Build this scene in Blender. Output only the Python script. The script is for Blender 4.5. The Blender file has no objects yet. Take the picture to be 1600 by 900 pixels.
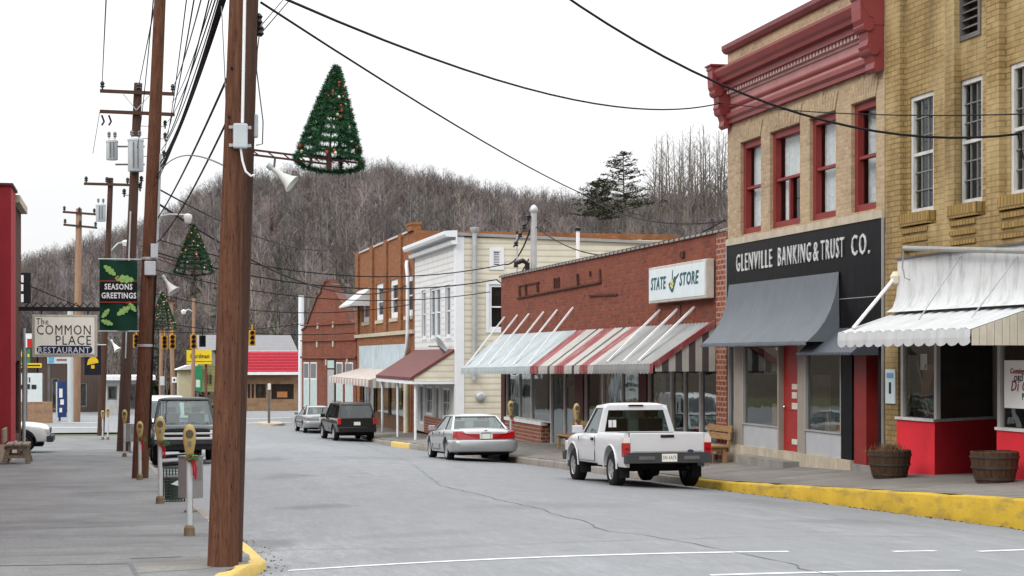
import bpy, bmesh, math, random
import numpy as np
from mathutils import Vector, Matrix

# ------------------------------------------------------------------ camera, sky, sun, exposure
SC = bpy.context.scene
C = SC.collection
PI = math.pi
F = 2700.0                                  # focal length in photo pixels (1600 wide)
TH = math.atan(615 / F)                     # the street runs along +Y; the camera looks TH to its right
CAMZ = 4.0
cam_d = bpy.data.cameras.new('camera')
cam = bpy.data.objects.new('camera', cam_d)
C.objects.link(cam)
cam.location = (0, 0, CAMZ)
cam.rotation_euler = (PI / 2, 0, -TH)
cam_d.sensor_width = 36.0
cam_d.lens = F / 1600 * 36.0
cam_d.shift_y = 109 / 1600
cam_d.clip_start = 0.1
cam_d.clip_end = 3000
SC.camera = cam

SUN_EL, SUN_AZ = math.radians(38), math.radians(238)     # behind the camera, slightly left; overcast
w = bpy.data.worlds.new('World')
SC.world = w
w.use_nodes = True
nt = w.node_tree
nt.nodes.clear()
sky = nt.nodes.new('ShaderNodeTexSky')
sky.sky_type = 'NISHITA'
sky.sun_disc = False
sky.sun_elevation = SUN_EL
sky.sun_rotation = SUN_AZ
sky.air_density = 1.2
sky.dust_density = 3.0
tc = nt.nodes.new('ShaderNodeTexCoord')
mp = nt.nodes.new('ShaderNodeMapping')
mp.inputs['Scale'].default_value = (1.0, 1.0, 2.6)
nz = nt.nodes.new('ShaderNodeTexNoise')
nz.inputs['Scale'].default_value = 2.2
nz.inputs['Detail'].default_value = 5
rp = nt.nodes.new('ShaderNodeValToRGB')                  # cloud deck: thin parts let some blue through
rp.color_ramp.elements[0].position = 0.30
rp.color_ramp.elements[0].color = (0.80, 0.80, 0.80, 1)
rp.color_ramp.elements[1].position = 0.60
rp.color_ramp.elements[1].color = (0.97, 0.97, 0.97, 1)
mx = nt.nodes.new('ShaderNodeMix')
mx.data_type = 'RGBA'
mx.inputs[7].default_value = (13.4, 13.5, 13.7, 1)        # bright overcast cloud
bg = nt.nodes.new('ShaderNodeBackground')
bg.inputs['Strength'].default_value = 0.10
wo = nt.nodes.new('ShaderNodeOutputWorld')
L = nt.links.new
L(tc.outputs['Generated'], mp.inputs['Vector'])
L(mp.outputs['Vector'], nz.inputs['Vector'])
L(nz.outputs['Fac'], rp.inputs['Fac'])
L(rp.outputs['Color'], mx.inputs[0])
L(sky.outputs['Color'], mx.inputs[6])
sz = nt.nodes.new('ShaderNodeSeparateXYZ'); L(tc.outputs['Generated'], sz.inputs[0])   # overcast: brighter overhead than at the horizon
mz = nt.nodes.new('ShaderNodeMapRange'); mz.inputs[1].default_value = 0.0; mz.inputs[2].default_value = 1.0
mz.inputs[3].default_value = 0.62; mz.inputs[4].default_value = 2.35
mp_ = nt.nodes.new('ShaderNodeMath'); mp_.operation = 'POWER'; mp_.inputs[1].default_value = 1.5; mp_.use_clamp = True; L(sz.outputs[2], mp_.inputs[0]); L(mp_.outputs[0], mz.inputs[0])
vm = nt.nodes.new('ShaderNodeVectorMath'); vm.operation = 'SCALE'; L(mx.outputs[2], vm.inputs[0]); L(mz.outputs[0], vm.inputs['Scale'])
L(vm.outputs[0], bg.inputs['Color'])
L(bg.outputs['Background'], wo.inputs['Surface'])

sun_d = bpy.data.lights.new('sun', 'SUN')
sun_d.energy = 1.0
sun_d.angle = math.radians(22)
sun_d.color = (1.0, 0.96, 0.9)
sun = bpy.data.objects.new('sun', sun_d)
C.objects.link(sun)
_sd = Vector((math.sin(SUN_AZ) * math.cos(SUN_EL), math.cos(SUN_AZ) * math.cos(SUN_EL), math.sin(SUN_EL)))
sun.rotation_euler = (-_sd).to_track_quat('-Z', 'Y').to_euler()
sun.location = (0, -20, 60)

SC.view_settings.view_transform = 'Standard'
SC.view_settings.look = 'None'
SC.view_settings.exposure = 0.32
SC.view_settings.gamma = 1.0
SC.view_settings.use_curve_mapping = False
SC.cycles.max_bounces = 6
SC.cycles.transparent_max_bounces = 12

RND = random.Random(11)

# ------------------------------------------------------------------ helpers
def ray(px, py=559.0):
    u = (px - 800) / F
    return Vector((math.sin(TH) + math.cos(TH) * u, math.cos(TH) - math.sin(TH) * u, (559 - py) / F))
def atT(px, py, t):
    return Vector((0, 0, CAMZ)) + ray(px, py) * t
def atX(px, py, X):
    r = ray(px, py); return Vector((0, 0, CAMZ)) + r * (X / r.x)
def atY(px, py, Y):
    r = ray(px, py); return Vector((0, 0, CAMZ)) + r * (Y / r.y)

class Fr:
    """a wall's own frame: u to the right along it, v up, n out of it"""
    def __init__(s, O, U, N):
        s.O = Vector(O); s.U = Vector(U).normalized(); s.V = Vector((0, 0, 1)); s.N = Vector(N).normalized()
    def P(s, u, v, n=0.0):
        return s.O + s.U * u + s.V * v + s.N * n
    def px(s, px, py=559.0, n=0.0):
        r = ray(px, py); o = Vector((0, 0, CAMZ))
        t = ((s.O + s.N * n) - o).dot(s.N) / r.dot(s.N)
        d = o + r * t - s.O
        return d.dot(s.U), d.z
    def rect(s, x0, x1, yt, yb, n=0.0):
        """u0,u1,v0,v1 of a rectangle seen between columns x0,x1; heights read at its left edge"""
        u0, v1 = s.px(x0, yt, n); v0 = s.px(x0, yb, n)[1]; u1 = s.px(x1, yt, n)[0]
        return u0, u1, v0, v1

class MB:
    def __init__(s, off=(0, 0, 0)):
        s.v = []; s.f = []; s.m = []; s.off = Vector(off); s.weld = False
    def face(s, pts, m=0):
        i = len(s.v); s.v += [tuple(p) for p in pts]
        s.f.append(tuple(range(i, i + len(pts)))); s.m.append(m)
    def hexa(s, p, m=0):
        i = len(s.v); s.v += [tuple(q) for q in p]
        for q in ((0, 3, 2, 1), (4, 5, 6, 7), (0, 1, 5, 4), (1, 2, 6, 5), (2, 3, 7, 6), (3, 0, 4, 7)):
            s.f.append(tuple(i + k for k in q)); s.m.append(m)
    def box(s, x0, x1, y0, y1, z0, z1, m=0):
        x0, x1 = sorted((x0, x1)); y0, y1 = sorted((y0, y1)); z0, z1 = sorted((z0, z1))
        s.hexa([(x0, y0, z0), (x1, y0, z0), (x1, y1, z0), (x0, y1, z0), (x0, y0, z1), (x1, y0, z1), (x1, y1, z1), (x0, y1, z1)], m)
    def fbox(s, fr, u0, u1, v0, v1, n0, n1, m=0):
        u0, u1 = sorted((u0, u1)); v0, v1 = sorted((v0, v1)); n0, n1 = sorted((n0, n1))
        q = fr.P
        s.hexa([q(u0, v0, n0), q(u1, v0, n0), q(u1, v0, n1), q(u0, v0, n1), q(u0, v1, n0), q(u1, v1, n0), q(u1, v1, n1), q(u0, v1, n1)], m)
    def beam(s, a, b, w_, h_, m=0, up=(0, 0, 1)):
        a = Vector(a); b = Vector(b); d = (b - a).normalized(); up = Vector(up)
        if abs(d.dot(up)) > 0.98: up = Vector((1, 0, 0))
        sx = d.cross(up).normalized() * (w_ / 2); sy = sx.cross(d).normalized() * (h_ / 2)
        s.hexa([a - sx - sy, a + sx - sy, a + sx + sy, a - sx + sy, b - sx - sy, b + sx - sy, b + sx + sy, b - sx + sy], m)
    def tube(s, pts, r, n=8, m=0, caps=True):
        pts = [Vector(p) for p in pts]; k = len(pts)
        rs = r if isinstance(r, (list, tuple)) else [r] * k
        i0 = len(s.v); prev = None
        for i, p in enumerate(pts):
            d = (pts[min(i + 1, k - 1)] - pts[max(i - 1, 0)])
            d = d.normalized() if d.length > 1e-9 else Vector((0, 0, 1))
            if prev is None:
                ref = Vector((0, 0, 1)) if abs(d.z) < 0.9 else Vector((1, 0, 0))
                a = d.cross(ref).normalized()
            else:
                a = (prev - d * prev.dot(d)).normalized()
            prev = a; b = d.cross(a)
            for j in range(n):
                t = 2 * PI * j / n
                s.v.append(tuple(p + (a * math.cos(t) + b * math.sin(t)) * rs[i]))
        for i in range(k - 1):
            for j in range(n):
                j2 = (j + 1) % n
                s.f.append((i0 + i * n + j, i0 + i * n + j2, i0 + (i + 1) * n + j2, i0 + (i + 1) * n + j)); s.m.append(m)
        if caps:
            s.f.append(tuple(i0 + j for j in range(n))[::-1]); s.m.append(m)
            s.f.append(tuple(i0 + (k - 1) * n + j for j in range(n))); s.m.append(m)
    def lathe(s, prof, n=16, m=0, M=None, caps=True):
        i0 = len(s.v); M = M or Matrix.Identity(4)
        for r, z in prof:
            for j in range(n):
                t = 2 * PI * j / n
                s.v.append(tuple(M @ Vector((r * math.cos(t), r * math.sin(t), z))))
        for i in range(len(prof) - 1):
            for j in range(n):
                j2 = (j + 1) % n
                s.f.append((i0 + i * n + j, i0 + i * n + j2, i0 + (i + 1) * n + j2, i0 + (i + 1) * n + j)); s.m.append(m)
        if caps:
            s.f.append(tuple(i0 + j for j in range(n))[::-1]); s.m.append(m)
            s.f.append(tuple(i0 + (len(prof) - 1) * n + j for j in range(n))); s.m.append(m)
    def prism(s, poly, ext, m=0):
        ext = Vector(ext); k = len(poly); i0 = len(s.v)
        s.v += [tuple(p) for p in poly] + [tuple(Vector(p) + ext) for p in poly]
        s.f.append(tuple(range(i0, i0 + k))[::-1]); s.m.append(m)
        s.f.append(tuple(range(i0 + k, i0 + 2 * k))); s.m.append(m)
        for j in range(k):
            j2 = (j + 1) % k
            s.f.append((i0 + j, i0 + j2, i0 + k + j2, i0 + k + j)); s.m.append(m)
    def grid(s, rows, m=0, mf=None):
        i0 = len(s.v); n = len(rows[0])
        for r in rows: s.v += [tuple(p) for p in r]
        for i in range(len(rows) - 1):
            for j in range(n - 1):
                s.f.append((i0 + i * n + j, i0 + i * n + j + 1, i0 + (i + 1) * n + j + 1, i0 + (i + 1) * n + j))
                s.m.append(mf(i, j) if mf else m)
    def build(s, name, mats, parent=None, smooth=None, bevel=None, fix=True):
        me = bpy.data.meshes.new(name)
        o = s.off
        me.from_pydata([(x - o.x, y - o.y, z - o.z) for x, y, z in s.v], [], s.f)
        mats = mats if isinstance(mats, (list, tuple)) else [mats]
        for mt in mats: me.materials.append(mt)
        me.polygons.foreach_set('material_index', s.m)
        if fix or bevel:
            bm = bmesh.new(); bm.from_mesh(me)
            if s.weld: bmesh.ops.remove_doubles(bm, verts=bm.verts, dist=1e-4)
            if bevel:
                bmesh.ops.remove_doubles(bm, verts=bm.verts, dist=1e-5)
                bmesh.ops.recalc_face_normals(bm, faces=bm.faces)
                es = [e for e in bm.edges if len(e.link_faces) == 2 and e.calc_face_angle(0) > 0.5]
                bmesh.ops.bevel(bm, geom=es, offset=bevel, segments=2, profile=0.6, affect='EDGES', clamp_overlap=True)
            bmesh.ops.recalc_face_normals(bm, faces=bm.faces)
            bm.to_mesh(me); bm.free()
        if smooth:
            me.shade_smooth(); me.set_sharp_from_angle(angle=math.radians(smooth))
        ob = bpy.data.objects.new(name, me); C.objects.link(ob)
        if parent is not None: ob.parent = parent
        return ob

def tag(o, label=None, cat=None, group=None, kind=None):
    if label: o['label'] = label
    if cat: o['category'] = cat
    if group: o['group'] = group
    if kind: o['kind'] = kind
    return o
def thing(name, label, cat, loc=(0, 0, 0), rz=0.0, group=None):
    o = bpy.data.objects.new(name, None); C.objects.link(o)
    o.empty_display_size = 0.2
    o.location = loc; o.rotation_euler = (0, 0, rz)
    return tag(o, label, cat, group)
def dup(root, loc=None, rz=None, label=None, group=None):
    def cp(o, parent):
        c = o.copy(); C.objects.link(c); c.parent = parent
        for ch in list(o.children): cp(ch, c)
        return c
    r = cp(root, None)
    if loc is not None: r.location = loc
    if rz is not None: r.rotation_euler = (0, 0, rz)
    if label: r['label'] = label
    if group: r['group'] = group
    return r
def solo(mb, name, mats, label, cat, group=None, **k):
    """a thing that is one mesh, its origin at its base"""
    zs = min(v[2] for v in mb.v); xs = [v[0] for v in mb.v]; ys = [v[1] for v in mb.v]
    loc = Vector(((min(xs) + max(xs)) / 2, (min(ys) + max(ys)) / 2, zs))
    mb.off = loc
    o = mb.build(name, mats, None, **k); o.location = loc
    return tag(o, label, cat, group)
def struct(mb, name, mats, **k):
    return tag(mb.build(name, mats, None, **k), kind='structure')

def lettering(s, size, mat, O, U, V, parent, off=(0, 0, 0), align='CENTER', depth=0.008, bold=0.0, sx=1.0, shear=0.0, name='lettering', fit=None, space=1.12):
    cu = bpy.data.curves.new('lettering', 'FONT')
    cu.body = s; cu.size = size; cu.align_x = align; cu.align_y = 'CENTER'
    cu.space_character = space
    cu.extrude = depth; cu.offset = bold; cu.shear = shear; cu.resolution_u = 2
    t = bpy.data.objects.new('lettering', cu); C.objects.link(t)
    dg = bpy.context.evaluated_depsgraph_get()
    me = bpy.data.meshes.new_from_object(t.evaluated_get(dg))
    bpy.data.objects.remove(t); bpy.data.curves.remove(cu)
    U = Vector(U).normalized(); V = Vector(V).normalized(); N = U.cross(V)
    if fit:
        xs = [v.co.x for v in me.vertices]; sx = fit / (max(xs) - min(xs))
    M = Matrix.Translation(Vector(O) - Vector(off)) @ Matrix((U, V, N)).transposed().to_4x4() @ Matrix.Diagonal((sx, 1, 1, 1))
    me.transform(M); me.materials.clear(); me.materials.append(mat)
    me.name = name
    o = bpy.data.objects.new(name, me); C.objects.link(o)
    if parent is not None: o.parent = parent
    return o

# ------------------------------------------------------------------ materials
def nodes(name):
    m = bpy.data.materials.new(name); m.use_nodes = True
    t = m.node_tree; b = t.nodes['Principled BSDF']
    return m, t, b
def N_(t, kind, **inp):
    n = t.nodes.new(kind)
    for k, v in inp.items():
        n.inputs[k.replace('_', ' ')].default_value = v
    return n
def col(c): return (c[0], c[1], c[2], 1.0)
def mixc(t, fac, a, b, mode='MIX'):
    n = t.nodes.new('ShaderNodeMix'); n.data_type = 'RGBA'; n.blend_type = mode
    if isinstance(fac, (int, float)): n.inputs[0].default_value = fac
    else: t.links.new(fac, n.inputs[0])
    for idx, v in ((6, a), (7, b)):
        if isinstance(v, (tuple, list)): n.inputs[idx].default_value = col(v)
        else: t.links.new(v, n.inputs[idx])
    return n.outputs[2]
def ramp(t, src, p0, p1, c0=0.0, c1=1.0):
    n = t.nodes.new('ShaderNodeMapRange'); n.inputs[1].default_value = p0; n.inputs[2].default_value = p1
    n.inputs[3].default_value = c0; n.inputs[4].default_value = c1
    t.links.new(src, n.inputs[0]); return n.outputs[0]
def objvec(t, scale=(1, 1, 1)):
    tc_ = t.nodes.new('ShaderNodeTexCoord'); mp_ = t.nodes.new('ShaderNodeMapping')
    mp_.inputs['Scale'].default_value = scale
    t.links.new(tc_.outputs['Object'], mp_.inputs['Vector']); return mp_.outputs['Vector']
def noise(t, scale, detail=4, vec=None, rough=0.55):
    n = N_(t, 'ShaderNodeTexNoise', Scale=scale, Detail=detail, Roughness=rough)
    t.links.new(vec if vec is not None else objvec(t), n.inputs['Vector']); return n.outputs['Fac']
def bump(t, b, h, dist=0.01, strength=0.5):
    n = N_(t, 'ShaderNodeBump', Strength=strength, Distance=dist)
    t.links.new(h, n.inputs['Height']); t.links.new(n.outputs['Normal'], b.inputs['Normal'])
_mc = {}
def paint(name, c, rough=0.5, var=0.18, metal=0.0, dirt=0.0, dirtc=(0.12, 0.10, 0.08), scale=3.0, bmp=0.0, coat=0.0, fine=0.0, dv=(1, 1, 0.25)):
    if name in _mc: return _mc[name]
    m, t, b = nodes(name)
    f = ramp(t, noise(t, scale, 5), 0.3, 0.7)
    c2 = tuple(max(0, x * (1 - var)) for x in c)
    o = mixc(t, f, c2, c)
    if fine:
        o = mixc(t, ramp(t, noise(t, scale * 18, 4), 0.35, 0.65, 0, fine), o, tuple(x * 0.5 for x in c))
    if dirt:
        v = objvec(t, dv)
        o = mixc(t, ramp(t, noise(t, scale * 2.2, 6, v, 0.65), 0.48, 0.75, 0, dirt), o, dirtc)
    t.links.new(o, b.inputs['Base Color'])
    b.inputs['Roughness'].default_value = rough; b.inputs['Metallic'].default_value = metal
    b.inputs['Coat Weight'].default_value = coat
    if not metal: b.inputs['Specular IOR Level'].default_value = 0.5 if coat else (0.12 if rough >= 0.6 else 0.25)
    if bmp: bump(t, b, noise(t, scale * 14, 4), bmp)
    _mc[name] = m; return m
def brick(name, c1, c2, mortar, bw=0.24, bh=0.085, ms=0.012, stain=0.3, stainc=(0.05, 0.035, 0.03), patch=None, patchamt=0.0, bstr=0.5):
    m, t, b = nodes(name)
    tc_ = t.nodes.new('ShaderNodeTexCoord'); sp = t.nodes.new('ShaderNodeSeparateXYZ'); cb = t.nodes.new('ShaderNodeCombineXYZ')
    t.links.new(tc_.outputs['Object'], sp.inputs[0])
    ad = t.nodes.new('ShaderNodeMath'); ad.operation = 'ADD'
    t.links.new(sp.outputs[0], ad.inputs[0]); t.links.new(sp.outputs[1], ad.inputs[1])
    t.links.new(ad.outputs[0], cb.inputs[0]); t.links.new(sp.outputs[2], cb.inputs[1])
    br = t.nodes.new('ShaderNodeTexBrick')
    br.inputs['Scale'].default_value = 1.0; br.inputs['Brick Width'].default_value = bw; br.inputs['Row Height'].default_value = bh
    br.inputs['Mortar Size'].default_value = ms; br.inputs['Mortar Smooth'].default_value = 0.3; br.inputs['Bias'].default_value = 0.0
    br.inputs['Color1'].default_value = col(c1); br.inputs['Color2'].default_value = col(c2); br.inputs['Mortar'].default_value = col(mortar)
    t.links.new(cb.outputs[0], br.inputs['Vector'])
    o = br.outputs['Color']
    o = mixc(t, ramp(t, noise(t, 9, 4), 0.35, 0.65, 0, 0.35), o, tuple(x * 0.6 for x in c2))
    if patch:
        o = mixc(t, ramp(t, noise(t, 0.6, 5), 0.45, 0.6, 0, patchamt), o, patch)
    v = objvec(t, (1, 1, 0.18))
    o = mixc(t, ramp(t, noise(t, 1.3, 7, v, 0.7), 0.5, 0.78, 0, stain), o, stainc)
    t.links.new(o, b.inputs['Base Color']); b.inputs['Roughness'].default_value = 0.85; b.inputs['Specular IOR Level'].default_value = 0.12
    iv = t.nodes.new('ShaderNodeMath'); iv.operation = 'SUBTRACT'; iv.inputs[0].default_value = 1.0
    t.links.new(br.outputs['Fac'], iv.inputs[1])
    bump(t, b, iv.outputs[0], 0.012, bstr)
    return m
def glass(name, tint=(0.8, 0.85, 0.83), refl=0.10, rough=0.02):
    m = bpy.data.materials.new(name); m.use_nodes = True
    t = m.node_tree; t.nodes.clear()
    out = t.nodes.new('ShaderNodeOutputMaterial'); mxs = t.nodes.new('ShaderNodeMixShader')
    tr = t.nodes.new('ShaderNodeBsdfTransparent'); tr.inputs[0].default_value = col(tint)
    gl = t.nodes.new('ShaderNodeBsdfGlossy'); gl.inputs['Roughness'].default_value = rough; gl.inputs['Color'].default_value = (0.9, 0.95, 0.95, 1)
    ge = t.nodes.new('ShaderNodeNewGeometry'); dt = t.nodes.new('ShaderNodeVectorMath'); dt.operation = 'DOT_PRODUCT'
    t.links.new(ge.outputs['Normal'], dt.inputs[0]); t.links.new(ge.outputs['Incoming'], dt.inputs[1])
    ab = t.nodes.new('ShaderNodeMath'); ab.operation = 'ABSOLUTE'; t.links.new(dt.outputs['Value'], ab.inputs[0])
    om = t.nodes.new('ShaderNodeMath'); om.operation = 'SUBTRACT'; om.inputs[0].default_value = 1.0; t.links.new(ab.outputs[0], om.inputs[1])
    pw = t.nodes.new('ShaderNodeMath'); pw.operation = 'POWER'; pw.inputs[1].default_value = 5.0; t.links.new(om.outputs[0], pw.inputs[0])
    fr = t.nodes.new('ShaderNodeMath'); fr.operation = 'MULTIPLY_ADD'; fr.inputs[1].default_value = 0.95; fr.inputs[2].default_value = 0.032; t.links.new(pw.outputs[0], fr.inputs[0])
    ma = t.nodes.new('ShaderNodeMath'); ma.operation = 'ADD'; ma.use_clamp = True; ma.inputs[1].default_value = refl
    bp = N_(t, 'ShaderNodeBump', Strength=0.15, Distance=0.02)
    t.links.new(noise(t, 1.1, 2), bp.inputs['Height']); t.links.new(bp.outputs[0], gl.inputs['Normal'])
    t.links.new(fr.outputs[0], ma.inputs[0]); t.links.new(ma.outputs[0], mxs.inputs[0])
    t.links.new(tr.outputs[0], mxs.inputs[1]); t.links.new(gl.outputs[0], mxs.inputs[2]); t.links.new(mxs.outputs[0], out.inputs[0])
    return m
def siding(name, c, pitch=0.14, axis=2, dark=0.45):
    """lapped boards: the board's lean goes into the bump, the colour darkens softly towards one edge of each board"""
    m, t, b = nodes(name)
    tc_ = t.nodes.new('ShaderNodeTexCoord'); sp = t.nodes.new('ShaderNodeSeparateXYZ')
    t.links.new(tc_.outputs['Object'], sp.inputs[0])
    d = t.nodes.new('ShaderNodeMath'); d.operation = 'DIVIDE'; d.inputs[1].default_value = pitch
    f = t.nodes.new('ShaderNodeMath'); f.operation = 'FRACT'
    t.links.new(sp.outputs[axis], d.inputs[0]); t.links.new(d.outputs[0], f.inputs[0])
    o = mixc(t, ramp(t, noise(t, 2, 5), 0.3, 0.7), tuple(x * 0.86 for x in c), c)
    o = mixc(t, ramp(t, f.outputs[0], 0.0, 0.34, 1 - dark + 0.0, 0.0), o, tuple(x * 0.35 for x in c))
    t.links.new(o, b.inputs['Base Color']); b.inputs['Roughness'].default_value = 0.6; b.inputs['Specular IOR Level'].default_value = 0.15
    iv = t.nodes.new('ShaderNodeMath'); iv.operation = 'SUBTRACT'; iv.inputs[0].default_value = 1.0
    t.links.new(f.outputs[0], iv.inputs[1]); bump(t, b, iv.outputs[0], 0.02, 0.8)
    return m
def wood(name, c, c2, stretch=(9, 9, 0.6), rough=0.85, mark=0.5):
    m, t, b = nodes(name)
    v = objvec(t, stretch)
    n1 = noise(t, 2.0, 6, v, 0.65)
    o = mixc(t, ramp(t, n1, 0.32, 0.68), c2, c)
    n2 = noise(t, 2.4, 4, objvec(t, (stretch[0] * 1.6, stretch[1] * 1.6, 4.0)), 0.6)
    o = mixc(t, ramp(t, n2, 0.58, 0.70, 0, mark), o, tuple(x * 0.3 for x in c2))
    t.links.new(o, b.inputs['Base Color']); b.inputs['Roughness'].default_value = rough; b.inputs['Specular IOR Level'].default_value = 0.12
    bump(t, b, n1, 0.02, 0.7)
    return m

BLACK = paint('black_paint', (0.012, 0.012, 0.013), 0.35, 0.3)
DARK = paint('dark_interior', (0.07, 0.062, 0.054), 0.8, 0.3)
WHITE = paint('white_paint', (0.74, 0.75, 0.75), 0.5, 0.12, dirt=0.15)
CREAM = paint('cream_paint', (0.62, 0.57, 0.44), 0.6, 0.15, dirt=0.25)
GALV = paint('galvanised_metal', (0.42, 0.44, 0.45), 0.45, 0.25, metal=0.3)
GREYBOX = paint('grey_enamel', (0.46, 0.50, 0.52), 0.5, 0.15)
STEEL = paint('weathered_steel', (0.16, 0.155, 0.15), 0.55, 0.35, metal=0.4)
RED = paint('red_paint', (0.42, 0.03, 0.03), 0.45, 0.25)
STONE = paint('limestone', (0.50, 0.44, 0.34), 0.8, 0.25, dirt=0.35, fine=0.3)
GLASS = glass('window_glass', (0.80, 0.84, 0.83), 0.0)
SHOPGLASS = glass('shop_glass', (0.72, 0.76, 0.76), 0.055)
CURTAIN = paint('white_curtain', (0.72, 0.73, 0.74), 0.9, 0.25, scale=9)
BLIND = paint('grey_blind', (0.30, 0.30, 0.28), 0.9, 0.3, scale=6)
RUBBER = paint('black_rubber', (0.018, 0.018, 0.018), 0.85, 0.3)
CHROME = paint('chrome', (0.62, 0.62, 0.62), 0.15, 0.05, metal=1.0)
ALLOY = paint('alloy', (0.50, 0.51, 0.52), 0.32, 0.1, metal=0.7)
WIRE = paint('black_cable', (0.012, 0.012, 0.014), 0.7, 0.2)
# ------------------------------------------------------------------ heights of the street (it falls away from the camera)
def lerp(tab, s):
    if s <= tab[0][0]:
        (a, b), (c, d) = tab[0], tab[1]
    elif s >= tab[-1][0]:
        return tab[-1][1]
    else:
        for i in range(len(tab) - 1):
            if tab[i][0] <= s <= tab[i + 1][0]:
                (a, b), (c, d) = tab[i], tab[i + 1]; break
    return b + (d - b) * (s - a) / (c - a)
def smin(v, cap, k=0.12):
    return cap - k * math.log1p(math.exp(min(60, (cap - v) / k)))
def zr(x, y):
    c = 0.006 * max(0.0, min(1.0, (92 - y) / 14))
    xx = max(-2.0, min(12.0, x))
    return CAMZ - smin(1.5 + 0.03 * y, 4.0) - c * (xx - 6.5) ** 2
def zl(y):
    return CAMZ - smin(1.6 + 0.0275 * y, 3.90)
KT = [(10, 1.34), (21, 1.89), (28.6, 2.27), (33.3, 2.50), (40, 2.70), (51, 3.00), (65, 3.42), (80, 3.82), (90, 3.90)]
FT = [(10, 1.38), (25.8, 2.00), (32.6, 2.28), (40, 2.52), (65.6, 3.14), (80, 3.66), (90, 3.86)]
KR, FX = 11.8, 14.5
def zs(x, y):
    f = max(0.0, min(1.0, (x - KR) / (FX - KR)))
    return CAMZ - (lerp(KT, y) * (1 - f) + lerp(FT, y) * f)
KLT = [(-40, 0.6), (12, 0.80), (15, 0.90), (16.3, 1.00), (16.9, 1.12), (17.35, 1.28), (17.7, 1.42), (18.1, 1.49), (18.6, 1.50), (21, 1.45), (26, 1.33), (40, 1.05), (52, 0.85), (95, 0.70)]
def kl(y): return lerp(KLT, y)
def frange(a, b, n): return [a + (b - a) * i / n for i in range(n + 1)]

def road_pt(px, py):
    t = 20.0
    for _ in range(40):
        p = atT(px, py, t); r = ray(px, py)
        t += (p.z - zr(p.x, p.y)) / max(0.02, -(r.z) + -0.03)
    return (p.x, p.y)
# ------------------------------------------------------------------ ground materials
def m_asphalt(name, c, patch, fine=0.5, blobs=()):
    m, t, b = nodes(name)
    big = noise(t, 0.22, 5, objvec(t, (1.0, 0.28, 1)), 0.6)
    o = mixc(t, ramp(t, big, 0.38, 0.64), patch, c)
    o = mixc(t, ramp(t, noise(t, 1.4, 6, objvec(t, (1.6, 0.5, 1)), 0.7), 0.5, 0.72, 0, 0.45), o, tuple(x * 0.55 for x in patch))
    o = mixc(t, ramp(t, noise(t, 0.5, 5, objvec(t, (1.3, 0.06, 1)), 0.6), 0.40, 0.64, 0, 0.75), o, tuple(x * 0.74 for x in c))      # wheel-worn lanes
    o = mixc(t, ramp(t, noise(t, 2.2, 6, objvec(t, (1.0, 0.22, 1)), 0.7), 0.50, 0.62, 0, 0.50), o, tuple(x * 0.66 for x in c))
    o = mixc(t, ramp(t, noise(t, 1.1, 4, objvec(t, (0.5, 1.2, 1)), 0.6), 0.58, 0.70, 0, 0.55), o, tuple(x * 0.55 for x in c))      # damp stains across the lane
    o = mixc(t, ramp(t, noise(t, 6, 5, objvec(t, (1, 0.18, 1)), 0.75), 0.45, 0.66, 0, 0.60), o, tuple(x * 0.62 for x in c))
    o = mixc(t, ramp(t, noise(t, 0.35, 2, objvec(t, (1.0, 0.7, 1)), 0.4), 0.66, 0.72, 0, 0.5), o, tuple(x * 0.62 for x in c))          # oil stains
    o = mixc(t, ramp(t, noise(t, 20, 4, objvec(t, (1, 0.13, 1)), 0.7), 0.40, 0.66, 0, fine * 0.7), o, tuple(x * 0.66 for x in c))
    o = mixc(t, ramp(t, noise(t, 13, 4, objvec(t, (1.1, 0.09, 1)), 0.7), 0.54, 0.70, 0, 0.22), o, tuple(min(0.6, x * 1.3) for x in c))
    o = mixc(t, ramp(t, noise(t, 70, 2), 0.60, 0.70, 0, 0.4), o, tuple(min(0.5, x * 1.7) for x in c))
    for bx, by, rx, ry, st_ in blobs:                              # soft oil and damp stains at fixed places on the road
        mp_ = t.nodes.new('ShaderNodeMapping'); mp_.inputs['Location'].default_value = (-bx / rx, -by / ry, 0); mp_.inputs['Scale'].default_value = (1 / rx, 1 / ry, 0)
        tc_ = t.nodes.new('ShaderNodeTexCoord'); t.links.new(tc_.outputs['Object'], mp_.inputs['Vector'])
        ln = t.nodes.new('ShaderNodeVectorMath'); ln.operation = 'LENGTH'; t.links.new(mp_.outputs['Vector'], ln.inputs[0])
        ad = t.nodes.new('ShaderNodeMath'); ad.operation = 'ADD'; t.links.new(ln.outputs['Value'], ad.inputs[0]); t.links.new(ramp(t, noise(t, 1.3, 5, objvec(t, (1, 0.4, 1)), 0.7), 0.3, 0.7, -0.45, 0.45), ad.inputs[1])
        o = mixc(t, ramp(t, ad.outputs[0], 0.45, 1.0, st_, 0.0), o, tuple(x * 0.42 for x in c))
    t.links.new(o, b.inputs['Base Color'])
    t.links.new(ramp(t, big, 0.35, 0.65, 0.6, 0.8), b.inputs['Roughness']); b.inputs['Specular IOR Level'].default_value = 0.2
    bump(t, b, noise(t, 60, 4), 0.012, 0.5)
    return m
BLOBS = ((440, 745, 0.9, 1.6, 0.55), (490, 792, 0.8, 0.9, 0.65), (410, 718, 0.9, 3.0, 0.5), (580, 716, 1.6, 3.0, 0.35), (1000, 752, 0.9, 1.8, 0.6), (740, 722, 0.8, 2.2, 0.6), (420, 850, 0.4, 0.9, 0.6), (650, 835, 1.3, 0.6, 0.3), (1330, 815, 1.2, 0.8, 0.35), (1190, 785, 0.7, 2.5, 0.4), (860, 790, 1.5, 1.2, 0.3))
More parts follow.
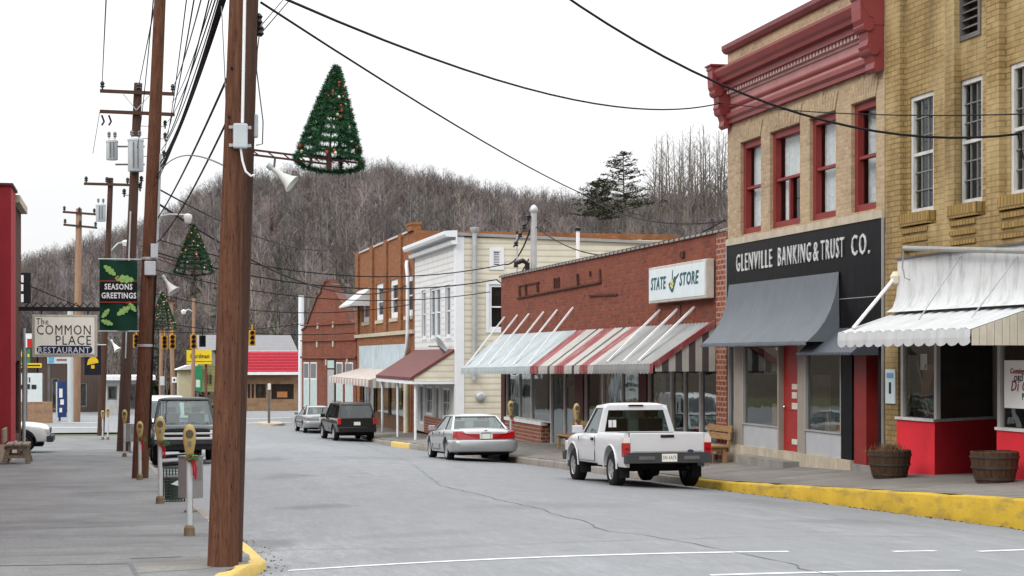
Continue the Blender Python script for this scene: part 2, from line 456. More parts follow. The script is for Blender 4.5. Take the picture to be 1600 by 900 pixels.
ASPH = m_asphalt('asphalt_worn', (0.235, 0.245, 0.254), (0.170, 0.178, 0.185), 0.8, [road_pt(px, py) + (rx, ry, st_) for px, py, rx, ry, st_ in BLOBS])
ASPH2 = m_asphalt('asphalt_lot', (0.15, 0.15, 0.152), (0.105, 0.105, 0.105))
def m_walk(name, c, c2, bw, bh, line, off=0.0):
    m, t, b = nodes(name)
    br = t.nodes.new('ShaderNodeTexBrick'); br.offset = off
    br.inputs['Scale'].default_value = 1; br.inputs['Brick Width'].default_value = bw; br.inputs['Row Height'].default_value = bh
    br.inputs['Mortar Size'].default_value = line; br.inputs['Mortar Smooth'].default_value = 0.2
    br.inputs['Color1'].default_value = col(c); br.inputs['Color2'].default_value = col(tuple(x * 0.86 for x in c)); br.inputs['Mortar'].default_value = col((0.05, 0.05, 0.05))
    wv = t.nodes.new('ShaderNodeVectorMath'); wv.operation = 'ADD'
    nn = N_(t, 'ShaderNodeTexNoise', Scale=0.9, Detail=3.0); t.links.new(objvec(t), nn.inputs['Vector'])
    sc_ = t.nodes.new('ShaderNodeVectorMath'); sc_.operation = 'SCALE'; sc_.inputs['Scale'].default_value = 0.03
    t.links.new(nn.outputs['Color'], sc_.inputs[0]); t.links.new(objvec(t), wv.inputs[0]); t.links.new(sc_.outputs[0], wv.inputs[1])
    w2_ = t.nodes.new('ShaderNodeVectorMath'); w2_.operation = 'ADD'; w2_.inputs[1].default_value = (7.0, 0.4, 0); t.links.new(wv.outputs[0], w2_.inputs[0])
    t.links.new(w2_.outputs[0], br.inputs['Vector'])
    o = mixc(t, ramp(t, noise(t, 0.7, 6, objvec(t, (1, 0.5, 1)), 0.65), 0.42, 0.66, 0, 0.75), br.outputs['Color'], c2)
    o = mixc(t, ramp(t, noise(t, 3.2, 6, None, 0.7), 0.55, 0.75, 0, 0.5), o, tuple(x * 0.45 for x in c2))
    o = mixc(t, ramp(t, noise(t, 22, 4), 0.42, 0.62, 0, 0.5), o, tuple(x * 0.55 for x in c))
    o = mixc(t, ramp(t, noise(t, 0.9, 4, objvec(t, (0.5, 1.6, 1)), 0.6), 0.5, 0.7, 0, 0.45), o, tuple(x * 0.5 for x in c2))
    t.links.new(o, b.inputs['Base Color']); b.inputs['Roughness'].default_value = 0.8; b.inputs['Specular IOR Level'].default_value = 0.15
    bump(t, b, noise(t, 45, 4), 0.01, 0.45)
    return m
WALK = m_walk('sidewalk_left_concrete', (0.185, 0.19, 0.19), (0.105, 0.108, 0.109), 30.0, 2.1, 0.010, 0.0)
WALK2 = m_walk('sidewalk_right_concrete', (0.22, 0.205, 0.185), (0.13, 0.12, 0.11), 1.4, 1.5, 0.012, 0.3)
YELLOW = paint('worn_yellow_kerb_paint', (0.50, 0.335, 0.035), 0.7, 0.25, dirt=0.9, dirtc=(0.13, 0.105, 0.06), scale=1.5, bmp=0.01, dv=(1, 0.5, 1.6), fine=0.25)
YELLOW2 = paint('pale_yellow_kerb_paint', (0.60, 0.43, 0.13), 0.7, 0.2, dirt=0.35, dirtc=(0.28, 0.24, 0.15), scale=1.6, bmp=0.01, dv=(1, 1, 1), fine=0.2)
KERB = paint('kerb_concrete', (0.26, 0.24, 0.21), 0.85, 0.3, dirt=0.5, scale=1.5, fine=0.3)
LINE = paint('worn_road_paint', (0.66, 0.66, 0.65), 0.7, 0.2, dirt=0.6, dirtc=(0.25, 0.25, 0.25), scale=3.5)
EARTH = paint('leaf_litter', (0.095, 0.075, 0.055), 0.95, 0.45, scale=0.15, fine=0.4)
GRASS = paint('winter_grass', (0.115, 0.12, 0.055), 0.95, 0.35, scale=0.4, fine=0.5)

# ------------------------------------------------------------------ sheets
ys = frange(-20, 96, 116)
mb = MB()
rows = []
for y in ys:
    a, b_ = kl(y) - 0.1, KR + 0.1 if y > 12 else 40.0
    rows.append([(a + (b_ - a) * i / 16, y, zr(a + (b_ - a) * i / 16, y)) for i in range(17)])
mb.grid(rows); struct(mb, 'road', ASPH, smooth=60)
mb = MB()
mb.grid([[(x, y, zr(6.5, y) + (-0.004 if y < 96.5 else 0.0)) for x in frange(-90, 90, 12)] for y in frange(95, 131, 9)])
struct(mb, 'cross_street', ASPH, smooth=60)
mb = MB()
mb.grid([[(x, y, min(zr(x, y), zr(-9, y)) - (0.09 if y < 98 else 0.03)) for x in (-700, -300, -120, -40, -3.3, 5, 14, 40, 120, 400, 900)] for y in [-60, -20] + frange(0, 96, 48) + [98, 110, 150, 300, 700]])
struct(mb, 'ground', GRASS, smooth=60)
mb = MB()
ysl = frange(8, 16, 4) + frange(16.3, 19, 9) + frange(19.5, 88, 69)
mb.grid([[(x, y, zl(y) + 0.0) for x in frange(-3.4, kl(y) - 0.13, 5)] for y in ysl])
struct(mb, 'sidewalk_left', WALK, smooth=60)
mb = MB()
mb.grid([[(-3.4 - 22 * i / 8, y, zl(y) - 0.05) for i in range(9)] for y in frange(60.6, 94, 34)])
struct(mb, 'parking_lot', ASPH2, smooth=60)
mb = MB()
mb.grid([[(x, y, zs(x, y)) for x in [KR + 0.17, 12.5, 13.3, 14.1, 14.5, 17.5]] for y in frange(14, 107, 93)])
struct(mb, 'sidewalk_right', WALK2, smooth=60)

def kerb_strip(path, top, foot, wid, name, mat, side=1):
    """path: (x, y) along the road face; the kerb's back lies wid to its left (side=1) or right"""
    mb = MB(); rows = []
    P = [Vector((x, y, 0)) for x, y in path]
    for i, p in enumerate(P):
        d = (P[min(i + 1, len(P) - 1)] - P[max(i - 1, 0)]).normalized()
        n = Vector((-d.y, d.x, 0)) * side
        t, f_ = top(p.x, p.y) + 0.006, foot(p.x, p.y) - 0.12
        e = RND.uniform(-0.012, 0.012); t -= max(0, RND.gauss(0, 0.010))
        rows.append([(p.x, p.y, f_), (p.x + n.x * e, p.y + n.y * e, t - 0.035), tuple(p + n * 0.03 + Vector((0, 0, t))), tuple(p + n * wid + Vector((0, 0, t))), tuple(p + n * wid + Vector((0, 0, f_)))])
    mb.grid(rows)
    mb.f.append(tuple(range(5))); mb.m.append(0); k = len(mb.v); mb.f.append(tuple(range(k - 5, k))); mb.m.append(0)
    return struct(mb, name, mat, smooth=50)
right = lambda a, b_, n: [(KR, y) for y in frange(a, b_, n)]
kerb_strip(right(14, 35.0, 40), zs, zr, 0.18, 'yellow_kerb', YELLOW, -1)
kerb_strip(right(35.02, 71.0, 50), zs, zr, 0.18, 'kerb', KERB, -1)
kerb_strip(right(71.02, 76, 8), zs, zr, 0.18, 'yellow_kerb', YELLOW2, -1)
kerb_strip(right(76.02, 95, 18), zs, zr, 0.18, 'kerb', KERB, -1)
corner = [(kl(y), y) for y in frange(24.5, 19.0, 12)] + [(kl(y), y) for y in (18.6, 18.3, 18.1, 17.9, 17.7, 17.5, 17.35, 17.1, 16.9, 16.6, 16.3, 15.6, 15, 13, 11, 9)]
kerb_strip(corner, lambda x, y: zl(y), zr, 0.15, 'yellow_kerb', YELLOW2, -1)
kerb_strip([(kl(y), y) for y in frange(88, 24.52, 70)], lambda x, y: zl(y), zr, 0.15, 'kerb', KERB, -1)

# painted lines, tar seams and cracks: real sheets a few millimetres above the asphalt
def strip(pts, wid, name, mat, lift, jag=0.0):
    mb = MB(); rows = []
    P = [Vector((x, y, 0)) for x, y in pts]
    Q = [P[0]]
    for a, b_ in zip(P, P[1:]):
        n = max(1, int((b_ - a).length / 0.35))
        for k in range(1, n + 1): Q.append(a.lerp(b_, k / n))
    for i, p in enumerate(Q):
        d = (Q[min(i + 1, len(Q) - 1)] - Q[max(i - 1, 0)]).normalized(); nn = Vector((-d.y, d.x, 0))
        p = p + nn * RND.uniform(-jag, jag); w_ = wid * (RND.uniform(0.5, 1.3) if jag else 1)
        r = []
        for k in (-1, 1):
            q = p + nn * (k * w_ / 2); r.append((q.x, q.y, zr(q.x, q.y) + lift))
        rows.append(r)
    mb.grid(rows); struct(mb, name, mat)
for a, b_ in (((450, 892), (1232, 862)), ((1395, 862), (1462, 861)), ((1528, 862), (1660, 858)), ((1110, 899), (1500, 892))):
    strip([road_pt(*a), road_pt(*b_)], 0.11, 'road_marking', LINE, 0.004)
TAR = paint('tar_crack', (0.12, 0.124, 0.128), 0.7, 0.3)
def crack(pts, wid=0.035, jag=0.05): strip([road_pt(*p) for p in pts], wid, 'road_crack', TAR, 0.005, jag)
crack([(690, 760), (760, 776), (860, 800), (955, 830), (1060, 845), (1180, 868), (1300, 900)], 0.017, 0.06)
crack([(420, 860), (640, 858), (900, 848), (1040, 843), (1250, 838), (1500, 840)], 0.014)
crack([(430, 716), (560, 714), (690, 716)], 0.03)
crack([(380, 742), (440, 740), (500, 745)], 0.03)
crack([(560, 690), (640, 722), (690, 760)], 0.012)
mb = MB()                                                     # broken edge and grit along the foot of the yellow kerb
for k in range(420):
    y = RND.uniform(16, 40); x = KR - abs(RND.gauss(0, 0.10)) - 0.01; s_ = 0.004 + 0.012 * RND.random() ** 3; z = zr(x, y)
    mb.box(x - s_, x + s_, y - s_, y + s_, z - 0.004, z + s_ * 0.8)
for k in range(260):
    y = RND.uniform(17.2, 26); x = kl(y) + abs(RND.gauss(0, 0.12)) + 0.01; s_ = 0.003 + 0.008 * RND.random() ** 3; z = zr(x, y)
    mb.box(x - s_, x + s_, y - s_, y + s_, z - 0.004, z + s_ * 0.8)
tag(mb.build('road_grit', paint('grit', (0.12, 0.10, 0.085), 0.95, 0.5, scale=30), None), kind='stuff')
# dark open joints in the near pavement
def walk_joint(pts, wid):
    mb = MB(); rows = []
    Q = [Vector((x, y, 0)) for x, y in pts]
    for i, p in enumerate(Q):
        d = (Q[min(i + 1, len(Q) - 1)] - Q[max(i - 1, 0)]).normalized(); nn = Vector((-d.y, d.x, 0))
        rows.append([tuple(p + nn * (k * wid / 2) + Vector((0, 0, zl(p.y) + 0.005))) for k in (-1, 1)])
    mb.grid(rows); struct(mb, 'sidewalk_joint', TAR)
def walk_pt(px, py):
    t = 17.0; r = ray(px, py)
    for _ in range(40):
        p = atT(px, py, t); t += (p.z - zl(p.y)) / max(0.02, -r.z - 0.0275)
    return (p.x, p.y)
walk_joint([walk_pt(-40, 885), walk_pt(80, 883), walk_pt(204, 881)], 0.05)
walk_joint([walk_pt(203, 873), walk_pt(250, 871.5), walk_pt(285, 870)], 0.06)
walk_joint([walk_pt(204, 881), walk_pt(216, 905)], 0.04)
walk_joint([walk_pt(60, 856), walk_pt(200, 854), walk_pt(322, 852)], 0.018)

# pole apron (lighter patch) at the corner
mb = MB()
pa = [walk_pt(215, 896), walk_pt(222, 878), walk_pt(322, 868), walk_pt(372, 868), (1.22, 18.2), (1.1, 17.6), (0.8, 17.2), (0.4, 17.05)]
mb.face([(x, y, zl(y) + 0.003) for x, y in pa]); struct(mb, 'pavement_patch', m_walk('apron_concrete', (0.20, 0.195, 0.18), (0.14, 0.135, 0.125), 9, 9, 0.0))

# ------------------------------------------------------------------ hills
SKYL = [(-3600, 140), (-1500, 190), (-700, 350), (-200, 440), (0, 425), (35, 412), (100, 392), (200, 360), (240, 348), (300, 308), (350, 284), (420, 273), (500, 265), (575, 259), (640, 266), (700, 278), (760, 294), (830, 306), (905, 312), (1000, 306), (1140, 310), (1400, 300), (2300, 300)]  # left end rises out of view, added to darken the window reflections
def hill_far(px, d):
    """ground height at bearing px and depth d: rises from the valley floor to the crest"""
    T1 = 400.0; py = lerp(SKYL, px) + 34
    crest = CAMZ + (559 - py) / F * T1
    s = max(0.0, min(1.0, (d - 150) / (T1 - 150)))
    if d > T1: return crest - (d - T1) * 0.25
    return crest * (0.85 * s + 0.15 * s * s) - 0.3
def hill_near(px, d):
    T0, T1 = 120.0, 235.0
    py = lerp([(700, 520), (800, 430), (880, 385), (930, 352), (1000, 334), (1060, 328), (1140, 322), (1400, 315), (2300, 320)], px)
    crest = CAMZ + (559 - py) / F * T1
    s = max(0.0, min(1.0, (d - T0) / (T1 - T0)))
    if d > T1: return crest - (d - T1) * 0.3
    return crest * s - 0.4
def hill_mesh(fn, pxs, ds, name):
    mb = MB(); rows = []
    for d in ds:
        r = []
        for p in pxs:
            q = atT(p, 559, d); r.append((q.x, q.y, fn(p, d) + math.sin(q.x * 0.13) * 0.5 * min(1, (d - ds[0]) / 40) + math.sin(q.y * 0.09 + q.x * 0.05) * 0.5 * min(1, (d - ds[0]) / 40)))
        rows.append(r)
    mb.grid(rows); struct(mb, name, EARTH, smooth=80)
hill_mesh(hill_far, list(range(-3600, -700, 150)) + list(range(-700, 2300, 60)), frange(150, 400, 14) + [430, 480], 'wooded_hill')
hill_mesh(hill_near, list(range(760, 2300, 40)), frange(120, 235, 10) + [260, 300], 'near_hill')
# ------------------------------------------------------------------ trees
def m_bark(name, c, tint=True):
    m, t, b = nodes(name)
    o = mixc(t, ramp(t, noise(t, 0.25, 4), 0.3, 0.7), tuple(x * 0.65 for x in c), c)
    if tint:
        at = t.nodes.new('ShaderNodeAttribute'); at.attribute_name = 'tint'
        o = mixc(t, 1.0, o, at.outputs['Color'], 'MULTIPLY')
    t.links.new(o, b.inputs['Base Color']); b.inputs['Roughness'].default_value = 0.95
    b.inputs['Specular IOR Level'].default_value = 0.1
    return m
WOODM = m_bark('winter_wood', (0.195, 0.184, 0.178))
BARK = m_bark('grey_bark', (0.17, 0.15, 0.13), False)
TWIG = m_bark('winter_twigs', (0.19, 0.165, 0.145), False)
NEEDLE = paint('dark_needles', (0.125, 0.13, 0.085), 0.9, 0.5, scale=1.5)

def bare_tree(rng, h, dense=1.0, narrow=0.5, base=0.35, tw=0.32):
    """arrays of a leafless tree of height h: trunk (tube) and crown (limbs and twigs as thin blades and tubes)"""
    T = MB(); K = MB(); r0 = h * 0.011 + 0.03
    lean = Vector((rng.uniform(-0.06, 0.06), rng.uniform(-0.06, 0.06), 1))
    pts = []; p = Vector((0, 0, -0.4)); k = 7
    for i in range(k + 1):
        pts.append(p.copy()); p = p + Vector((lean.x + rng.uniform(-0.03, 0.03), lean.y + rng.uniform(-0.03, 0.03), 1)) * (h + 0.4) / k
    T.tube(pts, [r0 * (1 - 0.88 * i / k) for i in range(k + 1)], 5)
    def at(f):
        g = f * k; i = min(k - 1, int(g)); return pts[i].lerp(pts[i + 1], g - i)
    nb = int(13 * dense)
    for b in range(nb):
        f = base + (0.97 - base) * (b + rng.random()) / nb
        a = rng.uniform(0, 2 * PI); ln = h * narrow * (1.1 - f) * rng.uniform(0.5, 1.0) + h * 0.06
        up = rng.uniform(0.55, 1.3)
        d = Vector((math.cos(a), math.sin(a), up)).normalized(); s = at(f)
        m1 = s + d * ln * 0.5; e = m1 + (d + Vector((0, 0, 0.5))).normalized() * ln * 0.5
        rr = r0 * 0.42 * (1.15 - f)
        K.tube([s, m1, e], [rr, rr * 0.6, rr * 0.2], 3, caps=False)
        for t in range(int(7 * dense)):
            g = rng.uniform(0.25, 1.0); q = s.lerp(m1, g * 2) if g < 0.5 else m1.lerp(e, g * 2 - 1)
            dd = (d + Vector((rng.uniform(-0.9, 0.9), rng.uniform(-0.9, 0.9), rng.uniform(-0.1, 0.9)))).normalized()
            tl = ln * rng.uniform(0.2, 0.5); sd = dd.cross(Vector((rng.uniform(-1, 1), rng.uniform(-1, 1), 0.3))).normalized() * rr * tw
            tip = q + dd * tl
            K.face([q - sd, q + sd, tip])
            for u in range(2):
                q2 = q.lerp(tip, rng.uniform(0.3, 0.8)); d2 = (dd + Vector((rng.uniform(-1, 1), rng.uniform(-1, 1), rng.uniform(-0.2, 0.8))) * 0.9).normalized()
                K.face([q2 - sd * 0.7, q2 + sd * 0.7, q2 + d2 * tl * 0.6])
    return T, K
def tri_arrays(mbs):
    V = []; I = []; o = 0
    for mb in mbs:
        V += mb.v
        for f in mb.f:
            for j in range(1, len(f) - 1): I.append((f[0] + o, f[j] + o, f[j + 1] + o))
        o += len(mb.v)
    return np.array(V, np.float32), np.array(I, np.int32)
def evergreen_arrays(rng, h):
    mb = MB(); mb.tube([(0, 0, -0.4), (0, 0, h)], [h * 0.014, 0.02], 4)
    for i in range(46):
        f = 0.12 + 0.88 * i / 46; a = rng.uniform(0, 2 * PI); ln = h * 0.24 * (1.05 - f) * rng.uniform(0.6, 1.1)
        s = Vector((0, 0, h * f)); d = Vector((math.cos(a), math.sin(a), -0.1))
        for j in range(6):
            q = s + d * ln * rng.uniform(0.1, 0.9); w_ = ln * 0.30
            mb.face([q + Vector((rng.uniform(-w_, w_), rng.uniform(-w_, w_), rng.uniform(-w_, w_))) for _ in range(3)])
    return mb
def raw_mesh(name, V, I, tint, mat, off):
    me = bpy.data.meshes.new(name)
    V = V - np.array(off, np.float32)
    me.vertices.add(len(V)); me.vertices.foreach_set('co', V.ravel())
    me.loops.add(I.size); me.loops.foreach_set('vertex_index', I.ravel().astype(np.int32))
    me.polygons.add(len(I)); me.polygons.foreach_set('loop_start', np.arange(0, I.size, 3, dtype=np.int32))
    ca = me.color_attributes.new('tint', 'FLOAT_COLOR', 'POINT'); ca.data.foreach_set('color', tint.ravel())
    me.materials.append(mat); me.update(calc_edges=True)
    o = bpy.data.objects.new(name, me); C.objects.link(o); o.location = off
    return o
rng = random.Random(3)
protos = [tri_arrays(bare_tree(rng, 10.0, 1.35, rng.uniform(0.40, 0.6), 0.22, 0.8)) for _ in range(7)]
evers = [tri_arrays([evergreen_arrays(rng, 9.0)]) for _ in range(3)]
def scatter(name, spots, label):
    Vs = []; Is = []; Ts = []; o = 0
    for (x, y, z, h, kind) in spots:
        V, I = (evers if kind else protos)[rng.randrange(3 if kind else 7)]
        a = rng.uniform(0, 2 * PI); s = h / (9.0 if kind else 10.0); sx = s * rng.uniform(0.8, 1.25)
        ca, sa = math.cos(a), math.sin(a)
        W_ = np.empty_like(V); W_[:, 0] = (V[:, 0] * ca - V[:, 1] * sa) * sx + x; W_[:, 1] = (V[:, 0] * sa + V[:, 1] * ca) * sx + y; W_[:, 2] = V[:, 2] * s + z
        Vs.append(W_); Is.append(I + o); o += len(V)
        g = rng.choice((0.4, 0.6, 0.8, 1.05, 1.4)) * rng.uniform(0.8, 1.2)
        c = (0.28 * g, 0.40 * g, 0.22 * g) if kind else ((g * rng.uniform(0.95, 1.2), g * 0.98, g * rng.uniform(0.85, 1.08)))
        Ts.append(np.tile(np.array([c[0], c[1], c[2], 1.0], np.float32), (len(V), 1)))
    V = np.concatenate(Vs); off = (float(V[:, 0].mean()), float(V[:, 1].mean()), float(V[:, 2].min()))
    ob = raw_mesh(name, V, np.concatenate(Is), np.concatenate(Ts), WOODM, off)
    return tag(ob, label, kind='stuff')
spots = []
for i in range(4300):
    px = rng.uniform(-60, 1200); d = 158 + (405 - 158) * math.sqrt(rng.random()) if rng.random() < 0.8 else rng.uniform(375, 405)
    if px > 880 and d < 300: continue
    q = atT(px, 559, d)
    lowgreen = d < 230 and 330 < px < 640 and rng.random() < 0.35
    ev = lowgreen or rng.random() < 0.035
    h = rng.uniform(5.5, 10.5) * (0.8 if ev else 1.0) * (0.80 if d > 340 else 1.0)
    spots.append((q.x, q.y, hill_far(px, d) - 0.2, h, ev))
for i in range(520):                                             # denser thicket with some green along the foot of the hill
    px = rng.uniform(60, 720); d = rng.uniform(151, 192); q = atT(px, 559, d)
    spots.append((q.x, q.y, hill_far(px, d) - 0.3, rng.uniform(3.5, 8.0), rng.random() < (0.35 if px > 330 else 0.2)))
for i in range(500):  # unseen trees on the left slope, added for what the glass reflects
    px = rng.uniform(-2400, -60); d = rng.uniform(200, 400); q = atT(px, 559, d)
    spots.append((q.x, q.y, hill_far(px, d) - 0.2, rng.uniform(6, 11), False))
scatter('hillside_wood', spots, 'leafless winter wood covering the hill behind the town')
spots = []
for i in range(1100):
    px = rng.uniform(820, 1400); d = rng.uniform(140, 238)
    q = atT(px, 559, d); spots.append((q.x, q.y, hill_near(px, d) - 0.2, rng.uniform(2.4, 5.6), rng.random() < 0.06))
scatter('undergrowth', spots, 'low bare scrub on the slope behind the brick shops')

# tall bare trees standing out on the ridge above the brick shops
T_, K_ = [], []
bare_protos = []
for i in range(4):
    T, K = bare_tree(rng, 11.0, 1.5, 0.22, 0.25, 0.42)
    r = thing('bare_tree', 'tall slender leafless tree on the ridge to the right of the dark pine', 'tree', group='slender bare trees on the ridge')
    T.build('trunk', BARK, r); K.build('crown', TWIG, r, fix=False)
    bare_protos.append(r)
k = 0
for i in range(46):
    px = 1020 + i * 3.4 + rng.uniform(-4, 4); d = rng.uniform(205, 236)
    q = atT(px, 559, d); z = hill_near(px, d) - 0.2
    ytop = 216 - (px - 1022) * 0.15 + rng.uniform(-12, 26)
    h = (CAMZ + (559 - ytop) / F * d) - z
    o = bare_protos[i] if i < 4 else dup(bare_protos[i % 4])
    o.location = (q.x, q.y, z); s = h / 11.0
    q_ = s * rng.uniform(0.65, 1.1); o.scale = (q_, q_, s); o.rotation_euler = (0, 0, rng.uniform(0, 6))

def pine(px, d, ytop, ybase, spread, label, name='pine_tree'):
    q = atT(px, 559, d); z = CAMZ + (559 - ybase) / F * d; h = (ybase - ytop) / F * d
    r = thing(name, label, 'tree', (q.x, q.y, z - 1.2))
    mb = MB(); mb.tube([(0, 0, -1.0), (0.05, 0, h * 0.5), (0, 0, h + 1.2)], [h * 0.022, h * 0.014, 0.02], 7); mb.build('trunk', BARK, r)
    mb = MB()
    for i in range(84):
        f = 0.16 + 0.84 * (i / 84); a = rng.uniform(0, 2 * PI)
        ln = spread * (1.12 - f) ** 0.75 * rng.uniform(0.45, 1.1)
        s = Vector((0, 0, 1.2 + h * f)); d_ = Vector((math.cos(a), math.sin(a), 0.10))
        e = s + d_ * ln; mb.tube([s, s + d_ * ln * 0.6 - Vector((0, 0, 0.05)), e + Vector((0, 0, 0.15 * ln))], [0.05, 0.035, 0.012], 3, caps=False)
        for j in range(int(17 * ln / spread) + 4):
            g = rng.uniform(0.3, 1.05); q2 = s.lerp(e, g) + Vector((rng.gauss(0, 0.16), rng.gauss(0, 0.16), rng.gauss(0.05, 0.07)))
            for _ in range(3):
                dd = Vector((rng.uniform(-1, 1), rng.uniform(-1, 1), rng.uniform(-0.35, 0.5))).normalized() * 0.42
                sd = dd.cross(Vector((0.3, 0.2, 1))).normalized() * 0.075
                mb.face([q2 - sd, q2 + sd, q2 + dd])
    mb.build('crown', NEEDLE, r, fix=False)
    return r
pine(974, 205, 238, 345, 5.2, 'dark spreading pine on the ridge above the brick store, apart from the bare trees')
pine(934, 200, 282, 355, 4.0, 'low broad pine crouching beside the taller dark pine on the ridge')
# ------------------------------------------------------------------ the buildings on the right of the street
FR = Fr((FX, 0, 0), (0, -1, 0), (-1, 0, 0))                # street fronts: u = -Y, n towards the street
def PY(px, n=0.0): return -FR.px(px, 559, n)[0]            # Y of a column on the street front
def PZ(px, py, n=0.0): return FR.px(px, py, n)[1]

def wall_open(mb, fr, u0, u1, v0, v1, holes, depth=0.22, m=0, mr=None):
    """wall face with real openings and their reveals; holes: (u0,u1,v0,v1)"""
    mr = m if mr is None else mr
    mb.weld = True
    us = sorted({u0, u1} | {h[0] for h in holes} | {h[1] for h in holes})
    vs = sorted({v0, v1} | {h[2] for h in holes} | {h[3] for h in holes})
    us = [u for u in us if u0 - 1e-6 <= u <= u1 + 1e-6]; vs = [v for v in vs if v0 - 1e-6 <= v <= v1 + 1e-6]
    for a, b_ in zip(us, us[1:]):
        for c, d in zip(vs, vs[1:]):
            cu, cv = (a + b_) / 2, (c + d) / 2
            if any(h[0] < cu < h[1] and h[2] < cv < h[3] for h in holes): continue
            mb.face([fr.P(a, c), fr.P(b_, c), fr.P(b_, d), fr.P(a, d)], m)
    for (a, b_, c, d) in holes:
        for p, q in (((a, c), (b_, c)), ((b_, c), (b_, d)), ((b_, d), (a, d)), ((a, d), (a, c))):
            mb.face([fr.P(p[0], p[1]), fr.P(q[0], q[1]), fr.P(q[0], q[1], -depth), fr.P(p[0], p[1], -depth)], mr)
def shell(mb, fr, u0, u1, v0, v1, back, front=0.0, m=0, room=1.6):
    """sides, roof and back of a building behind its front wall, with a hollow room depth behind the openings"""
    P = fr.P
    mb.face([P(u0, v0, front), P(u0, v1, front), P(u0, v1, -back), P(u0, v0, -back)], m)
    mb.face([P(u1, v0, front), P(u1, v1, front), P(u1, v1, -back), P(u1, v0, -back)], m)
    mb.face([P(u0, v0, -back), P(u1, v0, -back), P(u1, v1, -back), P(u0, v1, -back)], m)
    mb.face([P(u0, v1, front - 0.3), P(u1, v1, front - 0.3), P(u1, v1, -back), P(u0, v1, -back)], m)
    mb.face([P(u0, v1, front), P(u1, v1, front), P(u1, v1, front - 0.3), P(u0, v1, front - 0.3)], m)
def window(root, fr, h, fmat, n=-0.12, fw=0.07, rail=True, grid=(0, 0), muw=0.025, gl=None, back=None, backsplit=None, sill=None, fd=0.06, name='window', proud=None, mum=0):
    u0, u1, v0, v1 = h
    o = root.location
    mb = MB(o)
    for a, b_, c, d in ((u0, u0 + fw, v0, v1), (u1 - fw, u1, v0, v1), (u0 + fw, u1 - fw, v0, v0 + fw), (u0 + fw, u1 - fw, v1 - fw, v1)):
        mb.fbox(fr, a, b_, c, d, n - 0.02, n + fd)
    if proud:
        e = proud
        for a, b_, c, d in ((u0 - e, u0, v0 - e, v1 + e), (u1, u1 + e, v0 - e, v1 + e), (u0, u1, v0 - e, v0), (u0, u1, v1, v1 + e)):
            mb.fbox(fr, a, b_, c, d, -0.02, 0.035)
    vm = (v0 + v1) / 2
    if rail: mb.fbox(fr, u0 + fw, u1 - fw, vm - 0.03, vm + 0.03, n - 0.02, n + fd * 0.8)
    for i in range(1, grid[0]):
        u = u0 + fw + (u1 - u0 - 2 * fw) * i / grid[0]
        mb.fbox(fr, u - muw / 2, u + muw / 2, v0 + fw, v1 - fw, n - 0.012, n + 0.02, mum)
    for i in range(1, grid[1]):
        v = v0 + fw + (v1 - v0 - 2 * fw) * i / grid[1]
        if rail and abs(v - vm) < 0.06: continue
        mb.fbox(fr, u0 + fw, u1 - fw, v - muw / 2, v + muw / 2, n - 0.012, n + 0.021, mum)
    if sill: mb.fbox(fr, u0 - 0.06, u1 + 0.06, v0 - sill, v0 - 0.002, -0.1, 0.07)
    w_ = mb.build(name, [fmat, MUNT] if mum else fmat, root)
    g = MB(o); g.face([fr.P(u0 + fw * 0.5, v0 + fw * 0.5, n), fr.P(u1 - fw * 0.5, v0 + fw * 0.5, n), fr.P(u1 - fw * 0.5, v1 - fw * 0.5, n), fr.P(u0 + fw * 0.5, v1 - fw * 0.5, n)])
    g.build('pane', gl or GLASS, w_)
    if back:
        c = MB(o)
        for (a, b_, cc, d, dn) in (backsplit or [(0, 1, 0, 1, 0.0)]):
            U0, U1, V0, V1 = u0 + (u1 - u0) * a, u0 + (u1 - u0) * b_, v0 + (v1 - v0) * cc, v0 + (v1 - v0) * d
            nn = 9                                                 # shallow folds: curtains of gathered cloth, and dark sheets painted as unlit rooms
            rows = [[fr.P(U0 + (U1 - U0) * i / nn, V, n - 0.10 - dn - 0.03 * (i % 2)) for i in range(nn + 1)] for V in (V0, (V0 + V1) / 2, V1)]
            c.grid(rows)
        c.build('curtain_or_backing', back, w_)
    return w_
def room(root, fr, u0, u1, v0, v1, n0, n1, mat, floor=None):
    """dark room behind shop glass: back wall, side walls, ceiling, floor"""
    mb = MB(root.location); P = fr.P
    mb.face([P(u0, v0, n1), P(u1, v0, n1), P(u1, v1, n1), P(u0, v1, n1)])
    for u in (u0, u1): mb.face([P(u, v0, n0), P(u, v0, n1), P(u, v1, n1), P(u, v1, n0)])
    for v in (v0, v1): mb.face([P(u0, v, n0), P(u1, v, n0), P(u1, v, n1), P(u0, v, n1)])
    return mb.build('interior', mat, root, fix=False)

MUNT = paint('grey_glazing_bar', (0.20, 0.20, 0.20), 0.6, 0.2)
# ============================================================ yellow brick building at the right edge
YB = thing('yellow_brick_building', 'yellow brick building with pilasters, white awning and bright red shopfront base', 'building', (FX, 26, CAMZ - 2.1))
YBRICK = brick('yellow_brick', (0.345, 0.245, 0.11), (0.265, 0.183, 0.078), (0.17, 0.125, 0.06), 0.30, 0.10, 0.014, 0.85, (0.085, 0.06, 0.03), (0.46, 0.36, 0.19), 0.5)
yU0, yU1 = -PY(1383), -19.0
yTop = 12.6
holes = []; yw = []
for a, b_, yt, yb in ((1421, 1458, 161, 336), (1497, 1534, 139, 322), (1577, 1617, 116, 306)):
    h = FR.rect(a, b_, yt, yb, -0.12); h = (h[0], h[1], 6.72, 8.93); holes.append(h); yw.append(h)
lv = FR.rect(1497, 1531, -60, 66, -0.1); lv = (lv[0], lv[1], lv[2], 12.0); holes.append(lv)
recess = -0.13
fr_y = Fr((FX - recess, 0, 0), (0, -1, 0), (-1, 0, 0))
mb = MB(YB.location)
shopTop = 4.95
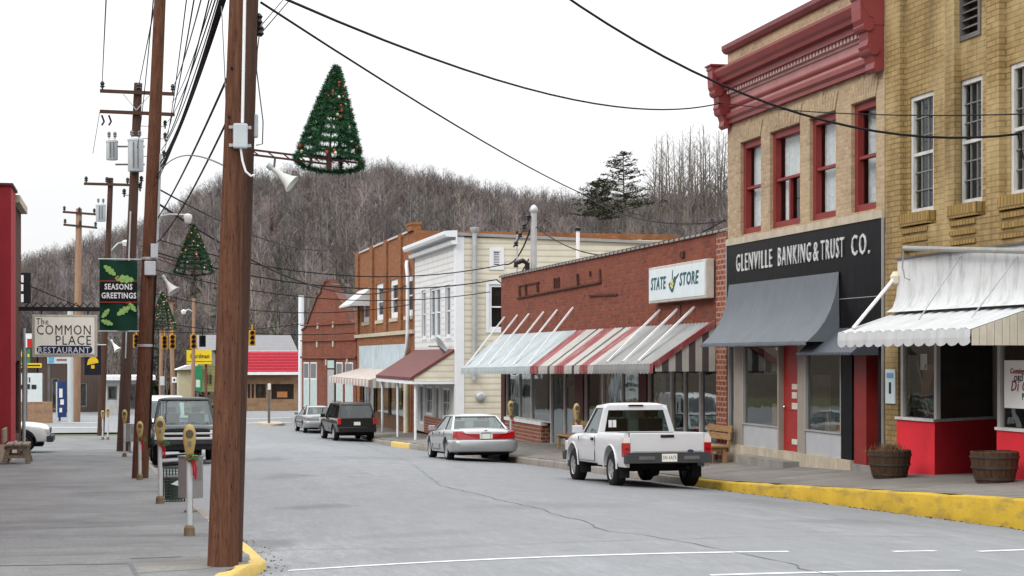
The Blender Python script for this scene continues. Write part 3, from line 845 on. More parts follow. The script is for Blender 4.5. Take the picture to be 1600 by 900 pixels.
wall_open(mb, fr_y, yU0, yU1, shopTop, yTop, holes, 0.2)
shell(mb, FR, yU0, yU1, 1.4, yTop, 14, -0.13)
mb.build('wall', YBRICK, YB)
mb = MB(YB.location)                                          # pilasters stand 13 cm in front of the bays
for a, b_ in ((1383.5, 1406), (1476, 1491), (1541, 1561)):
    u0, u1 = FR.px(a)[0], FR.px(b_)[0]
    p = MB(YB.location); p.fbox(FR, u0, u1, 6.45, yTop + 0.1, -0.13, 0.0)
    p.build('pilaster', YBRICK, YB)
p = MB(YB.location); p.fbox(FR, yU0, yU1, shopTop, 6.45, -0.13, 0.0); p.build('spandrel', YBRICK, YB)
SILLB = brick('sill_brick', (0.33, 0.22, 0.075), (0.25, 0.165, 0.055), (0.12, 0.09, 0.045), 0.11, 0.22, 0.014, 0.7, (0.07, 0.05, 0.03))
for h in yw:
    s = MB(YB.location); s.fbox(FR, h[0] - 0.10, h[1] + 0.10, h[2] - 0.24, h[2] - 0.01, -0.128, 0.05)
    for k in range(4): s.fbox(FR, h[0] - 0.04, h[1] + 0.04, h[2] - 0.38 - 0.17 * k, h[2] - 0.30 - 0.17 * k, 0.001, 0.035)
    s.build('window_sill', SILLB, YB)
    OFFW = paint('chalky_white_sash', (0.56, 0.56, 0.53), 0.6, 0.2, dirt=0.4)
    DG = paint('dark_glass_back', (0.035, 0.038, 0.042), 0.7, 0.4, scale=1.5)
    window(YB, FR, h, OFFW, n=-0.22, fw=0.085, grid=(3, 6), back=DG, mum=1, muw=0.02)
l = MB(YB.location)
l.fbox(FR, lv[0], lv[0] + 0.08, lv[2], lv[3], -0.3, -0.1); l.fbox(FR, lv[1] - 0.08, lv[1], lv[2], lv[3], -0.3, -0.1); l.fbox(FR, lv[0] + 0.08, lv[1] - 0.08, lv[2], lv[2] + 0.08, -0.3, -0.1)
v = lv[2] + 0.16
while v < lv[3]:
    a = FR.P(lv[0] + 0.08, v, -0.3); b_ = FR.P(lv[1] - 0.08, v, -0.3); c = FR.P(lv[1] - 0.08, v - 0.10, -0.13); d = FR.P(lv[0] + 0.08, v - 0.10, -0.13)
    l.prism([a, b_, c, d], (0, 0, 0.015)); v += 0.14
l.face([FR.P(lv[0], lv[2], -0.32), FR.P(lv[1], lv[2], -0.32), FR.P(lv[1], lv[3], -0.32), FR.P(lv[0], lv[3], -0.32)])
l.build('louvre_vent', paint('grey_louvre', (0.14, 0.13, 0.12), 0.7, 0.3), YB)
# shopfront
pierU = FR.px(1403)[0]
p = MB(YB.location); p.fbox(FR, yU0, pierU, 1.4, shopTop, -0.25, 0.0); p.build('brick_pier', YBRICK, YB)
REDW = paint('bright_red_masonry', (0.66, 0.030, 0.045), 0.6, 0.12, dirt=0.22, dirtc=(0.30, 0.02, 0.02), scale=1.6, bmp=0.006)
uA, uB, uC = FR.px(1402.5)[0], FR.px(1462)[0], FR.px(1559)[0]
redT = 2.83
innU = -30.3; innN = -1.95                                      # the vestibule runs back into the building
s = MB(YB.location)
s.prism([FR.P(uA, 1.4, 0.02), FR.P(uB, 1.4, 0.02), FR.P(innU + 0.02, 1.4, innN), FR.P(uA, 1.4, innN)], (0, 0, redT - 1.4)); 
s.fbox(FR, uC, yU1, 1.4, redT - 0.05, -0.4, 0.02)
s.build('red_base', REDW, YB)
SILL = paint('white_sill', (0.60, 0.60, 0.58), 0.5, 0.2, dirt=0.4)
s = MB(YB.location)
s.prism([FR.P(uA, redT, 0.06), FR.P(uB + 0.02, redT, 0.06), FR.P(innU + 0.07, redT, innN), FR.P(innU - 0.1, redT, innN), FR.P(uB - 0.12, redT, -0.1), FR.P(uA, redT, -0.1)], (0, 0, 0.05))
s.fbox(FR, uC - 0.02, yU1, redT - 0.05, redT, -0.12, 0.05)
s.build('shop_sill', SILL, YB)
ALU = paint('grey_mullion', (0.40, 0.40, 0.39), 0.4, 0.15, metal=0.3)
wn = MB(YB.location)
for u in (FR.px(1409)[0], uB - 0.02): wn.fbox(FR, u - 0.05, u + 0.05, redT + 0.05, shopTop, -0.08, 0.0)
wn.fbox(FR, uA, uC + 0.06, shopTop - 0.14, shopTop - 0.001, -0.10, -0.002)
wm_ = MB(YB.location); wm_.beam(FR.P(innU + 0.05, redT + 0.05, innN + 0.05), FR.P(innU + 0.05, shopTop, innN + 0.05), 0.08, 0.08); wm_.build('mullion', ALU, YB)
wn.fbox(FR, uC - 0.02, uC + 0.08, redT, shopTop, -0.08, 0.0)
w_ = wn.build('shop_window', ALU, YB)
g = MB(YB.location)
g.face([FR.P(uA, redT + 0.05, -0.05), FR.P(uB, redT + 0.05, -0.05), FR.P(uB, shopTop, -0.05), FR.P(uA, shopTop, -0.05)])
g.face([FR.P(uB, redT + 0.05, -0.04), FR.P(innU, redT + 0.05, innN), FR.P(innU, shopTop, innN), FR.P(uB, shopTop, -0.04)])
g.face([FR.P(uC, redT, -0.05), FR.P(yU1, redT, -0.05), FR.P(yU1, shopTop, -0.05), FR.P(uC, shopTop, -0.05)])
g.build('pane', SHOPGLASS, w_)
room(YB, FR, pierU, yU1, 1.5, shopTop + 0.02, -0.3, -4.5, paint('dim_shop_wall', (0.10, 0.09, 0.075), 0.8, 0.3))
vc = MB(YB.location); vc.prism([FR.P(uB + 0.05, 4.40, -0.1), FR.P(uC - 0.1, 4.40, -0.1), FR.P(uC - 0.3, 4.40, innN), FR.P(innU + 0.15, 4.40, innN)], (0, 0, 0.05)); vc.build('vestibule_ceiling', paint('pale_soffit', (0.45, 0.44, 0.40), 0.8, 0.15), YB)
dr = MB(YB.location)                                            # the door at the back of the vestibule
dr.fbox(FR, innU + 0.15, uC - 0.3, 1.9, 4.4, innN - 0.10, innN - 0.05); dr.build('door', paint('dark_door', (0.05, 0.045, 0.04), 0.5, 0.3), YB)
st = MB(YB.location)                                            # boards and broom handles stacked in the window
for (pa, pb, w0, m_) in (((1421, 605), (1450, 650), 0.05, 0), ((1428, 545), (1452, 650), 0.035, 0), ((1452, 570), (1440, 648), 0.16, 1), ((1436, 640), (1465, 648), 0.10, 0)):
    n1, n2 = -0.35, -0.6
    a = FR.P(*FR.px(pa[0], pa[1], n1), n1); b_ = FR.P(*FR.px(pb[0], pb[1], n2), n2); st.beam(a, b_, w0, 0.03, m_)
q = FR.rect(1438, 1448, 553, 578, -0.3); st.fbox(FR, q[0], q[1], q[2], q[3], -0.31, -0.30, 2)
st.build('stored_boards', [paint('pale_timber', (0.36, 0.30, 0.22), 0.7), paint('tan_board', (0.30, 0.18, 0.09), 0.7), WHITE], YB)
# poster in the right shop window
q = FR.rect(1570, 1640, 563, 637, -0.03)
pb_ = MB(YB.location); pb_.fbox(FR, q[0], q[1], q[2], q[3], -0.045, -0.02); pw = pb_.build('window_poster', paint('poster_paper', (0.68, 0.72, 0.70), 0.6, 0.06), YB)
MAROON = paint('maroon_ink', (0.20, 0.015, 0.03), 0.6)
INK = paint('black_ink', (0.03, 0.03, 0.035), 0.6)
for txt, px, py, sz, mt in (('Coming', 1589, 580, 0.13, MAROON), ('ORD', 1592, 592, 0.13, INK), ('Di C', 1592, 604, 0.25, MAROON), ('PI', 1600, 620, 0.15, INK)):
    u, v = FR.px(px, py, -0.02)
    lettering(txt, sz, mt, FR.P(u, v, -0.016), FR.U, FR.V, pw, YB.location, depth=0.003, bold=0.002, shear=0.25 if 'i' in txt else 0)
# white canvas panel and ribbed awning
WAWN = paint('white_ribbed_metal', (0.50, 0.515, 0.52), 0.6, 0.14, dirt=0.38, dirtc=(0.30, 0.30, 0.29), scale=2.2)
AWP = paint('grimy_white_panel', (0.56, 0.58, 0.58), 0.6, 0.12, dirt=0.75, dirtc=(0.27, 0.27, 0.26), scale=2.6)
aY0, aY1 = 30.4, 25.2
ap = MB(YB.location)
pf = [(0.30, 4.86), (0.16, 4.95), (0.09, 5.15), (0.06, 5.45), (0.06, 5.86)]
yys = [aY0] + frange(aY0 - 0.15, 19.2, 10)
rows = [[(FX - n, y, v) for n, v in pf] for y in yys]
ap.grid(rows); ap.fbox(FR, -aY0, -19.2, 4.9, 5.86, 0.0, 0.05)
ap.build('canopy_panel', AWP, YB, smooth=40)
tr_ = MB(YB.location); tr_.fbox(FR, -aY0 - 0.08, -19.2, 5.862, 5.90, 0.0, 0.10); tr_.build('panel_cap', STEEL, YB)
AWX = FX - 13.24
def rib_awning(root, name, Y0, Y1, p, zt0, zt1, zb0, zb1, val, nr, mats, cfun, curve=None, scallop=True, endp=True, endmat=0, n0=0.06, vth=0.0, rib=0.025):
    """ribbed metal awning from Y0 (far) to Y1 (near): panels run down the slope, then a scalloped valance"""
    mb = MB(root.location); cr = curve or [(0, 0), (1, 1)]
    sub = 4; wv = []
    for i in range(nr):
        for k in range(sub): wv.append((i + k / sub, (0.0, 1.0, 1.0, 0.0)[k]))
    wv.append((nr, 0.0))
    rows = []
    for f, hgt in wv:
        y = Y0 + (Y1 - Y0) * f / nr; g = f / nr
        zt, zb = zt0 + (zt1 - zt0) * g, zb0 + (zb1 - zb0) * g
        r = [(FX - (n0 + (p - n0) * a), y, zt + (zb - zt) * b_ + hgt * rib) for a, b_ in cr]
        rows.append(r)
    mb.grid(rows, mf=lambda i, j: cfun(min(nr - 1, i // sub)))
    rows = []
    for f, hgt in wv:
        y = Y0 + (Y1 - Y0) * f / nr; zb = zb0 + (zb1 - zb0) * f / nr
        ph = (f % 1.0) if f < nr else 1.0
        low = val * (0.78 + 0.22 * math.sin(PI * ph)) if scallop else val
        x = FX - p - 0.012 - hgt * 0.02
        rows.append([(x, y, zb + hgt * rib), (x - 0.012, y, zb - val * 0.5), (x - 0.006, y, zb - low)])
    mb.grid(rows, mf=lambda i, j: cfun(min(nr - 1, i // sub)))
    return mb
mb = rib_awning(YB, 'awning', aY0, aY1, AWX, 4.85, 4.85, 4.46, 4.46, 0.27, 13, None, lambda i: 0)
ne = 9
for k in range(ne):                                             # near end panel in cream upright strips
    a, b_ = k / ne, (k + 0.93) / ne
    def zt_(f): return 4.46 + (4.85 - 4.46) * f
    x0, x1 = FX - AWX + (AWX - 0.06) * a, FX - AWX + (AWX - 0.06) * b_
    mb.prism([(x0, aY1 - 0.02, 4.20), (x1, aY1 - 0.02, 4.20), (x1, aY1 - 0.02, zt_(b_) - 0.01), (x0, aY1 - 0.02, zt_(a) - 0.01)], (0, 0.012, 0), 1)
aw = mb.build('awning', [WAWN, paint('cream_awning_end', (0.58, 0.54, 0.44), 0.6, 0.12, dirt=0.3)], YB, fix=False)
rod = MB(YB.location); rod.tube([FR.P(-aY0 - 0.02, 5.55, 0.08), (13.4, aY0 - 0.3, 4.55)], 0.035, 8); rod.build('awning_arm', WHITE, YB)
rod = MB(YB.location); rod.lathe([(0.03, -0.12), (0.10, -0.08), (0.12, 0.05), (0.06, 0.14)], 8, 0, Matrix.Translation(FR.P(-aY0 - 0.02, 5.5, 0.08))); rod.build('arm_bracket', CREAM, YB)
for pa, pb in (((1503, 398), (1424, 506)), ((1590, 400), (1512, 510))):
    a = FR.P(*FR.px(pa[0], pa[1], 0.08), 0.08); y_ = a.y
    cb = MB(YB.location); cb.tube([a, (FX - 0.9, y_, 4.66)], 0.012, 5); cb.build('stay_wire', GALV, YB)
pp = MB(YB.location); a = FR.P(*FR.px(1413, 388, 0.25), 0.25); b_ = FR.P(*FR.px(1640, 393, 0.25), 0.25)
pp.tube([a, b_], 0.05, 10); pp.tube([a, FR.P(FR.px(1413)[0], a.z, 0.0)], 0.03, 6); pp.tube([a + Vector((-0.01, 0, -0.04)), a + Vector((-0.04, 0, -0.35)), a + Vector((-0.04, -0.1, -0.55)), a + Vector((-0.04, -0.3, -0.6))], 0.014, 5)
pp.build('roller_pipe', paint('grey_green_pipe', (0.28, 0.29, 0.27), 0.5, 0.25, dirt=0.4, dirtc=(0.22, 0.08, 0.03)), YB)
pn = MB(YB.location); q = FR.rect(1384, 1399, 577, 630, 0.02); pn.fbox(FR, q[0], q[1], q[2], q[3], 0.004, 0.03); pno = pn.build('wall_notice', paint('pale_blue_sign', (0.55, 0.66, 0.68), 0.5, 0.1), YB)
pn = MB(YB.location); um = (q[0] + q[1]) / 2; vm = (q[2] + q[3]) / 2
pn.fbox(FR, q[0] + 0.06, q[1] - 0.06, vm + 0.16, vm + 0.26, 0.031, 0.034); pn.fbox(FR, um - 0.05, um + 0.05, vm - 0.14, vm + 0.08, 0.031, 0.034, 1)
pn.build('notice_print', [paint('blue_print', (0.16, 0.32, 0.45), 0.6), INK], pno)

# ============================================================ bank building
BK = thing('bank_building', 'tan brick bank front with red cornice, red windows and black name board', 'building', (FX, 35.5, 1.6))
TAN = brick('tan_brick', (0.43, 0.335, 0.225), (0.30, 0.215, 0.135), (0.36, 0.29, 0.20), 0.20, 0.085, 0.012, 0.3, (0.16, 0.11, 0.07), (0.46, 0.35, 0.21), 0.35)
bU0, bU1 = -PY(1137), -PY(1382)
bTop = 11.55
holes = []
for a, b_ in ((1157, 1189), (1203, 1250), (1265, 1306), (1330, 1369)):
    u0, u1 = FR.px(a)[0], FR.px(b_)[0]; holes.append((u0, u1, 6.93, 9.13))
mb = MB(BK.location)
nameB, nameT = 4.30, 6.72
wall_open(mb, FR, bU0, bU1, nameT + 0.16, bTop, holes, 0.28)
shell(mb, FR, bU0, bU1, 1.3, bTop, 13)
mb.build('wall', TAN, BK)
s = MB(BK.location); s.fbox(FR, bU0 + 0.01, bU1 - 0.01, nameT, nameT + 0.158, -0.2, 0.06); s.build('sill_band', STONE, BK)
REDF = paint('dull_red_window_paint', (0.21, 0.03, 0.026), 0.5, 0.2, dirt=0.25, dirtc=(0.12, 0.02, 0.02))
splits = [[(0.1, 0.9, 0.03, 0.97, 0)], [(0.1, 0.9, 0.5, 0.97, 0), (0.12, 0.3, 0.03, 0.5, 0), (0.72, 0.9, 0.03, 0.5, 0)], [(0.1, 0.9, 0.03, 0.97, 0)], [(0.05, 0.30, 0.03, 0.97, 0.05)]]
for i, h in enumerate(holes):
    w_ = window(BK, FR, h, REDF, n=-0.20, fw=0.15, fd=0.12, gl=GLASS, back=CURTAIN, backsplit=splits[i])
    if i == 1:
        e = MB(BK.location); um = (h[0] + h[1]) / 2; e.fbox(FR, um - 0.04, um + 0.04, h[2] + 0.15, (h[2] + h[3]) / 2, -0.19, -0.12); e.build('mullion', REDF, w_)
    # splayed brick head above each window
    e = MB(BK.location); n_ = 11
    for k in range(n_):
        f0, f1 = k / n_, (k + 0.86) / n_; ub0, ub1 = h[0] + (h[1] - h[0]) * f0, h[0] + (h[1] - h[0]) * f1
        sp_ = 0.16; ut0 = ub0 + (f0 - 0.5) * sp_ * 2; ut1 = ub1 + (f1 - 0.5) * sp_ * 2
        hh = 0.50 if k == n_ // 2 else 0.38
        e.prism([FR.P(ub0, h[3] + 0.01, 0.001), FR.P(ub1, h[3] + 0.01, 0.001), FR.P(ut1, h[3] + hh, 0.001), FR.P(ut0, h[3] + hh, 0.001)], FR.N * 0.022)
    e.build('window_head', TAN, BK)
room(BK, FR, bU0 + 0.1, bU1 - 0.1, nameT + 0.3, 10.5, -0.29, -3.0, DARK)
# cornice: frieze, dentils, crown, end brackets, parapet cap
REDC = paint('red_cornice_paint', (0.215, 0.042, 0.040), 0.45, 0.2, dirt=0.3, dirtc=(0.14, 0.03, 0.03), scale=1.4)
PINK = paint('faded_red_frieze', (0.40, 0.19, 0.18), 0.55, 0.2, dirt=0.3, dirtc=(0.26, 0.07, 0.06), scale=1.4)
def run(mb, prof, u0, u1, m=0):
    """a moulding: profile (n, v) swept along the front between u0 and u1"""
    mb.prism([FR.P(u0, v, n) for n, v in prof], FR.U * (u1 - u0), m)
c = MB(BK.location)
run(c, [(0.0, 9.66), (0.10, 9.66), (0.10, 9.74), (0.16, 9.80), (0.16, 9.90), (0.06, 9.93), (0.0, 9.93)], bU0 + 0.02, bU1 - 0.02)
run(c, [(0.0, 10.46), (0.22, 10.46), (0.22, 10.60), (0.34, 10.62), (0.36, 10.70), (0.42, 10.76), (0.47, 10.88), (0.47, 10.94), (0.26, 10.99), (0.0, 11.05)], bU0 - 0.02, bU1 - 0.0)
run(c, [(0.0, 10.02), (0.05, 10.02), (0.08, 10.07), (0.05, 10.12), (0.0, 10.12)], bU0 + 0.02, bU1 - 0.02)
co = c.build('cornice', REDC, BK)
c = MB(BK.location); run(c, [(0.0, 9.93), (0.035, 9.93), (0.035, 10.46), (0.0, 10.46)], bU0 + 0.03, bU1 - 0.03); c.build('frieze', PINK, co)
c = MB(BK.location); nd = 46
for k in range(nd):
    u = bU0 + 0.45 + (bU1 - bU0 - 0.9) * k / (nd - 1); c.fbox(FR, u - 0.045, u + 0.045, 10.36, 10.46, 0.036, 0.17)
c.fbox(FR, bU0 + 0.35, bU1 - 0.35, 10.30, 10.358, 0.036, 0.07)
c.build('dentils', paint('pale_dentil', (0.48, 0.30, 0.28), 0.6, 0.2), co)
def bracket(u, wd):
    b_ = MB(BK.location)
    prof = [(0.0, 9.60), (0.14, 9.55), (0.22, 9.62), (0.20, 9.74), (0.24, 9.86), (0.31, 9.95), (0.36, 10.06), (0.33, 10.18), (0.35, 10.34), (0.43, 10.44), (0.49, 10.56), (0.50, 10.78), (0.50, 10.96), (0.53, 10.98), (0.53, 11.06), (0.0, 11.06)]
    b_.prism([FR.P(u - wd / 2, v, n) for n, v in prof], FR.U * wd)
    b_.fbox(FR, u - wd / 2 - 0.05, u + wd / 2 + 0.05, 11.062, 11.10, 0.0, 0.56)
    for (n, v) in ((0.22, 9.98), (0.34, 10.44)): b_.lathe([(0.11, -wd / 2 - 0.03), (0.11, wd / 2 + 0.03)], 12, 0, Matrix.Translation(FR.P(u, v, n)) @ Matrix((FR.N, FR.V, FR.U)).transposed().to_4x4())
    b_.build('bracket', REDC, co)
bracket(bU0 + 0.12, 0.36); bracket(bU1 - 0.22, 0.42)
c = MB(BK.location)
run(c, [(0.0, 11.40), (0.08, 11.42), (0.14, 11.50), (0.14, 11.60), (-0.3, 11.60), (-0.3, 11.56), (0.0, 11.55)], bU0 - 0.06, bU1); c.build('parapet_cap', paint('dark_red_cap', (0.17, 0.045, 0.045), 0.5, 0.25), BK)
# black glass name board with the name
BGL = paint('black_glass_board', (0.008, 0.008, 0.010), 0.3, 0.3, dirt=0.12, dirtc=(0.05, 0.05, 0.055)); BGL.node_tree.nodes['Principled BSDF'].inputs['Specular IOR Level'].default_value = 0.06
nb = MB(BK.location); nb.fbox(FR, bU0 + 0.03, bU1 - 0.03, nameB, nameT - 0.004, -0.25, 0.03); nbo = nb.build('name_board', BGL, BK)
tr_ = MB(BK.location)
for a, b_, c_, d_ in ((bU0, bU0 + 0.03, nameB, nameT - 0.002), (bU1 - 0.03, bU1, 1.9, nameT - 0.002)): tr_.fbox(FR, a, b_, c_, d_, -0.2, 0.05)
for v in (5.2,): tr_.fbox(FR, bU1 - 2.3, bU1 - 0.03, v, v + 0.012, 0.031, 0.036)
tr_.build('board_trim', ALU, nbo)
LET = paint('aluminium_letters', (0.56, 0.57, 0.56), 0.4, 0.1, metal=0.2)
u0, u1 = FR.px(1153.5)[0], FR.px(1362)[0]
for txt, a, b_ in (('GLENVILLE', 1153.5, 1209), ('BANKING', 1219, 1270), ('&', 1274, 1282), ('TRUST', 1286, 1322), ('CO.', 1334, 1362)):
    ua, ub = FR.px(a)[0], FR.px(b_)[0]
    lettering(txt, 0.60, LET, FR.P((ua + ub) / 2, 6.24, 0.045), FR.U, FR.V, nbo, BK.location, depth=0.012, bold=0.0, fit=ub - ua, space=1.3)
# big grey awning, curving out at the foot, shingled in seams
GAW = paint('grey_awning_metal', (0.125, 0.142, 0.158), 0.6, 0.14, dirt=0.25, dirtc=(0.09, 0.10, 0.115), scale=1.8, metal=0.0)
cur = [(0, 0), (0.05, 0.18), (0.13, 0.36), (0.26, 0.54), (0.44, 0.71), (0.68, 0.86), (0.88, 0.95), (1, 1)]
mb = rib_awning(BK, 'awning', 39.7, 33.15, 0.76, 5.76, 5.76, 4.33, 4.33, 0.07, 40, None, lambda i: 0, cur, False, rib=0.012)
for y in (39.7, 33.15):
    mb.face([(FX - (0.06 + 0.70 * a), y, 5.76 - 1.43 * b_) for a, b_ in cur] + [(FX - 0.04, y, 4.33)], 0)
mb.build('awning', GAW, BK, smooth=35, fix=False)
mb = rib_awning(BK, 'side_awning', 34.0, 31.25, 0.62, 4.60, 4.60, 4.10, 4.10, 0.05, 18, None, lambda i: 0, None, False, rib=0.01)
for y in (34.0, 31.25): mb.face([(FX - 0.06, y, 4.60), (FX - 0.62, y, 4.10), (FX - 0.62, y, 4.05), (FX - 0.06, y, 4.05)], 0)
mb.build('side_awning', paint('slate_blue_awning', (0.06, 0.068, 0.085), 0.5, 0.2), BK, smooth=35, fix=False)
# shopfront
baseT = 1.92
BEIGE = paint('beige_shopfront', (0.30, 0.27, 0.23), 0.55, 0.15, dirt=0.2)
GPAN = paint('pale_grey_panel', (0.40, 0.42, 0.44), 0.35, 0.12, dirt=0.25, dirtc=(0.25, 0.26, 0.28))
b_ = MB(BK.location); u = bU0 + 0.02; k = 0
wds = [0.9, 0.95, 1.0, 0.85, 1.1, 0.9, 1.0, 0.95, 0.9, 1.0]
while u < FR.px(1332)[0]:
    e = min(u + wds[k % 10] - 0.012, FR.px(1332)[0]); b_.fbox(FR, u, e, 1.2, baseT, -0.5, 0.05 - 0.003 * (k % 2)); u = e + 0.012; k += 1
b_.build('stone_base', STONE, BK)
STEPM = paint('concrete_step', (0.26, 0.25, 0.23), 0.85, 0.3, dirt=0.5)
b_ = MB(BK.location); b_.fbox(FR, FR.px(1178)[0], FR.px(1252)[0], 1.2, 1.74, -0.05, 0.42); b_.build('door_step', STEPM, BK)
b_ = MB(BK.location); b_.fbox(FR, FR.px(1332)[0] + 0.01, bU1 - 0.05, 1.2, 1.86, -0.5, 0.04); b_.build('door_step', STEPM, BK)
def band(a, b_): return FR.px(a)[0], FR.px(b_)[0]
for a, c_ in ((1148, 1160.5), (1247.5, 1258)): x = MB(BK.location); x.fbox(FR, *band(a, c_), baseT, nameB, -0.12, 0.01); x.build('pilaster', BEIGE, BK)
for a, c_ in ((1160.5, 1216), (1258, 1314)): x = MB(BK.location); x.fbox(FR, *band(a, c_), baseT, 2.42, -0.10, -0.02); x.build('panel', GPAN, BK)
for a, c_ in ((1138, 1148), (1160.5, 1216), (1258, 1314)):
    ua, ub = band(a, c_); lo = 2.42 if a > 1150 else baseT
    window(BK, FR, (ua, ub, lo, nameB), ALU, n=-0.05, fw=0.035, rail=False, gl=SHOPGLASS, name='display_window')
for a, c_, v_ in ((1314, 1331, baseT), (1372, 1381, 1.86)): x = MB(BK.location); x.fbox(FR, *band(a, c_), v_, nameB, -0.15, 0.0); x.build('black_pier', BGL, BK)
x = MB(BK.location); x.fbox(FR, *band(1333, 1352), 1.86, nameB, -0.4, -0.02); x.build('red_pier', paint('deep_red_pier', (0.22, 0.02, 0.018), 0.4, 0.2), BK)
ua, ub = band(1217, 1247)
x = MB(BK.location); x.fbox(FR, ua, ub, baseT, 4.30, -0.16, -0.11)
for a_, c_ in ((0.08, 0.30), (0.40, 0.62), (0.72, 0.95)):
    x.fbox(FR, ua + 0.16, ub - 0.16, baseT + 2.3 * a_, baseT + 2.3 * c_, -0.11, -0.095)
do = x.build('door', paint('red_door', (0.34, 0.025, 0.022), 0.4, 0.2, dirt=0.2, dirtc=(0.12, 0.01, 0.01)), BK)
x = MB(BK.location); 
for a_, c_, e_ in ((3.3, 3.42, 0.25), (3.10, 3.24, 0.22), (2.86, 3.0, 0.26), (2.08, 2.20, 0.28)): x.fbox(FR, (ua + ub) / 2 - 0.02, (ua + ub) / 2 - 0.02 + e_ * 1.3, a_, c_, -0.094, -0.09)
x.build('door_notices', paint('paper_notice', (0.62, 0.60, 0.52), 0.7, 0.3, scale=12), do)
x = MB(BK.location); x.lathe([(0.03, 0), (0.045, 0.03), (0.03, 0.06)], 10, 0, Matrix.Translation(FR.P(ua + 0.12, 2.9, -0.10)) @ Matrix((FR.U, FR.V, FR.N)).transposed().to_4x4()); x.build('handle', CHROME, do)
x = MB(BK.location)
for a_, c_ in (band(1215.4, 1217.4), band(1246.6, 1248)): x.fbox(FR, a_, c_, baseT, 4.30, -0.12, 0.012)
x.build('door_frame', BEIGE, BK)
ua, ub = band(1354, 1371)
x = MB(BK.location)
x.fbox(FR, ua, ua + 0.10, 1.86, 4.1, -0.5, -0.42); x.fbox(FR, ub - 0.08, ub, 1.86, 4.1, -0.5, -0.42); x.fbox(FR, ua + 0.1, ub - 0.08, 3.95, 4.1, -0.5, -0.42); x.fbox(FR, ua + 0.1, ub - 0.08, 1.86, 2.1, -0.5, -0.42)
sd = x.build('side_door', ALU, BK)
x = MB(BK.location); x.face([FR.P(ua + 0.1, 2.1, -0.46), FR.P(ub - 0.08, 2.1, -0.46), FR.P(ub - 0.08, 3.95, -0.46), FR.P(ua + 0.1, 3.95, -0.46)]); x.build('pane', SHOPGLASS, sd)
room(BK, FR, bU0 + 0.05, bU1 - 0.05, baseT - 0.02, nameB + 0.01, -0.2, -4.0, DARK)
x = MB(BK.location)                                             # drapes and goods in the display windows
for a, c_, v0, n_ in ((1166, 1212, 3.62, 12),):
    ua, ub = band(a, c_)
    x.grid([[FR.P(ua + (ub - ua) * i / 24, v, -0.45 - 0.07 * (i % 2)) for i in range(25)] for v in (v0, 4.3)])
x.fbox(FR, *band(1172, 1196), 2.6, 3.6, -1.6, -1.58)
x.build('drapes', paint('beige_drape', (0.36, 0.32, 0.26), 0.9, 0.2), BK)
x = MB(BK.location)
for a, c_, v1, n_ in ((1175, 1182, 2.92, -0.5), (1184, 1192, 2.72, -0.6), (1265, 1295, 2.9, -0.9), (1262, 1268, 2.62, -0.4), (1280, 1287, 2.6, -0.4), (1296, 1303, 2.66, -0.5)): x.fbox(FR, *band(a, c_), 2.43, v1, n_ - 0.25, n_)
x.fbox(FR, bU0 + 0.3, bU1 - 2.6, 2.36, 2.42, -1.3, -0.12)
x.build('display_goods', paint('tan_goods', (0.30, 0.20, 0.10), 0.7, 0.5, scale=2.5), BK, fix=False)
# ============================================================ red brick store with the long striped awning
ST = thing('brick_store', 'long single-storey red brick store with faded striped awning and white sign box', 'building', (FX, 52, 1.1))
RBRICK = brick('red_brick', (0.26, 0.076, 0.044), (0.155, 0.042, 0.028), (0.13, 0.085, 0.065), 0.30, 0.105, 0.013, 0.45, (0.06, 0.022, 0.016), (0.18, 0.058, 0.038), 0.6)
RBRICK2 = brick('red_brick_pier', (0.30, 0.085, 0.045), (0.20, 0.05, 0.03), (0.33, 0.26, 0.21), 0.26, 0.13, 0.022, 0.3, (0.08, 0.03, 0.02))
sU0, sU1, sTop, shT = -PY(783), -40.01, 7.10, 4.05
mb = MB(ST.location)
mb.face([FR.P(sU0, shT), FR.P(sU1 - 0.75, shT), FR.P(sU1 - 0.75, sTop), FR.P(sU0, sTop)])
shell(mb, FR, sU0, sU1, 0.4, sTop, 13)
mb.build('wall', RBRICK, ST)
mb = MB(ST.location); mb.fbox(FR, sU1 - 0.75, sU1 - 0.002, 0.9, sTop - 0.003, -0.3, 0.012); mb.build('brick_pier', RBRICK2, ST)
mb = MB(ST.location); n_ = 58
TILE = paint('salt_glazed_coping', (0.40, 0.37, 0.34), 0.4, 0.3, dirt=0.5, dirtc=(0.08, 0.06, 0.05), scale=2)
for k in range(n_):
    u = sU0 + (sU1 - sU0) * k / n_; d = (sU1 - sU0) / n_
    mb.prism([FR.P(u, sTop + 0.004, 0.06), FR.P(u, sTop + 0.05, 0.07), FR.P(u, sTop + 0.10, -0.10), FR.P(u, sTop + 0.05, -0.30), FR.P(u, sTop + 0.004, -0.30)], FR.U * d * 0.93)
    mb.prism([FR.P(u, sTop + 0.0, 0.08), FR.P(u, sTop + 0.075, 0.085), FR.P(u, sTop + 0.125, -0.10), FR.P(u, sTop + 0.06, -0.31)], FR.U * d * 0.16, 1)
mb.build('coping', [TILE, paint('coping_joint', (0.10, 0.09, 0.085), 0.6)], ST)
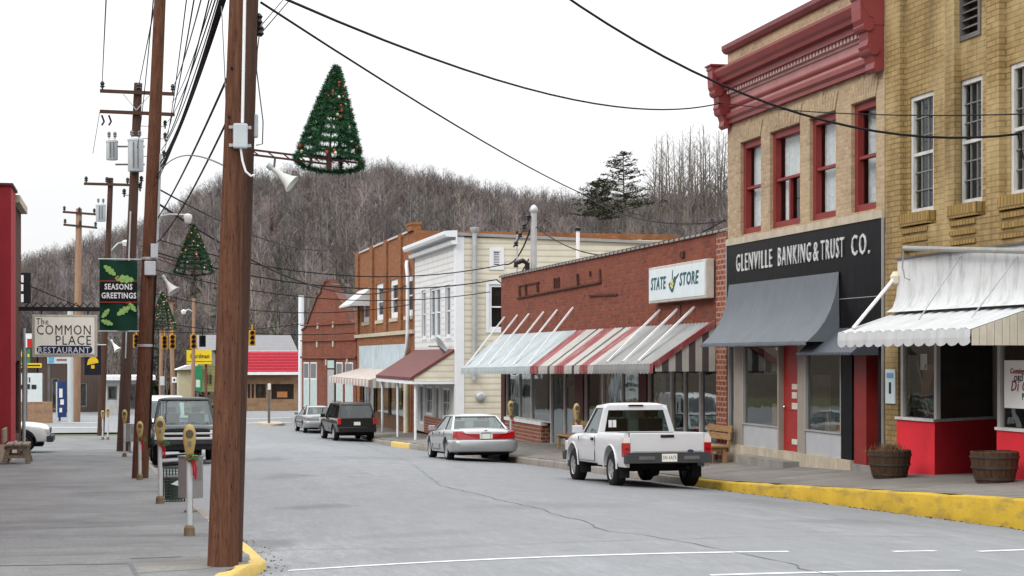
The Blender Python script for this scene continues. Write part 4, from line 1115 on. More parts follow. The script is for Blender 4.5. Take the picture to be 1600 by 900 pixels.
# ghost sign frame and old brackets on the wall
RUST = paint('rusty_iron', (0.075, 0.035, 0.025), 0.8, 0.4)
OLDR = paint('old_red_timber', (0.20, 0.07, 0.05), 0.8, 0.3, dirt=0.4)
mb = MB(ST.location)
def bar(pa, pb, w_=0.06, n=0.03):
    m_ = MB(ST.location); m_.beam(FR.P(*FR.px(pa[0], pa[1], n), n), FR.P(*FR.px(pb[0], pb[1], n), n), w_, 0.05); m_.build('old_sign_bracket', RUST, ST)
bar((808, 466), (938, 441), 0.07)
for a, yt, yb in ((812, 448, 463), (822, 446, 462), (840, 441, 456), (870, 435, 450), (903, 428, 446), (937, 421, 442)): bar((a, yt), (a + 1, yb), 0.12)
for a, yt, yb in ((866, 434, 451), (873, 433, 449), (922, 424, 432)): bar((a, yt), (a, yb), 0.07)
bar((920, 462), (964, 460), 0.04); bar((810, 447), (842, 441), 0.03)
bar((1066, 393), (1066, 402), 0.30)
# lit-box sign (unlit)
ua, ub = FR.px(1013.5, 559, 0.25)[0], FR.px(1103, 559, 0.25)[0]
sg = thing('store_sign', 'white box sign with dark green italic letters over the striped awning', 'sign', (FX, -(ua + ub) / 2, 5.49))
SIGNF = paint('sign_face_white', (0.60, 0.68, 0.70), 0.35, 0.08, dirt=0.15, dirtc=(0.4, 0.42, 0.42))
mb = MB(sg.location); mb.fbox(FR, ua, ub, 5.49, 6.47, 0.03, 0.25); mb.build('case', paint('sign_case', (0.50, 0.46, 0.40), 0.5, 0.2, dirt=0.3), sg, bevel=0.02)
mb = MB(sg.location); mb.fbox(FR, ua + 0.07, ub - 0.07, 5.56, 6.40, 0.24, 0.262); face_ = mb.build('sign_face', SIGNF, sg)
DGREEN = paint('dark_teal_letter', (0.015, 0.085, 0.095), 0.5)
for txt, a, b_, y in (('STATE', 1016.5, 1040, 445), ('STORE', 1061, 1091, 439)):
    u0, v0 = FR.px(a, y, 0.265); u1, v1 = FR.px(b_, y, 0.265)
    lettering(txt, 0.46, DGREEN, FR.P((u0 + u1) / 2, 5.99 if a < 1050 else 6.02, 0.266), FR.U, FR.V, face_, sg.location, depth=0.004, bold=0.012, fit=(u1 - u0), shear=0.18)
mb = MB(sg.location)                                            # emblem: the outline of the state with a pale flower
cu, cv = FR.px(1051, 441, 0.265)
st_ = [(-0.30, -0.05), (-0.22, -0.22), (-0.06, -0.36), (0.02, -0.34), (0.10, -0.20), (0.20, -0.02), (0.24, 0.10), (0.42, 0.24), (0.44, 0.32), (0.24, 0.20), (0.12, 0.22), (0.06, 0.12), (0.00, 0.16), (0.01, 0.46), (-0.03, 0.46), (-0.05, 0.10), (-0.18, 0.04)]
mb.prism([FR.P(cu + x_ * 1.15, 5.98 + y_ * 0.72, 0.264) for x_, y_ in st_], FR.N * 0.006)
mb.build('emblem', DGREEN, face_)
mb = MB(sg.location)
for k in range(7):
    a = 2 * PI * k / 7; mb.prism([FR.P(cu - 0.05 + math.cos(a + s_) * r_, 5.95 + math.sin(a + s_) * r_, 0.272) for s_, r_ in ((0, 0.02), (0.35, 0.10), (0, 0.17), (-0.35, 0.10))], FR.N * 0.004)
mb.build('flower', paint('pale_yellow_flower', (0.70, 0.66, 0.30), 0.6), face_)
# awning in three runs: pale blue, red and white, grey
STB = paint('pale_blue_awning', (0.36, 0.405, 0.415), 0.6, 0.2, dirt=0.5, dirtc=(0.19, 0.22, 0.23), scale=1.2)
STW = paint('off_white_awning', (0.38, 0.37, 0.34), 0.6, 0.2, dirt=0.55, dirtc=(0.20, 0.18, 0.16), scale=2.4)
STR = paint('faded_red_awning', (0.235, 0.05, 0.055), 0.6, 0.35, dirt=0.8, dirtc=(0.27, 0.22, 0.20), scale=1.4)
STG = paint('grey_awning', (0.24, 0.245, 0.24), 0.6, 0.2, dirt=0.5, dirtc=(0.13, 0.125, 0.12), scale=1.1)
STK = paint('dark_awning_stripe', (0.07, 0.06, 0.06), 0.6)
AWY0, AWY1, AWP_ = 65.35, 40.85, 1.6
def ypx(px): return atX(px, 559, FX - AWP_).y
yA, yB = ypx(829), ypx(926)
segs = []
nr = 84
stripes = {}
def cf(i):
    y = AWY0 + (AWY1 - AWY0) * (i + 0.5) / nr
    if i == nr - 1: return 2
    if y > yA: return 0
    if y > yB:
        f = (yA - y) / (yA - yB)
        for a, b_, c_ in ((0.0, 0.14, 2), (0.42, 0.60, 2), (0.80, 0.93, 2), (0.30, 0.35, 4), (0.70, 0.75, 4)):
            if a <= f < b_: return c_
        return 1
    return 3
mb = rib_awning(ST, 'awning', AWY0, AWY1, AWP_, 4.88, 4.88, 3.60, 3.84, 0.24, nr, None, cf, rib=0.018)
aw = mb.build('awning', [STB, STW, STR, STG, STK], ST, fix=False)
mb = MB(ST.location)                                            # near end panel: black and white uprights, then a paler strip
ne = 9
for k in range(ne):
    a, b_ = 0.02 + 0.98 * k / ne, 0.02 + 0.98 * (k + 1) / ne
    x0, x1 = FX - AWP_ + AWP_ * a, FX - AWP_ + AWP_ * b_
    def zt_(f): return 3.84 + (4.88 - 3.84) * f - 0.06
    mb.prism([(x0, AWY1 - 0.01, 3.66), (x1, AWY1 - 0.01, 3.66), (x1, AWY1 - 0.01, zt_(b_)), (x0, AWY1 - 0.01, zt_(a))], (0, 0.012, 0), k % 2)
mb.beam((FX - AWP_, AWY1 - 0.02, 3.82), (FX, AWY1 - 0.02, 4.88), 0.05, 0.14, 2)
mb.build('awning_end', [STW, STK, STR], ST)
for pts in (((789, 495), (809, 492), (827, 490), (850, 487), (871, 484), (896, 480)), ((1032, 484), (1060, 482), (1086, 479))):
    for px, py in pts:
        y = PY(px); z = PZ(px, py); f = (AWY0 - y) / (AWY0 - AWY1)
        s = MB(ST.location); s.beam((FX - 0.01, y, z), (FX - AWP_ + 0.08, y, 3.60 + 0.24 * f + 0.09), 0.07, 0.05); s.build('awning_strut', WHITE, ST)
s = MB(ST.location); s.fbox(FR, FR.px(1052)[0], FR.px(1064)[0], 4.9, 5.4, 0.0, 0.04); s.build('red_patch', OLDR, ST)
# shop front under the awning
def bnd(a, b_): return FR.px(a)[0], FR.px(b_)[0]
for a, b_ in ((783.3, 789), (899, 911), (998, 1010)): mb = MB(ST.location); mb.fbox(FR, *bnd(a, b_), 0.4, shT, -0.3, 0.015); mb.build('brown_pier', paint('brown_red_pier', (0.10, 0.03, 0.028), 0.6, 0.3), ST)
mb = MB(ST.location); lowT = 1.62
mb.fbox(FR, *bnd(789.2, 846), 0.4, lowT, -0.3, 0.01); mb.build('brick_base', RBRICK2, ST)
mb = MB(ST.location); mb.fbox(FR, *bnd(789.2, 847), lowT + 0.002, lowT + 0.12, -0.2, 0.05); mb.build('shop_sill', WHITE, ST)
for a, b_, v_ in ((846.2, 898.8, 1.0), (911.2, 997.8, 1.3), (1010.2, 1122, 1.6)): mb = MB(ST.location); mb.fbox(FR, *bnd(a, b_), 0.4, v_, -0.3, 0.012); mb.build('base_panel', RBRICK, ST)
ALW = paint('pale_mullion', (0.50, 0.49, 0.46), 0.45, 0.2, metal=0.2)
for a, b_, lo, mul in ((789.2, 828, lowT + 0.12, [809]), (828, 858, lowT + 0.12, []), (858, 898.8, 1.0, [879]), (911.2, 939, 1.3, []), (939, 997.8, 1.3, [969]), (1010.2, 1046, 1.6, []), (1046, 1091, 1.6, [1066]), (1091, 1122, 1.6, [])):
    ua, ub = bnd(a, b_)
    w_ = window(ST, FR, (ua, ub, lo, shT), ALW, n=-0.10, fw=0.06, rail=False, gl=SHOPGLASS, name='shop_window')
    for m_ in mul:
        e = MB(ST.location); u = FR.px(m_)[0]; e.fbox(FR, u - 0.04, u + 0.04, lo + 0.06, shT - 0.06, -0.12, -0.05); e.build('mullion', ALW, w_)
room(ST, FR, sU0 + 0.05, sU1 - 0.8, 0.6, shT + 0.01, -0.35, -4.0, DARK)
mb = MB(ST.location)
for a, b_, v0, v1, n_ in ((793, 826, 1.9, 4.0, -0.7), (862, 878, 1.2, 4.0, -0.6), (882, 896, 2.6, 3.6, -0.5), (913, 938, 1.4, 4.0, -0.5), (942, 996, 1.4, 4.0, -0.8), (1012, 1022, 1.7, 4.0, -0.5), (1093, 1120, 1.7, 4.0, -0.6)):
    ua, ub = bnd(a, b_)
    mb.grid([[FR.P(ua + (ub - ua) * i / 20, v, n_ - 0.06 * (i % 2)) for i in range(21)] for v in (v0, v1)])
mb.build('drapes', paint('grey_beige_drape', (0.27, 0.25, 0.215), 0.9, 0.35, scale=0.6), ST, fix=False)
mb = MB(ST.location)
for pa, pb, w0 in (((1024, 588), (1034, 640), 0.30), ((1036, 590), (1040, 650), 0.12), ((1052, 596), (1056, 620), 0.4), ((890, 590), (891, 606), 0.7)):
    mb.beam(FR.P(*FR.px(pa[0], pa[1], -0.4), -0.4), FR.P(*FR.px(pb[0], pb[1], -0.4), -0.4), w0, 0.03)
mb.build('window_posters', paint('window_paper', (0.55, 0.56, 0.55), 0.8, 0.4, scale=4), ST)

# service mast and vents on its roof
def roof_pipe(px, yt, t, r, name, label, mat, hook=0.0):
    b_ = atT(px, 559, t); zt = CAMZ + (559 - yt) / F * t
    mb = MB(); mb.tube([(b_.x, b_.y, sTop - 0.1), (b_.x, b_.y, zt)] + ([(b_.x + hook * 0.4, b_.y, zt + 0.12), (b_.x + hook, b_.y, zt + 0.02), (b_.x + hook, b_.y, zt - 0.15)] if hook else []), r, 8)
    mb.lathe([(r * 1.5, zt - 0.02), (r * 1.6, zt + 0.08), (r * 0.5, zt + 0.14)], 8, 1, Matrix.Translation((b_.x, b_.y, 0))) if not hook else None
    return solo(mb, name, [mat, BLACK], label, 'pipe')
roof_pipe(903, 360, 62, 0.07, 'vent_pipe', 'white vent pipe standing on the flat roof behind the brick parapet', WHITE)
roof_pipe(808, 365, 68, 0.035, 'vent_pipe', 'thin pipe with dark cap rising beside the service mast on the brick store roof', GALV)
roof_pipe(824, 412, 66.5, 0.10, 'vent_pipe', 'short hooked black flue at the far corner of the brick store roof', BLACK, -0.45)
b_ = atT(834, 559, 66.5); zt = CAMZ + (559 - 330) / F * 66.5
MAST_TOP = Vector((b_.x, b_.y, zt))
ms = thing('service_mast', 'tall grey service mast with cable rack at the far end of the brick store roof', 'mast', (b_.x, b_.y, sTop - 0.05))
mb = MB(ms.location); mb.tube([(b_.x, b_.y, sTop - 0.05), (b_.x, b_.y, zt)], 0.12, 10); mb.build('pole', GALV, ms, smooth=50)
mb = MB(ms.location); mb.lathe([(0.14, -0.05), (0.18, 0.05), (0.10, 0.2), (0.02, 0.25)], 10, 0, Matrix.Translation(MAST_TOP)); mb.build('weatherhead', GALV, ms, smooth=50)
mb = MB(ms.location)
for k in range(4): mb.lathe([(0.06, -0.09), (0.10, -0.05), (0.06, 0), (0.10, 0.05), (0.06, 0.09)], 8, 0, Matrix.Translation((b_.x - 0.22 - 0.16 * k, b_.y, zt - 0.25 - 0.34 * k)))
mb.tube([(b_.x - 0.05, b_.y, zt - 0.1), (b_.x - 0.8, b_.y, zt - 1.4)], 0.03, 5)
mb.build('insulators', BLACK, ms)

# ============================================================ cream clapboard building
CB = thing('clapboard_building', 'cream clapboard building with white trim and a brown porch roof', 'building', (FX, 80, 0.4))
CSID = siding('cream_siding', (0.60, 0.565, 0.455), 0.27)
WSID = siding('white_siding', (0.62, 0.62, 0.61), 0.27)
WTR = paint('white_trim', (0.66, 0.68, 0.70), 0.5, 0.08)
cY0, cY1, cTop = PY(648), PY(713), 9.40
FCB = Fr((FX, 0, 0), (0, -1, 0), (-1, 0, 0))
FS = Fr((0, cY1, 0), (1, 0, 0), (0, -1, 0))                     # the side wall towards us: u = X
wins = []
for a, b_ in ((659.5, 666), (672.5, 680.3), (680.7, 689), (696.5, 704.5)):
    u0, u1 = FR.px(a)[0], FR.px(b_)[0]; wins.append((u0, u1, 4.95, 7.28))
mb = MB(CB.location)
wall_open(mb, FR, -cY0, -cY1 - 0.35, 3.0, cTop - 0.05, wins, 0.12); mb.build('front_wall', WSID, CB)
for h in wins: window(CB, FR, h, WTR, n=-0.08, fw=0.11, back=paint('dim_blind', (0.16, 0.17, 0.18), 0.9), proud=0.09)
mb = MB(CB.location)
sh = [(FS.px(764, 500)[0], FS.px(782, 500)[0] + 0.25, 5.25, 7.25), (FS.px(770, 500)[0], FS.px(782, 500)[0], 8.05, 8.72)]
wall_open(mb, FS, FX + 0.35, 25.5, 0.4, 9.3, sh, 0.12); mb.build('side_wall', CSID, CB)
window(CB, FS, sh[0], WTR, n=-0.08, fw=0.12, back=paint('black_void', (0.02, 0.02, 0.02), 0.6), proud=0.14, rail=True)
w_ = window(CB, FS, sh[1], WTR, n=-0.05, fw=0.05, rail=False, grid=(0, 8), muw=0.04, gl=DARK, proud=0.16, name='gable_vent')
mb = MB(CB.location)
mb.face([(FX, cY0, 0.4), (FX, cY0, cTop), (25.5, cY0, 9.0), (25.5, cY0, 0.4)]); mb.face([(25.5, cY0, 0.4), (25.5, cY1, 0.4), (25.5, cY1, 9.0), (25.5, cY0, 9.0)])
mb.build('rear_walls', CSID, CB)
mb = MB(CB.location); mb.prism([(FX - 0.1, cY1 - 0.10, 9.38), (25.7, cY1 - 0.10, 9.08), (25.7, cY1 - 0.10, 9.20), (FX - 0.1, cY1 - 0.10, 9.52)], (0, cY0 - cY1 + 0.2, 0)); mb.build('roof', paint('grey_roof_felt', (0.30, 0.30, 0.29), 0.7, 0.2), CB)
mb = MB(CB.location)
mb.prism([FR.P(-cY0 - 0.3, v, n) for n, v in ((0.0, 8.98), (0.24, 8.98), (0.28, 9.14), (0.06, 9.15), (0.06, 9.30), (0.50, 9.31), (0.56, 9.42), (0.56, 9.56), (0.0, 9.60))], FR.U * (cY0 - cY1 + 0.55)); mb.build('cornice', WTR, CB)
mb = MB(CB.location); mb.box(FX - 0.035, FX + 0.35, cY1 - 0.035, cY1 + 0.36, 0.6, 9.33); mb.build('corner_board', WTR, CB)
dx = FS.px(740.5, 480)[0]
mb = MB(CB.location); mb.tube([(dx, cY1 - 0.14, 3.0), (dx, cY1 - 0.14, 9.5)], 0.11, 10); mb.lathe([(0.13, 9.5), (0.2, 9.62), (0.2, 9.74), (0.02, 9.76)], 10, 0, Matrix.Translation((dx, cY1 - 0.14, 0))); mb.build('flue_pipe', GALV, CB, smooth=50)
mx_, mz_ = FS.px(750.5, 620)
mb = MB(CB.location); mb.lathe([(0.22, 0), (0.22, 0.10), (0.12, 0.16), (0.02, 0.17)], 14, 0, Matrix.Translation((mx_, cY1 - 0.01, mz_)) @ Matrix.Rotation(PI / 2, 4, 'X')); mb.build('utility_meter', GALV, CB)
# porch: red-brown roof, clapboard gable end, posts, doors and windows below
RBR = paint('red_brown_roofing', (0.135, 0.045, 0.042), 0.6, 0.22, dirt=0.25, scale=2)
pY0, pY1, px0 = cY0 - 0.2, cY1 + 0.25, FX - 1.85
mb = MB(CB.location); mb.prism([(px0 - 0.15, pY1, 3.0), (FX, pY1, 4.28), (FX, pY1, 4.40), (px0 - 0.15, pY1, 3.14)], (0, pY0 - pY1, 0)); mb.build('porch_roof', RBR, CB)
mb = MB(CB.location); mb.prism([(px0, pY1 + 0.05, 2.96), (FX - 0.04, pY1 + 0.05, 2.96), (FX - 0.04, pY1 + 0.05, 4.24), (px0, pY1 + 0.05, 3.05)], (0, 0.08, 0)); mb.build('porch_gable', CSID, CB)
mb = MB(CB.location); mb.box(px0 - 0.12, px0 - 0.06, pY1, pY0, 2.84, 2.99); mb.box(px0 - 0.06, FX - 0.04, pY1 - 0.01, pY1 + 0.04, 2.84, 2.95); mb.build('fascia', WTR, CB)
for y, r_ in ((pY1 + 0.3, 0.06), (pY0 - 0.4, 0.06), ((pY0 + pY1) / 2, 0.06)):
    p = MB(CB.location); p.tube([(px0 + 0.12, y, 0.3), (px0 + 0.12, y, 2.9)], r_, 8); p.build('porch_post', WTR, CB, smooth=50)
mb = MB(CB.location)
ph = [(-84.5, -83.2, 0.75, 2.7), (-82.6, -80.8, 1.25, 2.65), (-80.2, -79.0, 0.7, 2.7), (-78.3, -76.3, 1.25, 2.65)]
wall_open(mb, FR, -cY0, -cY1 - 0.35, 0.4, 3.0, ph, 0.15); mb.build('porch_wall', paint('pale_grey_boards', (0.50, 0.50, 0.48), 0.6, 0.15, dirt=0.2), CB)
for h in ph: window(CB, FR, h, WTR, n=-0.1, fw=0.12, rail=False, grid=(2, 2), gl=SHOPGLASS, name='window' if h[2] > 1 else 'door', back=paint('dim_blind', (0.16, 0.17, 0.18), 0.9))
mb = MB(CB.location); mb.fbox(FR, -82.6, -76.2, 0.4, 1.2, 0.002, 0.06); mb.build('brick_base', RBRICK2, CB)
# satellite dish by the upper window
dp = FR.P(*FR.px(686, 541, 0.5), 0.5)
ds = thing('satellite_dish', 'small grey satellite dish on a bent arm above the porch roof', 'dish', (dp.x, dp.y, dp.z - 0.4))
mb = MB(ds.location); Mx = Matrix.Translation(dp) @ Matrix.Rotation(0.9, 4, 'Y') @ Matrix.Rotation(0.4, 4, 'X')
mb.lathe([(0.02, 0.0), (0.2, 0.03), (0.36, 0.10), (0.42, 0.15), (0.40, 0.16), (0.2, 0.05), (0.02, 0.02)], 16, 0, Mx); mb.build('reflector', GALV, ds, smooth=50)
mb = MB(ds.location); mb.tube([dp, dp + Vector((0.25, -0.2, -0.4)), (FX + 0.0, dp.y - 0.3, dp.z - 0.55)], 0.04, 6); mb.tube([dp, dp + Vector((-0.5, -0.1, 0.0))], 0.025, 5); mb.build('arm', STEEL, ds)
# red capped wing behind
WG = thing('rear_wing', 'low cream sided block with a red brick parapet behind the brick store', 'building', (20, 76.5, 0.4))
wy = cY1 + 2.2
mb = MB(WG.location); x0, x1 = wy * ray(838).x / ray(838).y, wy * ray(955).x / ray(955).y; x2 = wy * ray(998).x / ray(998).y
zT = CAMZ + (559 - 376) / F * (wy / ray(900).y); zM = zT - 0.32
mb.box(x0 + 5, x1, wy, wy + 8, 0.4, zM); mb.build('wall', CSID, WG)
mb = MB(WG.location); mb.box(x0 + 5, x1 + 0.02, wy - 0.06, wy + 8, zM + 0.002, zT); mb.box(x1 + 0.03, x2, wy - 0.04, wy + 8, 0.4, zT - 0.003); mb.build('brick_parapet', RBRICK, WG)
mb = MB(WG.location); mb.box(x0 + 4.9, x2 + 0.1, wy - 0.14, wy + 8, zT + 0.002, zT + 0.10); mb.build('coping', paint('grey_coping', (0.36, 0.33, 0.30), 0.6, 0.25), WG)

# ============================================================ orange brick building
OB = thing('orange_brick_building', 'two-storey orange brick building with brick pilasters and a roof chimney', 'building', (FX, 96, 0.2))
OBR = brick('orange_brick', (0.30, 0.125, 0.050), (0.20, 0.075, 0.032), (0.19, 0.11, 0.07), 0.34, 0.12, 0.014, 0.6, (0.075, 0.035, 0.02))
oY0, oY1, oTop = PY(557), PY(647.5), 10.4
oh = []
for a, b_ in ((567, 578), (588, 599.5), (610, 622), (633, 645)): oh.append((FR.px(a)[0], FR.px(b_)[0], 6.15, 8.22))
mb = MB(OB.location)
wall_open(mb, FR, -oY0, -oY1, 4.75, oTop, oh, 0.2); shell(mb, FR, -oY0, -oY1, 0.1, oTop, 14); mb.build('wall', OBR, OB)
for a, b_ in ((557.5, 562), (580, 584.5), (602, 606.5), (625, 629.5)):
    p = MB(OB.location); p.fbox(FR, FR.px(a)[0], FR.px(b_)[0], 5.45, oTop + 0.12, 0.002, 0.12); p.build('pilaster', OBR, OB)
p = MB(OB.location); p.fbox(FR, -oY0, -oY1, 5.22, 5.42, 0.002, 0.14); p.build('string_course', STONE, OB)
p = MB(OB.location)
for a, b_ in ((562.5, 579.5), (585, 601.5), (607, 624.5), (630, 645)): p.fbox(FR, FR.px(a)[0], FR.px(b_)[0], oTop + 0.002, oTop + 0.10, -0.3, 0.08)
p.build('coping', paint('pale_coping', (0.50, 0.45, 0.40), 0.6, 0.2), OB)
for h in oh:
    window(OB, FR, h, WTR, n=-0.12, fw=0.30, back=DARK)
    s = MB(OB.location); s.fbox(FR, h[0] - 0.1, h[1] + 0.1, h[2] - 0.20, h[2] - 0.01, -0.1, 0.08); s.build('window_sill', STONE, OB)
p = MB(OB.location); p.fbox(FR, -oY1 - 1.5, -oY1 - 0.1, oTop + 0.002, oTop + 0.30, -0.35, 0.13); p.fbox(FR, -oY1 - 1.55, -oY1 - 0.05, oTop + 0.303, oTop + 0.42, -0.40, 0.17); p.build('chimney', OBR, OB)
# white window hood
hy0, hy1 = PY(562), PY(581)
mb = rib_awning(OB, 'hood', hy0, hy1, 1.25, 8.1, 8.1, 7.15, 7.15, 0.12, 8, None, lambda i: 0)
for y in (hy0, hy1): mb.face([(FX - 0.06, y, 8.1), (FX - 1.25, y, 7.15), (FX - 1.25, y, 7.05), (FX - 0.06, y, 7.05)], 0)
mb.build('window_hood', WAWN, OB, fix=False)
# pale corrugated panel, striped shop awning, shop front
p = MB(OB.location); n_ = 26; u0, u1 = FR.px(562)[0], FR.px(637)[0]
CORR = paint('pale_blue_corrugated', (0.42, 0.50, 0.54), 0.5, 0.2, dirt=0.55, dirtc=(0.22, 0.18, 0.16), scale=1.2)
p.grid([[FR.P(u0 + (u1 - u0) * i / (n_ * 2), v, 0.04 + 0.05 * (i % 2)) for v in (3.3, 4.72)] for i in range(n_ * 2 + 1)]); p.build('corrugated_panel', CORR, OB, fix=False)
for a, b_, v_ in ((-oY0, u0, 0.1), (u1, -oY1, 0.1), (u0, u1, 3.2)): p = MB(OB.location); p.fbox(FR, a, b_, v_, 4.75, -0.2, 0.0); p.build('shop_pier' if v_ < 1 else 'shop_lintel', OBR, OB)
mb = rib_awning(OB, 'awning', 105.0, 88.0, 1.95, 3.35, 3.35, 2.85, 2.85, 0.36, 42, None, lambda i: (0, 0, 1)[i % 3])
ne = 12
for k in range(ne):
    a, b_ = k / ne, (k + 1) / ne; x0, x1 = FX - 1.95 + 1.95 * a, FX - 1.95 + 1.95 * b_
    mb.prism([(x0, 87.99, 2.45), (x1, 87.99, 2.45), (x1, 87.99, 2.85 + 0.5 * b_), (x0, 87.99, 2.85 + 0.5 * a)], (0, 0.012, 0), 0 if k % 2 else 2)
mb.build('awning', [paint('striped_awning_white', (0.52, 0.50, 0.46), 0.6, 0.15, dirt=0.4), paint('striped_awning_pink', (0.34, 0.20, 0.19), 0.6, 0.2, dirt=0.4), paint('striped_awning_grey', (0.26, 0.27, 0.25), 0.6)], OB, fix=False)
for a, b_ in ((565, 583), (585, 606), (607, 634)):
    window(OB, FR, (FR.px(a)[0], FR.px(b_)[0], 0.75, 3.2), paint('brown_shopfront', (0.12, 0.06, 0.035), 0.6), n=-0.1, fw=0.15, rail=False, gl=SHOPGLASS, name='shop_window')
p = MB(OB.location); p.fbox(FR, FR.px(565)[0], FR.px(634)[0], 0.1, 0.75, -0.2, -0.02); p.build('shop_base', paint('brown_base', (0.16, 0.085, 0.045), 0.7, 0.3), OB)
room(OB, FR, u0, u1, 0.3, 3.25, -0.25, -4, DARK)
p = MB(OB.location)
for a, b_, v0, v1 in ((592, 606, 0.9, 1.5), (612, 619, 0.8, 1.7), (622, 632, 0.8, 1.6)): p.fbox(FR, FR.px(a)[0], FR.px(b_)[0], v0, v1, -0.9, -0.6)
p.build('display_goods', paint('pale_goods', (0.42, 0.42, 0.40), 0.8, 0.4), OB)
p = MB(OB.location); a = FR.px(642.5)[0]
p.tube([FR.P(a - 0.7, 8.9, 0.1), FR.P(a - 0.3, 8.7, 0.18), FR.P(a, 8.2, 0.18), FR.P(a, 5.3, 0.18), FR.P(a - 0.2, 4.6, 0.18), FR.P(a - 0.9, 4.2, 0.14), FR.P(a - 1.3, 4.15, 0.12)], 0.10, 8); p.build('downspout', WTR, OB, smooth=50)
p = MB(OB.location); p.tube([FR.P(a + 0.1, 0.2, 0.25), FR.P(a + 0.1, 3.0, 0.25)], 0.16, 10); p.build('drain_pipe', CREAM, OB, smooth=50)

# ============================================================ gabled brick building, turned towards the street bend
GU = Vector((-(12.25 - 14.45), -(116.9 - 107.2), 0)).normalized()
GN = Vector((GU.y, -GU.x, 0)); 
if GN.x > 0: GN = -GN
FG = Fr((14.45, 107.2, 0), GU, GN)
GB = thing('gabled_brick_building', 'dark red brick building with a stepped gable and tall pale green windows', 'building', (13.4, 112, 0.1))
GBR = brick('dark_red_brick', (0.235, 0.075, 0.045), (0.165, 0.052, 0.032), (0.14, 0.09, 0.07), 0.36, 0.12, 0.014, 0.5, (0.055, 0.025, 0.02))
gl_, gr_ = FG.px(472)[0], FG.px(556.5)[0]
def gp(px, py): u, v = FG.px(px, py); return u, v
prof = [(gl_, -0.2), (gr_, -0.2), (gr_, gp(556, 508)[1]), gp(547, 500), gp(541, 484), gp(528, 462), gp(523, 455), gp(522, 446), gp(517, 444), gp(516, 438), gp(509, 439), gp(507, 445), gp(503, 448), gp(502, 456), gp(497, 462), gp(486, 490), gp(479, 510), (gl_, gp(472, 516)[1])]
mb = MB(GB.location); mb.prism([FG.P(u, v, 0) for u, v in prof], -GN * 0.45); mb.build('front_wall', GBR, GB)
mb = MB(GB.location)
edge = prof[2:]
for (a, b_) in zip(edge, edge[1:]):
    mb.beam(FG.P(a[0], a[1], -0.2), FG.P(b_[0], b_[1], -0.2), 0.56, 0.10)
mb.build('gable_coping', paint('brown_coping', (0.13, 0.06, 0.045), 0.7, 0.3), GB)
ridge = (gl_ + gr_) / 2; eL, eR, zr_ = gp(475, 512)[1], gp(552, 504)[1], gp(512, 458)[1]
mb = MB(GB.location)
for ua, va in ((gl_ - 0.1, eL - 0.4), (gr_ + 0.1, eR - 0.2)):
    mb.face([FG.P(ua, va, -0.4), FG.P(ridge, zr_, -0.4), FG.P(ridge, zr_, -12), FG.P(ua, va, -12)])
mb.build('roof', paint('slate_roof', (0.10, 0.105, 0.115), 0.6, 0.3, scale=2), GB)
mb = MB(GB.location)
for u in (gl_ + 0.02, gr_ - 0.02): mb.face([FG.P(u, -0.2, -0.4), FG.P(u, eR - 0.2, -0.4), FG.P(u, eR - 0.2, -12), FG.P(u, -0.2, -12)])
mb.build('side_walls', GBR, GB, fix=False)
for v, hgt in ((gp(500, 560)[1], 0.14), (gp(500, 508)[1], 0.09), (gp(500, 533)[1], 0.09)):
    mb = MB(GB.location); mb.fbox(FG, gl_ - 0.05, gr_ + 0.05, v, v + hgt, 0.002, 0.12); mb.build('brick_band', GBR, GB)
PGL = paint('pale_green_glazing', (0.42, 0.52, 0.50), 0.35, 0.15)
for a, b_ in ((475.5, 483.5), (486, 495.5), (526.5, 536), (540.5, 552)):
    q = FG.rect(a, b_, 566, 638); mb = MB(GB.location); mb.fbox(FG, q[0], q[1], 0.2, q[3], 0.003, 0.05); w_ = mb.build('window', WTR, GB)
    mb = MB(GB.location); mid = q[3] - 1.15
    mb.fbox(FG, q[0] + 0.08, q[1] - 0.08, 0.3, mid, 0.051, 0.06, 0); mb.fbox(FG, q[0] + 0.08, q[1] - 0.08, mid + 0.1, q[3] - 0.08, 0.051, 0.06, 1); mb.build('pane', [PGL, paint('grey_pane', (0.16, 0.17, 0.17), 0.3)], w_)
q = FG.rect(513, 523, 563, 640); mb = MB(GB.location); mb.fbox(FG, q[0] - 0.2, q[1] + 0.2, -0.1, q[3] + 0.15, 0.003, 0.03, 1); mb.fbox(FG, q[0], q[1], -0.1, q[3] - 0.6, 0.031, 0.06, 0); mb.fbox(FG, q[0], q[1], q[3] - 0.5, q[3], 0.031, 0.06, 2)
mb.build('door', [paint('grey_door', (0.35, 0.36, 0.35), 0.5), paint('dark_doorway', (0.05, 0.035, 0.03), 0.7), PGL], GB)
mb = MB(GB.location)
for px, py in ((498, 507), (522, 505), (497, 536), (522, 535), (511, 564), (544, 563)):
    u, v = gp(px, py); mb.fbox(FG, u - 0.12, u + 0.12, v - 0.28, v + 0.1, 0.02, 0.10)
mb.build('wall_anchors', paint('pale_anchor', (0.42, 0.36, 0.30), 0.7), GB)
q = FG.px(470.5, 500); mb = MB(); c_ = atT(470.5, 559, 119); mb.tube([(c_.x, c_.y, -0.1), (c_.x, c_.y, CAMZ + (559 - 462) / F * 119)], 0.19, 12)
solo(mb, 'standpipe', paint('white_pipe', (0.66, 0.70, 0.72), 0.5, 0.1), 'tall thick white pipe at the far corner of the gabled brick building', 'pipe', smooth=50)
